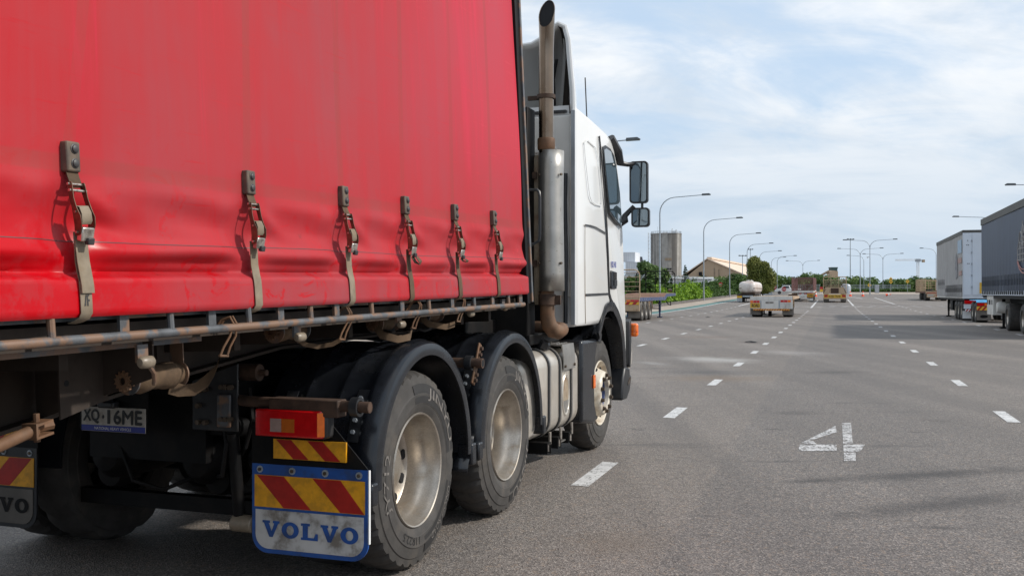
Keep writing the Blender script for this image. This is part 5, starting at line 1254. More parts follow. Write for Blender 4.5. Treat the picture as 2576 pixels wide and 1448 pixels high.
tree('spreading_tree', 'tall dark olive tree between the tan shed and the blue sign board', x, y, bl, 15000, .17, mt['leafolive'], .28, 5, z=zg(x, y) - .2)
def pine(u, d, h, w, label, seed):
    x, y = at(u, d); t = thing('pine_tree', label, 'tree', (x, y, zg(x, y)), 0, 'pines below the silo'); r = random.Random(seed)
    bl = []
    for i in range(15):
        f = i / 14; rr = w * (1 - f) * .5 + .10
        for k in range(4): a = r.uniform(0, 6.28); bl.append((math.cos(a) * rr * .55, math.sin(a) * rr * .55, h * (.06 + .92 * f), rr * .55, rr * .55, h * .018))
    leaves(bl, 4200, .17, seed, .3, .35).build('crown', mt['leafpine'], t, smooth=0)
    b = MB(); b.tube([(0, 0, -.1), (0, 0, h * .99)], .16, 7, r1=.02); b.build('trunk', mt['bark'], t)
pine(1723.5, 150, 4.9, 2.2, 'taller pine standing between the silo and the tan shed', 31)
pine(1688, 150, 3.2, 1.5, 'shorter pine in front of the silo', 32)
# the far wood that closes the view, one mass
bl = []; r = random.Random(8)
u = 1925
while u < 2600:
    d = 262 + r.uniform(-8, 18); x, y = at(u, d)
    hh = 3.3 + .7 * math.sin(u * .013 + 1) + .7 * math.sin(u * .05) + r.uniform(-.8, .9)
    for k in range(3): bl.append((x + r.uniform(-1, 1), y + r.uniform(-2, 2), zg(x, y) + hh * (.28 + .30 * k) - .3, 1.9, 1.9, 1.15))
    u += 9
for uu in range(1000, 1925, 22):
    d = 300 + r.uniform(-10, 10); x, y = at(uu, d)
    for k in range(2): bl.append((x, y, zg(x, y) + 1.2 + 1.5 * k, 2.4, 2.4, 1.5))
fw = leaves(bl, 42000, .36, 41, .55, .6).build('far_wood', mt['leafwood'], None, smooth=0); fw['kind'] = 'stuff'; fw['label'] = 'green wood closing the view beyond the yard'; fw['category'] = 'wood'
bl = []
for uu in range(2128, 2420, 5):
    x, y = at(uu, 236); bl.append((x, y, zg(x, y) + .35, .75, .6, .5))
lh = leaves(bl, 7000, .17, 43, .55, .6).build('low_hedge', mt['leafdark'], None, smooth=0); tag(lh, 'low clipped dark hedge beyond the far footpath, below the wood', 'hedge')
# distant range of hills
b = MB(); n = 160; vv = []
for i in range(n + 1):
    u = 400 + 2400 * i / n; d = 5200; x, y = at(u, d); h = 34 + 62 * math.exp(-((u - 1740) / 45) ** 2) + 8 * math.sin(u * .012)
    vv += [(x, y - 1200, 20), (x, y, h), (x, y + 1500, 20)]
b.add(vv, [(i * 3 + j, (i + 1) * 3 + j, (i + 1) * 3 + j + 1, i * 3 + j + 1) for i in range(n) for j in range(2)])
mt['hill'] = M('hazy_wooded_hills', (0.075, 0.115, 0.15), .95, var=.25, vs=.004); struct(b.build('hills', mt['hill'], None, smooth=60))  # forest colour with the blue of distance haze painted in
# ------------------------------------------------------------------ buildings
x, y = at(1676, 500); sz_ = zg(x, y)
SI = thing('concrete_silo', 'tall round stained concrete silo with a plant deck on its roof', 'silo', (x, y, sz_))
H = zat(588, 500) - sz_
b = MB(); b.lathe([(7.62, 0), (7.62, H * .985), (7.74, H * .985), (7.74, H), (0, H)], (0, 0, 0), 64, 'z'); b.build('silo_wall', mt['concrete'], SI, smooth=40)
b = MB()
for a in range(0, 360, 12): b.cyl((7.4 * math.cos(R(a)), 7.4 * math.sin(R(a)), H), (7.4 * math.cos(R(a)), 7.4 * math.sin(R(a)), H + 1.1), .06, 5)
for zz in (.55, 1.1): b.tube([(7.4 * math.cos(R(a)), 7.4 * math.sin(R(a)), H + zz) for a in range(0, 361, 12)], .06, 5)
b._build('roof_railing', mt['steelgrey'], SI)
b = MB(); b.bx(2.4, 4.6, -2, 0, H, H + 1.3); b.bx(2.6, 3.1, -1, -.5, H, H + 2.6); b.bx(4.3, 4.9, -3, -1, H, H + 1.9); b.bx(-1.5, .5, -1, 1, H, H + .9); b.bx(5.5, 6.3, -1, 1, H, H + .8); b._build('roof_plant', mt['shedwhite'], SI)
b = MB(); b.cyl((-4.5, -1, H), (-4.5, -1, H + 3.6), .05, 5); b.build('roof_mast', mt['steelgrey'], SI)
b = MB(); q = 9.0
for sx_ in (-q, -q + 1.3):
    for sy_ in (-.8, .8): b.cyl((sx_, sy_, 0), (sx_, sy_, H + .6), .07, 5)
for i in range(14):
    z0, z1 = H * i / 14, H * (i + 1) / 14
    b.cyl((-q, -.8, z0), (-q + 1.3, -.8, z1), .05, 4); b.cyl((-q, -.8, z1), (-q + 1.3, -.8, z1), .06, 4); b.cyl((-q, .8, z1), (-q, -.8, z1), .05, 4); b.bx(-q + 1.3, -7.5, -.5, .5, z1 - .06, z1)
b._build('ladder_tower', mt['whitedirty'], SI)
b = MB(); b.bx(-1.8, 1.4, -7.72, -7.5, 13.2, 14.4); b.build('name_board', mt['muffler'], SI)
b = MB(); b.bx(-1.2, .1, -7.7, -7.5, 8.6, 9.4); b.bx(.4, 1.4, -7.7, -7.5, 8.6, 9.4); b._build('vent', mt['dark'], SI)
# bulk shed
SH = thing('bulk_shed', 'large tan bulk store with a pale pitched roof right of the silo', 'warehouse', (82.6, 420, zg(82.6, 420)), -R(20.5))
bz = CH - zg(82.6, 420) + .0
prof = [(-17, -.5), (-17, 2.2 + bz), (-8.6, 7.2 + bz), (0, 14.0 + bz), (17.2, 6.45 + bz), (17.2, -.5)]
b = MB(); b.prism(prof, 0, 126, 'xz'); b.build('shed_wall', mt['tan'], SH, smooth=0)
b = MB(); b.prism([(-.2, 14.0 + bz + .12), (17.9, 6.05 + bz + .12), (17.9, 6.05 + bz + .5), (-.2, 14.0 + bz + .6)], -.5, 126.5, 'xz'); b.prism([(-.21, 14.0 + bz + .12), (-17.6, 2.9 + bz - .4), (-17.6, 2.9 + bz), (-.21, 14.0 + bz + .6)], -.5, 126.5, 'xz'); rf = b._build('roof', mt['tanroof'], SH, smooth=0)
b = MB(); b.bx(-.7, 1.3, 2, 124, 14.3 + bz, 15.1 + bz); b.build('ridge_vent', mt['tanroof'], rf)
b = MB(); b.bx(2.5, 3.1, -.06, -.01, 1, 10.4 + bz); b.bx(4.4, 4.9, -.06, -.01, 4, 9.8 + bz); b.bx(12.5, 13.2, -.06, -.01, 1, 6.0 + bz); b._build('wall_stripe', mt['muffler'], SH, smooth=0)
b = MB(); b.bx(-3.6, -2.4, -1.2, -.01, 7.2 + bz, 8.8 + bz); b.tube([(-2.6, -.6, 7.3 + bz), (2.0, -.6, 5.6 + bz)], .25, 5); b._build('conveyor_box', mt['dark'], SH)
x, y = at(1745, 200); WS = thing('low_white_shed', 'low white flat-roofed shed behind the hedge, below the silo', 'shed', (x, y, zg(x, y)), R(8))
hz = zat(697, 200) - zg(x, y)
b = MB(); b.bx(-4.6, 4.6, 0, 9, 0, hz - .35); b.build('shed_wall', mt['shedwhite'], WS)
b = MB(); b.bx(-5.0, 3.9, -.8, 9.3, hz - .35, hz); b.build('roof', mt['shedwhite'], WS, bevel=.05)
b = MB(); b.prism([(1.2, hz - 1.3), (4.4, hz - .40), (6.0, hz - 1.4), (6.0, 0), (1.2, 0)], -1.6, -.85, 'xz'); b.build('annex', mt['shedwhite'], WS)
b = MB(); b.bx(-3.6, -2.9, -.06, .0, 0, hz - .8); b.bx(-2.0, -1.2, -.06, 0, 0, hz - .8); b.build('doorway', mt['steelgrey'], WS)
# containers
mt['corrug'] = M('container_white', (.62, .64, .68), .55, var=.04, vs=.6)
def container(u, d, v_top, w, h, label, ln=6.0, rz=-.30):
    x, y = at(u, d); z1 = zat(v_top, d)
    t = thing('shipping_container', label, 'container', (x, y, z1 - h), rz, 'white containers stacked left of the silo')
    b = MB(); b.bx(-w / 2, w / 2, 0, ln, 0, h); b.build('container_shell', mt['corrug'], t)
    b = MB()
    for i in range(7): b.bx(-w / 2 + .12 + i * (w - .24) / 6 - .05, -w / 2 + .12 + i * (w - .24) / 6 + .05, -.05, -.001, .1, h - .1)
    for i in range(5): b.bx(-w / 2 + .06, w / 2 - .06, -.085, -.051, .15 + i * (h - .3) / 4 - .04, .15 + i * (h - .3) / 4 + .04)
    b._build('end_ribs', mt['shedwhite'], t)
container(1592, 215, 658.6, 3.2, 2.45, 'white shipping container in the middle of the stack beside the truck'); container(1592, 216, 687, 3.3, 2.45, 'white shipping container lowest in the stack above the dark bush'); container(1583, 217, 634, 2.6, 2.1, 'white shipping container topmost in the stack left of the silo')
x, y = at(1593, 216); b = MB(); b.bx(x - 4, x + 2.2, y - .4, y + 7, zg(x, y) - .2, zat(687, 216) - 2.46); wl = b.build('block_plinth', mt['block'], None); tag(wl, 'grey block platform carrying the white containers', 'platform')
x, y = at(1610, 240); SP = thing('solar_hut', 'small grey hut with a tilted solar panel beside the containers', 'hut', (x, y, zg(x, y)))
h0 = zat(662, 240) - zg(x, y)
b = MB(); b.bx(-1.0, 1.2, 0, 2, 0, h0); b.build('hut_wall', mt['muffler'], SP)
b = MB(); b.prism([(-.3, h0 + .02), (1.6, h0 + 1.65), (1.75, h0 + 1.6), (-.15, h0 - .02)], -1.05, .75, 'yz'); b.build('solar_panel', mt['panelblue'], SP)
b = MB(); b.tube([(1.2, 0, h0 - .5), (2.4, 0, h0 - .2), (2.4, 0, h0 + .3)], .05, 5); b.build('hut_aerial', mt['steelgrey'], SP)
# conveyor tower
x, y = at(2088, 450); CV = thing('conveyor_tower', 'tan transfer house with dark green tower and sloping conveyor above the wood', 'plant building', (x, y, zg(x, y)))
k = 450 / F; g0 = zg(x, y)
b = MB(); b.prism([(0, 0), (0, zat(682, 450) - g0), (8 * k, zat(680, 450) - g0), (20 * k, zat(682, 450) - g0), (20 * k, 0)], 0, 5, 'xz'); b.build('transfer_house', mt['tan'], CV, smooth=0)
b = MB(); b.bx(13 * k, 28 * k, 5.1, 9, 0, zat(674, 450) - g0); b.bx(12 * k, 29 * k, 5.0, 9.1, zat(674, 450) - g0, zat(671, 450) - g0); b._build('tower', mt['darkgreen'], CV, smooth=0)
b = MB(); b.tube([(2 * k, 2.5, zat(681, 450) - g0), (-38 * k, 2.5, zat(703, 450) - g0)], .55, 6); b.build('conveyor', mt['muffler'], CV)
b = MB(); b.tube([(0, 1.5, zat(690, 450) - g0), (-38 * k, 1.5, zat(709, 450) - g0)], .18, 5); b.build('conveyor_truss', mt['shedwhite'], CV)
# tower crane
x, y = at(2309, 700); CR = thing('tower_crane', 'distant white tower crane with a long jib above the wood', 'crane', (x, y, zg(x, y))); k = 700 / F; g0 = zg(x, y); zt = zat(656, 700) - g0
b = MB()
for a in (-1, 1):
    for c in (-1, 1): b.cyl((a * .7, c * .7, 0), (a * .7, c * .7, zt), .13, 4)
for i in range(16): z0 = zt * i / 16; z1 = zt * (i + 1) / 16; b.cyl((-.7, -.7, z0), (.7, -.7, z1), .09, 4); b.cyl((.7, .7, z0), (-.7, .7, z1), .09, 4)
b._build('mast', mt['shedwhite'], CR)
b = MB()
for yy, zz in ((-.6, 0), (.6, 0), (0, 1.2)): b.tube([(2, yy, zt + .3 + zz), (-57 * k, yy, zt + .2 + zz * .4)], .12, 4)
for i in range(24): xa = 2 - (57 * k + 2) * i / 24; xb = 2 - (57 * k + 2) * (i + 1) / 24; b.cyl((xa, -.6, zt + .3), ((xa + xb) / 2, 0, zt + 1.4), .08, 4); b.cyl(((xa + xb) / 2, 0, zt + 1.4), (xb, .6, zt + .3), .08, 4)
b._build('jib', mt['shedwhite'], CR)
b = MB(); b.bx(-1.6, 1.6, -1, 1, zt - .6, zt + 1.4); b.bx(1.6, 4.5, -.6, .6, zt + .1, zt + .7); b._build('slewing_cab', mt['steelgrey'], CR)
b = MB(); b.bx(3.0, 4.6, -.9, .9, zt - 1.0, zt + .9); b.build('counterweight', mt['tan'], CR)
# blue sign board at the gatehouse
x, y = at(1930, 182); GB = thing('gatehouse', 'low gatehouse with a blue fascia board beyond the tanker', 'building', (x, y, zg(x, y))); k = 182 / F; g0 = zg(x, y)
b = MB(); b.bx(-14 * k, 13 * k, 0, 3, 0, zat(727, 182) - g0); b.build('gatehouse_wall', mt['steelgrey'], GB)
b = MB(); b.bx(-16 * k, 13 * k, -.2, 3.2, zat(727, 182) - g0, zat(719, 182) - g0); b.bx(4 * k, 14 * k, -.3, 3.1, zat(719, 182) - g0 + .002, zat(711.5, 182) - g0); b._build('blue_fascia', mt['signblue'], GB)
b = MB(); b.bx(2 * k, 8 * k, -.03, -.005, zat(734, 182) - g0, zat(731, 182) - g0); b.build('notice', mt['signwhite'], GB)
x, y = at(1908, 178); gb = bush(1907, 178, 2.0, 1.7, mt['leafolive'], 'small bush at the corner of the gatehouse', 61, 1500, .14, 'small_bush', None, .05, 6)
# white ute behind the gate
def car(u, d, label, rz, s=1.0):
    x, y = at(u, d); t = thing('parked_ute', label, 'car', (x, y, zg(x, y)), rz)
    b = MB(); b.prism([(-2.5, .45), (-2.5, 1.05), (-.6, 1.08), (-.35, 1.65), (.75, 1.68), (1.35, 1.15), (2.4, 1.0), (2.5, .5), (2.3, .42)], -.88, .88, 'yz'); b.v = [(p[1], p[0], p[2]) if False else p for p in b.v]; b.build('ute_body', mt['white'], t, bevel=.06)
    b = MB()
    for sd_ in (-1, 1): b.prism([(-.28, 1.15), (-.2, 1.55), (.7, 1.58), (1.15, 1.16)], sd_ * .885, sd_ * .89, 'yz')
    b.build('ute_window', mt['glass'], t)
    b = MB()
    for sd_ in (-1, 1):
        for yy in (-1.55, 1.55): b.lathe([(0, sd_ * .9), (.26, sd_ * .9), (.34, sd_ * .86), (.34, sd_ * .66), (0, sd_ * .66)], (0, yy, .34), 18, 'x')
    b.build('ute_wheel', mt['rubber'], t)
    return t
car(1981, 196, 'white ute parked behind the far gate beside the stop sign', R(76))
# ------------------------------------------------------------------ lamp posts
lm_ = mt['steelgrey']; mt['lamp'] = M('lamp_head', (.10, .11, .12), .4, .3)
def lamp_post(u, d, h, arms, label, group, aim=4.4, r=.085, rz=LROT, rise=.22):
    x, y = at(u, d); t = thing('lamp_post', label, 'street light', (x, y, zg(x, y)), rz, group)
    b = MB(); b.tube([(0, 0, -.05), (0, 0, 1.5), (0, 0, h - 1.5)], [r * 1.15, r, r * .72], 10); b.cyl((0, 0, 0), (0, 0, 1.2), r * 1.35, 10); b._build('post', lm_, t)
    for s in arms:
        b = MB(); R_ = 1.45
        pts = [(0, 0, h - 1.52)]
        for k in range(1, 7): q = R(90 * k / 6 * .96); pts.append((s * R_ * (1 - math.cos(q)), 0, h - 1.5 + R_ * math.sin(q)))
        pts.append((s * (aim - 1.0), 0, h + rise * .4)); pts.append((s * (aim - .5), 0, h + rise * .5))
        b.tube(pts, r * .70, 8, r1=r * .38); b.build('arm', lm_, t, smooth=60)
        b = MB(); b.prism([(s * (aim - .80), h + rise * .5 - .06), (s * aim, h + rise * .5 - .05), (s * (aim + .05), h + rise * .5 + .03), (s * (aim - .1), h + rise * .5 + .12), (s * (aim - .75), h + rise * .5 + .10)], -.16, .16, 'xz'); b.build('lamp_head', mt['lamp'], t)
    return t
ord_ = ['nearest the cab, its post hidden behind the truck', 'left of the silo top, tallest of the row', 'in front of the left end of the tan shed', 'at the right half of the tan shed', 'rising behind the white tanker', 'in front of the tall olive tree', 'farthest of the row, by the gatehouse']
for i, (u, d) in enumerate(((1412, 60), (1660, 95), (1770.3, 124), (1835.5, 155), (1879.5, 186), (1910.6, 220), (1955, 250))):
    vt = (358, 492, 549, 587, 612, 631, 643)[i]
    h = zat(vt, d) - zg(0, d) - .15
    lamp_post(u, d, h, (1,), 'single-arm grey lamp post ' + ord_[i], 'single-arm lamp posts along the hedge', aim=4.75)
for u, d, vt, lab in ((2188.4, 186, 602, 'twin-arm grey lamp post nearest of the median row, with a camera on its post'), (2164, 219, 624, 'twin-arm grey lamp post just left of the nearest twin-arm one'), (2221, 248, 637.5, 'twin-arm grey lamp post right of the nearest twin-arm one'), (2019.6, 290, 655, 'twin-arm grey lamp post far off above the caged trailer')):
    t = lamp_post(u, d, zat(vt, d) - zg(0, d) - .15, (1, -1), lab, 'twin-arm lamp posts', aim=4.8)
    if d == 186: b = MB(); b.bx(-.42, -.1, -.08, .08, 7.0, 7.12); b.lathe([(0, 0), (.14, .04), (.14, .22), (0, .25)], (-.42, 0, 6.85), 10, 'z'); b._build('camera', mt['shedwhite'], t)
lamp_post(2173, 262, zat(643, 262) - zg(0, 262), (-1,), 'single-arm lamp post standing between the two twin-arm posts', 'far single-arm lamp posts', aim=4.3)
lamp_post(1940.5, 280, zat(648, 280) - zg(0, 280), (1,), 'single-arm lamp post right of the tall olive tree', 'far single-arm lamp posts', aim=4.0)
lamp_post(2355, 221, zat(625, 221) - zg(0, 221), (-1,), 'single-arm lamp post at the front of the white box trailer', 'far single-arm lamp posts', aim=3.4)
lamp_post(2500, 129, zat(545, 129) - zg(0, 129), (-1,), 'single-arm lamp post reaching out over the white box trailer', 'far single-arm lamp posts', aim=4.9)
lamp_post(2705, 82, zat(463, 82) - zg(0, 82), (-1,), 'single-arm lamp post reaching in over the dark blue trailer', 'far single-arm lamp posts', aim=5.2)
def mast(u, d, vt, w, label):
    x, y = at(u, d); g0 = zg(x, y); h = zat(vt, d) - g0; t = thing('floodlight_mast', label, 'mast', (x, y, g0), 0, 'floodlight masts')
    b = MB(); b.tube([(0, 0, 0), (0, 0, h)], .16, 8, r1=.09); b.build('post', lm_, t)
    b = MB(); b.bx(-w / 2, w / 2, -.08, .08, h, h + .12); 
    for s in (-1, 0, 1): b.bx(s * w * .38 - w * .12, s * w * .38 + w * .12, -.35, -.09, h + .06, h + .30)
    b._build('floodlights', mt['lamp'], t)
mast(2139, 262, 603, 1.9, 'tall floodlight mast left of the twin-arm lamps'); mast(1867.8, 300, 644, 2.4, 'slim floodlight mast in front of the tan shed'); mast(1887.6, 300, 628, 1.6, 'slim floodlight mast at the right end of the tan shed'); mast(1994.5, 300, 698, 1.2, 'short floodlight mast left of the caged trailer')
# ------------------------------------------------------------------ signs, cones, fences
def octa(r): return [(r * math.cos(R(22.5 + 45 * k)), r * math.sin(R(22.5 + 45 * k))) for k in range(8)]
def stop(u, d, v, r, label, post_to=0):
    x, y = at(u, d); g0 = zg(x, y); z = zat(v, d) - g0; t = thing('stop_sign', label, 'road sign', (x, y, g0), -R(8), 'stop signs')
    b = MB(); b.prism([(p[0] * 1.1, z + p[1] * 1.1) for p in octa(r)], 0, .02, 'xz'); pl = b.build('sign_face', mt['signred'], t, smooth=0)
    text('lettering', 'STOP', mt['signwhite'], pl, (-r * .72, -.004, z - r * .26), (1, 0, 0), (0, 0, 1), r * 1.44, r * .52, .01)
    b = MB(); b.tube([(0, .05, 0), (0, .05, z + r)], .04, 6); b.build('sign_post', lm_, t)
stop(1812.6, 152, 715, .31, 'red stop sign in the hedge near the tanker'); stop(1947, 172, 722.5, .42, 'red stop sign by the gatehouse'); stop(1972, 180, 727, .38, 'red stop sign in front of the white ute')
def warn(u, d, vs, label):
    x, y = at(u, d); g0 = zg(x, y); t = thing('warning_sign', label, 'road sign', (x, y, g0), 0, 'yellow warning signs')
    for v in vs:
        z = zat(v, d) - g0; b = MB(); b.prism([(0, z - .42), (.42, z), (0, z + .42), (-.42, z)], 0, .02, 'xz'); f_ = b.build('sign_face', mt['signyellow'], t, smooth=0)
        b = MB(); b.prism([(-.2, z - .05), (.02, z - .05), (.02, z - .16), (.22, z + .02), (.02, z + .16), (.02, z + .07), (-.2, z + .07)], -.006, -.001, 'xz'); b.build('sign_symbol', mt['signblack'], f_, smooth=0)
    b = MB(); b.tube([(0, .05, 0), (0, .05, zat(vs[0], d) - g0)], .035, 6); b.build('sign_post', lm_, t)
warn(2241, 212, (701.5, 708.5), 'pair of yellow diamond signs on one post right of the twin-arm lamps'); warn(2283, 212, (707.5,), 'single yellow diamond sign left of the rusty low loader'); warn(2187, 205, (717,), 'yellow diamond sign half hidden by the nearest twin-arm lamp post')
x, y = at(2066, 168); HB = thing('hazard_board', 'small red and yellow board between the caged trailer and the cream low loader', 'sign', (x, y, zg(x, y))); z = zat(727, 168) - zg(x, y)
b = MB(); b.bx(-.25, .25, 0, .02, z - .02, z + .38); b.build('red_half', mt['signred'], HB); b = MB(); b.bx(-.25, .25, 0, .02, z - .45, z - .021); b.build('yellow_half', mt['signyellow'], HB); b = MB(); b.cyl((0, .05, 0), (0, .05, z + .3), .03, 6); b.build('sign_post', lm_, HB)
def cone(u, d, label, lie=False):
    x, y = at(u, d); t = thing('traffic_cone', label, 'cone', (x, y, zg(x, y) + (.0 if not lie else .2)), 0, 'orange traffic cones')
    b = MB(); b.lathe([(.25, .03), (.21, .06), (.045, .86), (0, .88)], (0, 0, 0), 18, 'z'); c_ = b.build('cone_body', mt['cone'], t); b = MB(); b.bx(-.27, .27, -.27, .27, 0, .03); b.build('cone_base', mt['cone'], t); b = MB(); b.lathe([(.152, .36), (.107, .60)], (0, 0, 0), 18, 'z'); b.build('white_band', mt['signwhite'], c_)
    if lie: t.rotation_euler = (R(20), R(82), 0)
cone(2139, 163, 'upright orange cone left of the nearest twin-arm lamp post'); cone(2170.5, 163, 'upright orange cone at the foot of the twin-arm lamp posts'); cone(2228, 166, 'orange cone lying on its side near the far footpath', True); cone(2052, 160, 'orange cone half hidden beside the cream low loader')
def fence(u0, u1, d, h, label, name='security_fence', step=3.0, tilt=.0, m=None):
    xa, y = at(u0, d); xb, _ = at(u1, d); g0 = zg(xa, d); t = thing(name, label, 'fence', ((xa + xb) / 2, y, g0)); w = xb - xa
    n = max(2, int(w / step))
    for i in range(n + 1):
        x = -w / 2 + w * i / n; b = MB(); b.tube([(x, 0, 0), (x, 0, h), (x + tilt, -.05, h + abs(tilt) * 1.2)], .045, 6); b.build('fence_post', lm_, t)
    b = MB(); k = int(w / .22)
    for i in range(k): x = -w / 2 + w * i / k; b.bx(x - .025, x + .025, -.03, -.01, .08, h - .05)
    for z in (.12, h * .55, h - .08): b.bx(-w / 2, w / 2, -.008, .012, z - .03, z + .03)
    b._build('fence_panel', m or lm_, t, smooth=0)
fence(1968, 2062, 206, 1.9, 'grey steel gate and palings across the yard exit behind the caged trailer'); fence(2130, 2290, 241, 1.8, 'grey paling fence along the foot of the far wood')
x, y = at(1675, 118)
SF = thing('barbed_fence', 'security fence with cranked barbed-wire posts showing above the hedge', 'fence', (0, 0, 0))
for i in range(15):
    p = lp(-20.2, 82 + i * 4.6); b = MB(); b.tube([p, p + Vector((0, 0, 2.6)), p + Vector((.42, 0, 3.15))], .05, 6); b.build('fence_post', lm_, SF)
b = MB()
for k, (dx, dz) in enumerate(((0, 1.2), (0, 2.4), (.15, 2.8), (.28, 2.97), (.42, 3.12))): b.tube([lp(-20.2 + dx, 82 + i * 4.6) + Vector((0, 0, dz)) for i in range(15)], .015, 4)
b._build('fence_wire', lm_, SF)
# barrier and cabinets near the exit
x, y = at(2128, 200); BB = thing('grey_cabinet', 'rounded grey roadside cabinet right of the cream low loader', 'cabinet', (x, y, zg(x, y))); b = MB(); b.lathe([(.95, 0), (.95, 1.5), (.8, 1.85), (.4, 2.0), (0, 2.02)], (0, 0, 0), 20, 'z'); b.build('cabinet_shell', lm_, BB); b = MB(); b.tube([(-1.2, -.5, .6), (.4, -.5, 1.9)], .05, 6); b.build('barrier_arm', mt['signwhite'], BB)
x, y = at(2207, 215)
b = MB(); b.bx(x - .4, x + .4, y, y + .5, zg(x, y), zg(x, y) + 1.8); tag(b.build('service_cabinet', mt['steelgrey'], None, bevel=.05), 'upright grey service cabinet behind the nearest twin-arm lamp post', 'cabinet')
# ------------------------------------------------------------------ the other trailers in the yard (x right, y along the lane, z up)
def corner(u, d, side, half=1.25):
    """centre of a vehicle's rear, from its rear corner's image column and depth"""
    x = (u - CX) / F * d; c = Vector((x, d, 0)) - LRT * (side * half); c.z = zg(c.x, c.y); return c
WH = {}
def bwheel(par, x, y, r=.50, w=.55, side=1, m='rimfront'):
    b = MB(); b.lathe([(r * .56, -.03), (r * .62, 0), (r * .9, -.005), (r, -.05), (r, -w + .05), (r * .9, -w), (r * .5, -w)], (0, 0, 0), 40, 'x'); b.v = [(x + side * p[0], y + p[1], r + p[2]) for p in b.v]
    t = b._build('tyre', mt['rubber'], par)
    b = MB(); b.lathe([(r * .57, -.035), (r * .54, -.06), (r * .48, -.14), (r * .40, -.15), (r * .22, -.14), (r * .2, -.08), (0, -.08)], (0, 0, 0), 28, 'x'); b.v = [(x + side * p[0], y + p[1], r + p[2]) for p in b.v]
    b._build('rim', mt[m], t); return t
def axles(par, ys, half=1.22, r=.5, m='rimfront'):
    for y in ys:
        for s in (1, -1): bwheel(par, s * half, y, r, .56, s, m)
        b = MB(); b.cyl((-half + .3, y, r), (half - .3, y, r), .07, 8); b.build('axle', mt['chassis'], par)
def bguard(par, y, side, half, r, m, w=.62):
    b = MB(); vv = []; n = 14
    for i in range(n + 1):
        q = R(8 + 164 * i / n)
        for x, o in ((half + .02, .10), (half - w, .10), (half - w, .075), (half + .02, .075)): vv.append((side * x, y + (r + o) * math.cos(q), r + (r + o) * math.sin(q)))
    b.add(vv, [(i * 4 + j, i * 4 + (j + 1) % 4, (i + 1) * 4 + (j + 1) % 4, (i + 1) * 4 + j) for i in range(n) for j in range(4)] + [(0, 1, 2, 3), tuple(n * 4 + j for j in (3, 2, 1, 0))]); return b.build('mudguard', m, par)
def plainbox(name, par, m, *a, bevel=0): b = MB(); b.bx(*a); return b.build(name, m, par, bevel=bevel)
def diag(par, x0, x1, z0, z1, y, n, m='redref', lean=1, name='red_stripe'):
    b = MB(); w = (x1 - x0) / n; h = (z1 - z0) * .8 * lean
    for i in range(n):
        a = x0 + i * w; P = [(a, z0), (a + w * .5, z0), (a + w * .5 + h, z1), (a + h, z1)]
        P = [(min(max(p[0], x0), x1), p[1]) for p in P]
        b.prism(P, y - .004, y - .001, 'xz')
    return b._build(name, mt[m], par, smooth=0)
def landing(par, y, half, h, m='chassis'):
    for s in (1, -1):
        b = MB(); b.bx(s * half - .06, s * half + .06, y - .06, y + .06, .35, h); b.bx(s * half - .045, s * half + .045, y - .045, y + .045, .06, .35); b.bx(s * half - .14, s * half + .14, y - .14, y + .14, 0, .06); b.build('landing_leg', mt[m], par)
    b = MB(); b.bx(-half, half, y - .03, y + .03, .5, .56); b.build('leg_brace', mt[m], par)
def gate(par, name, x0, x1, y, z0, z1, m, nv=3, nh=4, r=.028, rad=.22):
    pts = [(x0, y, z0), (x0, y, z1 - rad)] + [(x0 + rad - rad * math.cos(R(90 * k / 4)), y, z1 - rad + rad * math.sin(R(90 * k / 4))) for k in range(1, 5)] + [(x1 - rad + rad * math.sin(R(90 * k / 4)), y, z1 - rad + rad * math.cos(R(90 * k / 4))) for k in range(0, 5)] + [(x1, y, z0)]
    b = MB(); b.tube(pts, r, 8)
    for i in range(1, nv + 1): x = x0 + (x1 - x0) * i / (nv + 1); b.cyl((x, y, z0), (x, y, z1), r * .8, 6)
    for i in range(nh): z = z0 + (z1 - z0) * (i + .4) / nh; b.cyl((x0, y, z), (x1, y, z), r * .55, 6)
    return b._build(name, m, par)
def backlight(par, x0, x1, z0, z1, y, cols):
    n = len(cols); w = (x1 - x0) / n
    for i, c in enumerate(cols): plainbox('lamp_lens', par, mt[c], x0 + i * w + .01, x0 + (i + 1) * w - .01, y - .03, y, z0, z1)
RZ = LROT
# --- flatbed by the truck's nose
t = thing('flatbed_trailer', 'blue flatbed semi-trailer with rust-brown deck, standing past the truck cab', 'trailer', corner(1609, 50.5, 1), RZ)
plainbox('deck', t, mt['rustdeck'], -1.2, 1.2, .05, 8.2, 1.16, 1.22)
b = MB(); b.prism([(8.2, 1.16), (8.9, 1.34), (12.2, 1.38), (12.2, 1.44), (8.85, 1.40), (8.15, 1.22)], -1.2, 1.2, 'yz'); b.build('front_deck', mt['rustdeck'], t, smooth=0)
for s in (1, -1):
    b = MB(); b.prism([(.05, 1.02), (8.2, 1.02), (8.9, 1.22), (12.25, 1.27), (12.25, 1.43), (8.85, 1.39), (8.15, 1.21), (.05, 1.21)], s * 1.205 - .03, s * 1.205 + .04, 'yz'); b.build('side_rail', mt['blueframe'], t, smooth=0)
    b = MB()
    for k in range(12): y = .6 + k * .65; b.bx(s * 1.246, s * 1.26, y, y + .05, 1.04, 1.19)
    b._build('rail_pocket', mt['steelgrey'], t)
    b = MB(); b.prism([(.2, .75), (7, .75), (8.6, 1.05), (12, 1.1), (12, 1.25), (8, 1.15), (.2, 1.15)], s * .5 - .05, s * .5 + .05, 'yz'); b.build('chassis_beam', mt['rustdark'], t)
rp = plainbox('rear_panel', t, mt['cream'], -1.25, 1.25, -.05, .04, .52, 1.0)
plainbox('rear_bumper', t, mt['cream'], -1.25, 1.25, -.04, .05, 1.002, 1.20)
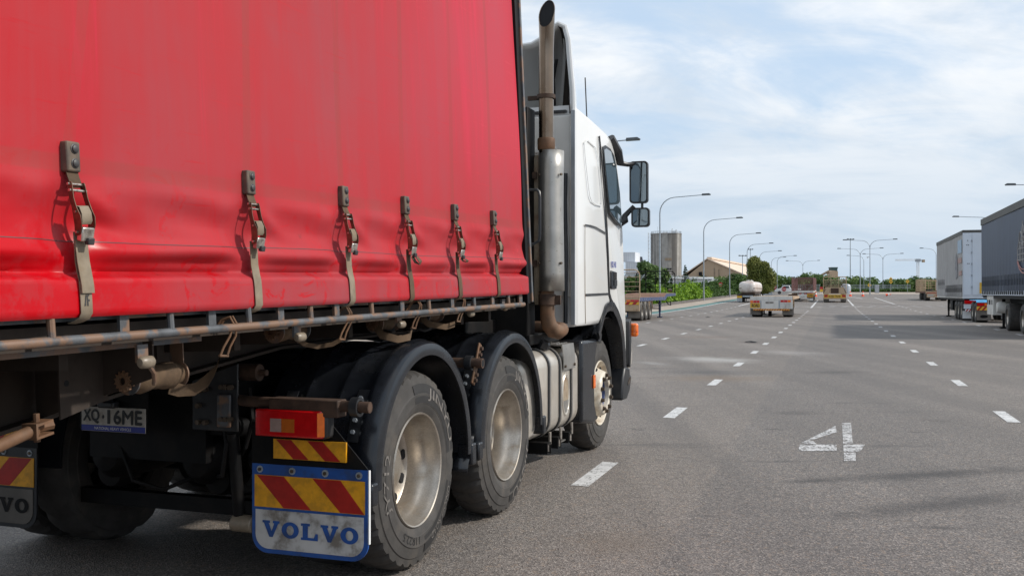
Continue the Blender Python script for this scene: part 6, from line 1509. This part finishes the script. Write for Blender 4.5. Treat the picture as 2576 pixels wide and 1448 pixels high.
backlight(rp, -1.22, -.62, .99, 1.09, -.045, ('lensred', 'lensred', 'lensamber')); backlight(rp, .58, 1.22, .99, 1.09, -.045, ('lensamber', 'lensred', 'lensred'))
for x0, x1 in ((-1.22, -.5), (.5, 1.22)): y_ = plainbox('reflector_board', rp, mt['signyellow'], x0, x1, -.062, -.051, .84, .975); diag(y_, x0, x1, .84, .975, -.062, 2)
gate(t, 'rear_gate', -1.25, 1.25, .0, 1.2, 2.62, mt['cream'], 1, 6, .03, .3)
gate(t, 'headboard', -1.22, 1.22, 12.1, 1.4, 2.78, mt['chassis'], 3, 5, .032, .25)
axles(t, (1.0, 2.2, 3.4), m='rim')
for s in (1, -1):
    for y in (1.0, 2.2): bguard(t, y, s, 1.22, .5, mt['platewhite'])
    bguard(t, 3.4, s, 1.22, .5, mt['cream'])
    plainbox('mudflap', t, mt['flap'], *sorted((s * .62, s * 1.22)), .2, .22, .16, .54)
landing(t, 8.0, .95, 1.1, 'blueframe')
b = MB(); b.tube([(1.0, 9.4, 1.1), (1.2, 9.6, .75), (1.25, 10.2, .7), (1.2, 10.4, .95)], .03, 6); b.tube([(.9, 6.6, 1.1), (1.1, 6.8, .8), (1.1, 7.6, .8)], .025, 6); b._build('stowed_rack', mt['chassis'], t)
b = MB(); b.lathe([(0, -.1), (.12, -.06), (.14, .05), (0, .15)], (1.0, 11.6, 1.58), 14, 'z'); b.build('strobe', mt['chrome'], t)
# --- white flat-top trailer with the ROAD plate
t = thing('flat_top_trailer', 'white-backed flat-top trailer with weathered timber deck and yellow ROAD plate', 'trailer', corner(1886, 59.5, -1), RZ)
plainbox('deck', t, mt['timber'], -1.24, 1.24, .05, 11.4, 1.18, 1.24)
plainbox('headboard_beam', t, mt['whitedirty'], -1.22, 1.20, -.03, .06, 1.03, 1.235, bevel=.01)
rp = plainbox('rear_panel', t, mt['whitedirty'], -1.25, 1.22, -.015, .05, .50, 1.028)
pc = plainbox('centre_panel', rp, mt['whitedirty'], -.55, .38, -.035, -.016, .46, .99)
backlight(rp, -1.23, -.67, .855, .985, -.018, ('lensamber', 'lensred', 'lensred')); backlight(rp, .52, 1.12, .895, 1.015, -.018, ('lensred', 'lensred', 'lensamber'))
rd_ = plainbox('road_plate', rp, mt['signyellow'], -1.21, -.65, -.035, -.018, .555, .83)
b = MB(); b.bx(-1.17, -.69, -.038, -.0351, .672, .678); b.build('plate_seam', mt['signblack'], rd_)
text('lettering', 'ROAD', mt['signblack'], rd_, (-1.13, -.0365, .60), (1, 0, 0), (0, 0, 1), .44, .185, .008)
np_ = plainbox('number_plate', pc, mt['platewhite'], -.35, .15, -.05, -.036, .815, .92); text('plate_number', '801 955', mt['signblack'], np_, (-.30, -.0515, .835), (1, 0, 0), (0, 0, 1), .38, .065, .004)
b = MB(); b.bx(.42, .50, -.03, -.017, .52, .99); b.bx(-.64, -.58, -.03, -.017, .52, .99); b.build('panel_post', mt['steelgrey'], rp)
b = MB(); b.bx(.56, 1.14, -.03, -.017, .60, .605); b.bx(.56, 1.14, -.03, -.017, .70, .705); b.bx(.56, 1.14, -.03, -.017, .785, .79); b._build('panel_seam', mt['steelgrey'], rp)
bar = plainbox('stripe_bar', t, mt['signyellow'], -1.04, 1.04, -.05, .0, .395, .495); diag(bar, -1.03, 1.03, .396, .494, -.05, 14)
axles(t, (1.0, 2.25), half=1.2)
for s in (1, -1):
    plainbox('mudflap', t, mt['flap'] if s > 0 else mt['flap'], *sorted((s * .62, s * 1.23)), .10, .12, .14, .52)
    for y in (1.0, 2.25): bguard(t, y, s, 1.2, .5, mt['cream'])
    b = MB(); b.prism([(.2, .7), (7, .7), (8.2, 1.0), (11, 1.05), (11, 1.17), (.2, 1.17)], s * .5 - .05, s * .5 + .05, 'yz'); b.build('chassis_beam', mt['rustdark'], t)
    plainbox('side_rail', t, mt['cream'], *sorted((s * 1.2, s * 1.25)), .06, 11.4, 1.06, 1.225)
landing(t, 7.6, .9, 1.1)
b = MB(); b.box((-.26, 3.2, .16), (.20, .2, .32)); b.build('axle_stand', mt['chassis'], t)
b = MB(); b.lathe([(0, 0), (.12, 0), (.12, .1), (0, .12)], (1.0, 9.5, 1.25), 10, 'z'); b.bx(.6, 1.2, 9.2, 10.6, 1.25, 1.33); b._build('deck_fitting', mt['rustdark'], t)
# --- white water tanker
t = thing('tank_trailer', 'dusty white tanker with an oval tank, parked beyond the hedge end', 'trailer', corner(1853.7, 113, -1), RZ)
b = MB(); n = 32; secs = []; vv = []
for y, k in ((.28, .0), (.32, .45), (.45, .78), (.75, .95), (1.1, 1.0), (5.6, 1.0), (5.75, .98), (5.9, 1.0), (10.0, 1.0), (10.4, .9), (10.6, .5), (10.65, 0)):
    for j in range(n):
        q = 2 * math.pi * j / n; ca, sa = math.cos(q), math.sin(q); e = .62
        x_ = 1.0 * math.copysign(abs(ca) ** e, ca) * (k if k < 1 else 1); z_ = .70 * math.copysign(abs(sa) ** e, sa) * (k if k < 1 else 1); vv.append((-.12 + x_, y, 1.72 + z_))
b.add(vv, [(i * n + j, i * n + (j + 1) % n, (i + 1) * n + (j + 1) % n, (i + 1) * n + j) for i in range(11) for j in range(n)])
tk_ = b.build('tank', M('tank_white', (.66, .60, .56), .4, var=.06, vs=1, dirt=(.38, .27, .22), damt=.8, ds=.8, dst=(1.5, 1.5, .3)), t, smooth=60)
b = MB(); b.tube([(-.12 - 1.02, 1.0, 1.62), (-.12 - .8, .42, 1.62), (-.12 + .8, .42, 1.62), (-.12 + 1.02, 1.0, 1.62), (-.12 + 1.02, 10, 1.62)], .035, 6); b.build('tank_rail', mt['rust'], tk_)
b = MB(); b.lathe([(0, 0), (.3, 0), (.3, .12), (0, .16)], (-.1, 2.2, 2.40), 16, 'z'); b.lathe([(0, 0), (.3, 0), (.3, .12), (0, .16)], (-.1, 5.0, 2.40), 16, 'z'); b.tube([(.2, 1.6, 2.42), (.2, 1.6, 2.56), (.2, 4.4, 2.56), (.2, 4.4, 2.42)], .03, 6); b._build('hatch', mt['whitedirty'], tk_)
plainbox('tank_cradle', t, mt['rustdark'], -.9, .7, .6, 10, .92, 1.08)
for s in (1, -1): plainbox('chassis_beam', t, mt['chassis'], s * .45 - .06, s * .45 + .06, .1, 10.5, .65, .92)
plainbox('rear_beam', t, mt['steelgrey'], -.62, .52, -.02, .08, .60, .80)
for s, a, c in ((-1, -1.25, -.68), (1, .58, 1.2)):
    yb = plainbox('yellow_plate', t, mt['signyellow'], a, c, -.03, .0, .52, .74); plainbox('lamp_box', t, mt['rustdark'], a, c, -.03, .05, .745, .86); plainbox('mudflap', t, mt['steelgrey'], a, c, .0, .015, .08, .515)
axles(t, (.9, 2.1, 3.3), half=1.2, m='rimfront'); landing(t, 8.4, .9, .9)
b = MB()
for k in range(4): b.tube([(1.15, 3.9 + k * .15, .9), (1.2, 3.9 + k * .15, .6), (1.05, 4 + k * .15, .4)], .07, 6)
b._build('hose', mt['signwhite'], t)
# --- caged trailers of a road train
def caged(loc, label, plates):
    t = thing('caged_trailer', label, 'trailer', loc, RZ, 'maroon caged trailers of one road train')
    plainbox('deck', t, mt['whitedirty'], -1.24, 1.24, .05, 9.5, 1.12, 1.26)
    plainbox('rear_beam', t, mt['whitedirty'], -1.25, 1.25, -.04, .05, 1.05, 1.24)
    gate(t, 'rear_cage', -1.23, 1.23, .02, 1.26, 2.85, mt['maroon'], 9, 10, .022, .3)
    for s in (1, -1):
        b = MB(); b.tube([(s * 1.23, .1, 1.26), (s * 1.23, .1, 2.75), (s * 1.23, .3, 2.85), (s * 1.23, 9.3, 2.85), (s * 1.23, 9.5, 2.75), (s * 1.23, 9.5, 1.26)], .03, 6)
        for k in range(1, 16): y = .1 + 9.4 * k / 16; b.cyl((s * 1.23, y, 1.26), (s * 1.23, y, 2.85), .018, 5)
        for k in range(1, 8): z = 1.26 + 1.59 * k / 8; b.cyl((s * 1.23, .1, z), (s * 1.23, 9.5, z), .016, 5)
        b._build('side_cage', mt['maroon'], t)
        bguard(t, 1.0, s, 1.22, .5, mt['cream']); bguard(t, 2.2, s, 1.22, .5, mt['cream'])
    gate(t, 'front_cage', -1.23, 1.23, 9.45, 1.26, 2.85, mt['maroon'], 8, 9, .022, .3)
    axles(t, (1.0, 2.2), half=1.2)
    b = MB(); b.bx(-.45, .45, .1, 9.4, .72, 1.1); b.build('chassis_beam', mt['dustyframe'], t)
    if plates:
        yb = plainbox('train_plate', t, mt['signyellow'], .52, 1.2, -.04, -.02, .52, .92); text('lettering', 'TRAIN', mt['signblack'], yb, (.58, -.0415, .66), (1, 0, 0), (0, 0, 1), .56, .18, .008); diag(yb, .53, 1.19, .53, .62, -.04, 3)
        backlight(t, .52, 1.2, .93, 1.02, -.02, ('lensred', 'lensred')); backlight(t, -.35, -.1, .90, 1.0, -.02, ('lensred',)); backlight(t, .2, .45, .90, 1.0, -.02, ('lensred',))
        tb_ = plainbox('tow_panel', t, mt['whitedirty'], -.60, .50, -.02, .05, .42, .9); b = MB(); b.lathe([(.10, -.05), (.16, -.05), (.16, -.02), (.10, -.02)], (.02, 0, .82), 20, 'y', close=True); b.build('tow_ring', mt['signwhite'], tb_); plainbox('number_plate', tb_, mt['platewhite'], -.22, .26, -.03, -.021, .48, .58)
        plainbox('mudflap', t, mt['whitedirty'], .58, 1.2, .0, .02, .10, .42); plainbox('mudflap', t, mt['flap'], -1.2, -.58, .0, .02, .10, .42)
    return t
c0 = corner(1991, 118, -1); caged(c0, 'maroon caged trailer with a yellow TRAIN plate on its white back', True)
c1 = c0 + LD * 11.5; c1.z = zg(c1.x, c1.y); caged(c1, 'second maroon caged trailer, ahead of the one with the TRAIN plate', False)
# --- cream low loader with raised ramps
t = thing('low_loader', 'dusty cream low loader with raised loading ramps and a yellow ROAD TRAIN plate', 'trailer', corner(2070.8, 113.5, -1), RZ)
axles(t, (.9, 2.1, 3.3), half=1.22, m='rim')
plainbox('deck', t, mt['cream'], -1.25, 1.25, .2, 11, .98, 1.16)
rb_ = plainbox('rear_beam', t, mt['cream'], -1.2, 1.2, -.05, .2, .38, .60)
yp = plainbox('train_plate', t, mt['signyellow'], -1.2, 1.2, -.07, -.051, .52, .88); text('lettering', 'ROAD TRAIN', mt['signblack'], yp, (-.66, -.0715, .60), (1, 0, 0), (0, 0, 1), 1.32, .21, .008)
for a, c in ((-1.15, -.76), (.78, 1.17)): plainbox('red_patch', yp, mt['redref'], a, c, -.074, -.0705, .60, .86)
rr_ = MB(); rr_.prism([(-1.05, 1.0), (1.05, 1.0), (1.15, 1.35), (1.02, 1.75), (-1.02, 1.75), (-1.15, 1.35)], -.02, .10, 'xz'); bp_ = rr_.build('back_panel', mt['cream'], t, smooth=0)
plainbox('winch_box', bp_, mt['rustdark'], -.42, .42, -.08, -.021, 1.05, 1.62)
plainbox('lamp_box', t, mt['cream'], -1.2, -.65, -.04, .1, .90, 1.12); plainbox('lamp_box', t, mt['cream'], .65, 1.2, -.04, .1, .90, 1.12)
gate(t, 'ramp_frame', -1.22, 1.22, .05, 1.0, 2.90, mt['cream'], 2, 3, .045, .12)
b = MB()
for z in (1.9, 2.1, 2.3, 2.5):
    for x in (-.8, 0, .8): b.bx(x - .34, x + .34, .10, .17, z, z + .09)
b._build('ramp_tread', mt['muffler'], t)
b = MB()
for s in (1, -1): pass
b.cyl((1.25, -.05, 1.05), (.55, .1, 2.35), .035, 6)
b._build('ramp_strut', mt['rustdark'], t)
b = MB(); b.cyl((-1.25, -.05, 1.05), (-.55, .1, 2.35), .035, 6); b._build('ramp_strut', mt['rustdark'], t)
for s in (1, -1): plainbox('mudflap', t, mt['flap'], *sorted((s * .62, s * 1.24)), .2, .22, .12, .5)
# --- rusty low loader with stock gates on the right
t = thing('stock_trailer', 'rusty brown low loader with pale pipe stock gates, ahead of the white box trailer', 'trailer', corner(2328, 123, -1), RZ)
axles(t, (.9, 2.2, 7.5, 8.8), half=1.24, m='rustdark')
plainbox('deck', t, mt['rustdeck'], -1.3, 1.3, .1, 15, .98, 1.18)
rp = plainbox('rear_panel', t, mt['cream'], -1.1, 1.3, -.05, .1, .42, .86); plainbox('tail_step', t, mt['cream'], -1.25, 1.3, -.04, .1, .865, 1.2)
plainbox('pale_board', rp, mt['platewhite'], -1.0, -.35, -.06, -.051, .55, .80); plainbox('red_board', rp, mt['redref'], -.1, .85, -.06, -.051, .62, .74); plainbox('red_band', rp, mt['redref'], -1.15, .2, -.05, -.041, .93, 1.02)
for s in (-1, 1):
    b = MB()
    for k in range(9): y = .4 + 14.2 * k / 8; b.cyl((s * 1.25, y, 1.18), (s * 1.25, y, 2.75), .045, 6)
    for k in range(6): z = 1.4 + 1.35 * k / 5; b.cyl((s * 1.25, .4, z), (s * 1.25, 14.6, z), .028, 6)
    b._build('side_gate', mt['cream'], t)
gate(t, 'rear_gate', -1.25, 1.25, 5.5, 1.18, 2.5, mt['cream'], 2, 4, .045, .1); gate(t, 'front_gate', -1.25, 1.25, 14.6, 1.18, 2.75, mt['cream'], 3, 5, .04, .1)
b = MB(); b.lathe([(.25, -.12), (.5, -.12), (.5, .12), (.25, .12)], (-.75, 1.3, 1.32), 24, 'z', close=True); b._build('spare_tyre', mt['rubber'], t)
b = MB()
for k in range(4): b.box((-.3 + .3 * k, .8, 1.24), (.24, .4, .10))
b._build('chock', mt['rust'], t)
# --- white box trailer with grey curtains
def curtain_side(t, s, y0, y1, z0, z1, m, half=1.25):
    b = MB(); n = int((y1 - y0) / .12)
    b.grid(lambda u, v: (s * (half + .006 * math.sin((y0 + (y1 - y0) * u) * 9) * (1 - v) ** 3 + .008 * math.sin(u * 13)), y0 + (y1 - y0) * u, z0 + (z1 - z0) * v), n, 6); return b.build('side_curtain', m, t, smooth=80)
def buckles(par, s, ys, z0, h, half=1.25):
    for y in ys:
        b = MB(); b.bx(*sorted((s * (half + .006), s * (half + .016))), y - .021, y + .021, z0 + h * .72, z0 + h); b.bx(*sorted((s * (half + .006), s * (half + .024))), y - .013, y + .013, z0 + h * .34, z0 + h * .715); b.bx(*sorted((s * (half + .006), s * (half + .012))), y - .011, y + .011, z0 - .08, z0 + h * .335); b._build('curtain_strap', mt['black'], par)
mt['greycurtain'] = M('grey_curtain', (.36, .345, .34), .6, var=.08, vs=2, dirt=(.20, .18, .17), damt=.6, ds=1.8, dst=(1, 5, .3))
mt['bluecurtain'] = M('slate_blue_curtain', (.024, .038, .078), .46, var=.12, vs=1.5, spec=.25, dirt=(.044, .064, .108), damt=.5, ds=1.2, dst=(1, 4, .5))
HT = 4.72
t = thing('box_trailer', 'white-backed curtain trailer with grimy grey curtains, between the rusty low loader and the blue trailer', 'trailer', corner(2422, 52, -1), RZ)
mt['boxwhite'] = M('box_white', (.62, .65, .70), .5, var=.03, vs=1)
L_ = 13.6
rb_ = plainbox('rear_frame', t, mt['boxwhite'], -1.25, 1.25, 0, .10, 1.15, HT - .14)
for x0, x1 in ((-1.22, -.86), (-.79, .05), (.07, .9)): plainbox('rear_door', t, mt['boxwhite'], x0, x1, -.03, -.001, 1.32, HT - .22, bevel=.008)
b = MB()
for z in (1.7, 2.3, 2.9, 3.5, 4.1): b.bx(-.85, -.80, -.05, -.031, z, z + .10)
b._build('door_hinge', mt['steelgrey'], t)
b = MB()
for x, z in ((-1.02, 4.15), (-1.06, 3.92), (-.98, 3.92), (-1.02, 2.95), (-.95, 2.95)): b.bx(x - .02, x + .02, -.04, -.031, z, z + .04)
b._build('door_stud', mt['dark'], t)
plainbox('roof_edge', t, mt['roofgrey'], -1.26, 1.26, -.02, .12, HT - .13, HT); plainbox('roof', t, mt['roofgrey'], -1.26, 1.26, .121, L_, HT - .10, HT - .01)
for s in (-1, 1): cc = curtain_side(t, s, .12, L_ - .05, 1.25, HT - .11, mt['greycurtain']); plainbox('top_rail', t, mt['roofgrey'], *sorted((s * 1.25, s * 1.28)), .125, L_, HT - .22, HT - .015); plainbox('side_rave', t, mt['whitedirty'], *sorted((s * 1.18, s * 1.24)), .101, L_, 1.16, 1.24)
buckles(cc if False else t, -1, [.35 + .27 * k for k in range(30)], 1.27, .62); buckles(t, -1, [8.9 + .45 * k for k in range(9)], 1.75, .52)
plainbox('front_wall', t, mt['boxwhite'], -1.2, 1.2, L_ - .04, L_, 1.2, HT - .11); plainbox('deck', t, mt['chassis'], -1.17, 1.17, .11, L_ - .05, 1.05, 1.2)
# faded artwork on the curtain
def decal(name, m, y0, y1, z0, z1): b = MB(); b.grid(lambda u, v: (-1.277 - .0, y0 + (y1 - y0) * u, z0 + (z1 - z0) * v), 2, 2); return b.build(name, m, t, smooth=0, solid=.004)
mt['fadeblue'] = M('faded_blue', (.36, .47, .58), .6, var=.1); mt['fadered'] = M('faded_red', (.42, .24, .21), .6, var=.1, vs=6, dirt=(.30, .27, .26), damt=.8, ds=7); mt['fadegrey'] = M('faded_grey', (.20, .20, .22), .6, var=.3, vs=5, dirt=(.30, .285, .28), damt=.9, ds=5)
decal('faded_panel', mt['fadeblue'], .25, 2.0, 3.55, 4.25); decal('faded_panel', mt['fadered'], .22, 1.95, 3.02, 3.30); decal('faded_panel', mt['fadered'], .22, 1.5, 2.36, 2.62)
b = MB(); b.prism([(2.0, 2.3), (2.9, 2.2), (3.25, 2.7), (3.2, 3.3), (2.7, 3.6), (2.2, 3.3), (2.05, 2.8)], -1.281, -1.277, 'yz'); b.build('faded_figure', mt['fadegrey'], t, smooth=0)
bb = plainbox('rear_bumper', t, mt['boxwhite'], -1.2, 1.2, -.02, .1, .62, .86); plainbox('red_lamp', bb, mt['lensred'], -1.18, -.5, -.06, -.021, .87, 1.05); plainbox('red_lamp', bb, mt['lensred'], .5, 1.18, -.06, -.021, .87, 1.05)
sb_ = plainbox('stripe_bar', bb, mt['signwhite'], -1.15, 1.15, -.05, -.021, .48, .60); diag(sb_, -1.14, 1.14, .481, .599, -.05, 16)
ys_ = plainbox('warning_board', t, mt['signyellow'], -.46, .02, -.06, -.031, 1.42, 1.98); b = MB(); b.prism([(-.30, 1.82), (.01, 1.82), (.01, 1.5), (-.22, 1.5)], -.064, -.0605, 'xz'); b.build('red_patch', mt['redref'], ys_, smooth=0)
axles(t, (.95, 2.2, 3.45), half=1.24, r=.5); 
for s in (1, -1): plainbox('mudflap', t, mt['signwhite'], *sorted((s * .62, s * 1.24)), .25, .27, .10, .5); plainbox('chassis_beam', t, mt['chassis'], s * .5 - .06, s * .5 + .06, .2, L_, .75, 1.04)
landing(t, 9.6, .95, 1.05); plainbox('stowage_box', t, mt['chassis'], -1.2, -.7, 5.2, 6.4, .45, 1.0)
# --- dolly under the nose of the blue trailer
t = thing('converter_dolly', 'two-axle dolly with bright blue mudguards under the dark blue trailer nose', 'dolly', corner(2459, 48.3, -1, 1.2), RZ)
axles(t, (.75, 1.95), half=1.22, r=.5, m='rim')
for s in (-1, 1):
    b = MB(); b.prism([(.02, .98), (.15, 1.09), (2.6, 1.10), (2.6, 1.06), (.2, 1.05)], s * 1.25, s * .58, 'yz'); b.build('mudguard', mt['skyblue'], t, smooth=0)
    a, c = sorted((s * .60, s * 1.24)); lb = plainbox('lamp_bar', t, mt['rustdark'], a, c, -.03, .03, .80, .97); plainbox('red_lens', lb, mt['lensred'], a + .02, a + .32, -.045, -.031, .82, .95); plainbox('amber_lens', lb, mt['lensamber'], a + .34, c - .02, -.045, -.031, .82, .95)
    yb = plainbox('reflector_board', t, mt['signyellow'], a, c, -.03, -.01, .60, .79); diag(yb, a, c, .602, .788, -.03, 3)
    fl_ = plainbox('mudflap', t, mt['flap'], a, c, .0, .02, .12, .595); b = MB(); b.lathe([(0, 0), (.16, 0)], (0, 0, 0), 20, 'y'); b.v = [((a + c) / 2 + p[0] * 1.1, -.004, .30 + p[2] * .5) for p in b.v]; b.build('dark_emblem', mt['chassis'], fl_, smooth=0)
b = MB(); b.bx(-.5, .5, .1, 2.6, .70, .95); b.prism([(-.4, 2.6), (.4, 2.6), (.05, 5.4), (-.05, 5.4)], .72, .85, 'xy'); b.build('dolly_frame', mt['chassis'], t); b = MB(); b.lathe([(0, .96), (.5, .96), (.5, 1.06), (0, 1.06)], (0, 1.35, 0), 28, 'z'); b.build('turntable', mt['chassis'], t)
# --- dark blue curtain trailer at the right edge
P = corner(2469, 44.4, -1); L_ = 13.7; o = P - LD * L_; o.z = 0
t = thing('blue_curtain_trailer', 'slate-blue curtain-side trailer cut off by the right edge of the view', 'trailer', o, RZ)
for s in (-1, 1): curtain_side(t, s, .05, L_ - .02, 1.49, HT - .14, mt['bluecurtain']); plainbox('top_rail', t, mt['roofgrey'], *sorted((s * 1.25, s * 1.285)), 0, L_, HT - .28, HT - .015); plainbox('side_rave', t, mt['chassis'], *sorted((s * 1.2, s * 1.235)), 0, L_, 1.34, 1.50)
plainbox('roof', t, mt['roofgrey'], -1.25, 1.25, 0, L_, HT - .12, HT); plainbox('front_wall', t, mt['bluecurtain'], -1.24, 1.24, L_ - .019, L_ + .03, 1.3, HT - .13); plainbox('rear_frame', t, mt['whitedirty'], -1.24, 1.24, -.04, .045, 1.2, HT - .13); plainbox('deck', t, mt['chassis'], -1.19, 1.19, .05, L_ - .02, 1.22, 1.33)
buckles(t, -1, [L_ - .25 - .33 * k for k in range(34)], 1.52, .62)
b = MB(); b.bx(-1.27, -1.245, .1, L_ - .1, 1.345, 1.375)
for k in range(28): y = L_ - .2 - .48 * k; b.bx(-1.262, -1.25, y - .025, y + .025, 1.376, 1.52)
b._build('rub_rail', mt['boxwhite'], t)
# pale line drawing on the curtain: domes, arches and a mast
mt['artline'] = M('pale_art_line', (.36, .34, .33), .6, var=.15, vs=8); mt['artred'] = M('pale_art_red', (.34, .15, .13), .6, var=.15)
b = MB(); cy = L_ - 10.3; X_ = -1.284
def ln_(pts, w=.018): b.tube([(X_, cy + p[0], p[1]) for p in pts], w, 4)
ln_([(.55, 2.55), (.55, 3.25)]); ln_([(.30, 2.55), (.30, 3.35)]); ln_([(0, 2.5), (0, 3.55), (0, 3.95)]); ln_([(-.35, 2.5), (-.35, 3.45)]); ln_([(.95, 2.6), (.95, 3.0)])
for z in (2.6, 2.8, 3.0, 3.2): ln_([(1.05 - (z - 2.6) * .6, z), (.05, z), (-.9, z)])
ln_([(1.0 * math.cos(R(a)), 2.85 + .55 * math.sin(R(a))) for a in range(0, 181, 15)]); ln_([(.42 + .28 * math.cos(R(a)), 3.25 + .35 * math.sin(R(a))) for a in range(0, 181, 20)]); ln_([(-.05 + .2 * math.cos(R(a)), 3.5 + .3 * math.sin(R(a))) for a in range(0, 181, 20)]); ln_([(.2 + .15 * math.cos(R(a)), 3.0 + .2 * math.sin(R(a))) for a in range(0, 181, 20)])
ln_([(-.6 + .5 * math.cos(R(a)), 3.1 + .4 * math.sin(R(a))) for a in range(0, 181, 15)])
b._build('line_artwork', mt['artline'], t)
b = MB(); ln_([(.95, 2.55), (.6, 2.3), (.1, 2.15), (-.6, 2.1)], .03); ln_([(1.0, 2.65), (.7, 2.42), (.2, 2.28), (-.6, 2.24)], .02); b._build('artwork_ribbon', mt['artred'], t)
tb_ = plainbox('tool_box', t, mt['whitedirty'], -1.2, -.55, L_ - 3.0, L_ - 1.25, .52, 1.32, bevel=.01)
b = MB()
for y in (L_ - 1.45, L_ - 1.95, L_ - 2.2, L_ - 2.75): b.bx(-1.225, -1.203, y - .02, y + .02, .95, 1.15)
b._build('box_latch', mt['dark'], tb_)
landing(t, L_ - 4.0, .95, 1.2); b = MB(); b.lathe([(0, -1.22), (.20, -1.2), (.24, -1.1), (.24, -.7), (0, -.65)], (0, L_ - 4.0, .85), 20, 'x'); b.build('air_tank', mt['whitedirty'], t)
for s in (-1, 1): plainbox('chassis_beam', t, mt['chassis'], s * .5 - .06, s * .5 + .06, .2, L_ - .5, .9, 1.21)
axles(t, (1.2, 2.5, 3.8, 7.0), half=1.24, r=.52, m='rim')
# small litter on the road
for u, v, lab in ((1780, 798, 'small dark scrap of rubbish lying between the dashed lines'), (1888, 861, 'flattened dark rag lying near the third dashed line')):
    x, y = gnd(u, v); b = MB(); rr = random.Random(u); n = 12
    b.add([(x, y, .05)] + [(x + .22 * rr.uniform(.4, 1) * math.cos(R(30 * k)), y + .22 * rr.uniform(.4, 1) * math.sin(R(30 * k)), .006 + .02 * rr.random()) for k in range(n)], [(0, 1 + k, 1 + (k + 1) % n) for k in range(n)])
    tag(b.build('road_litter', mt['chassis'], None), lab, 'litter')
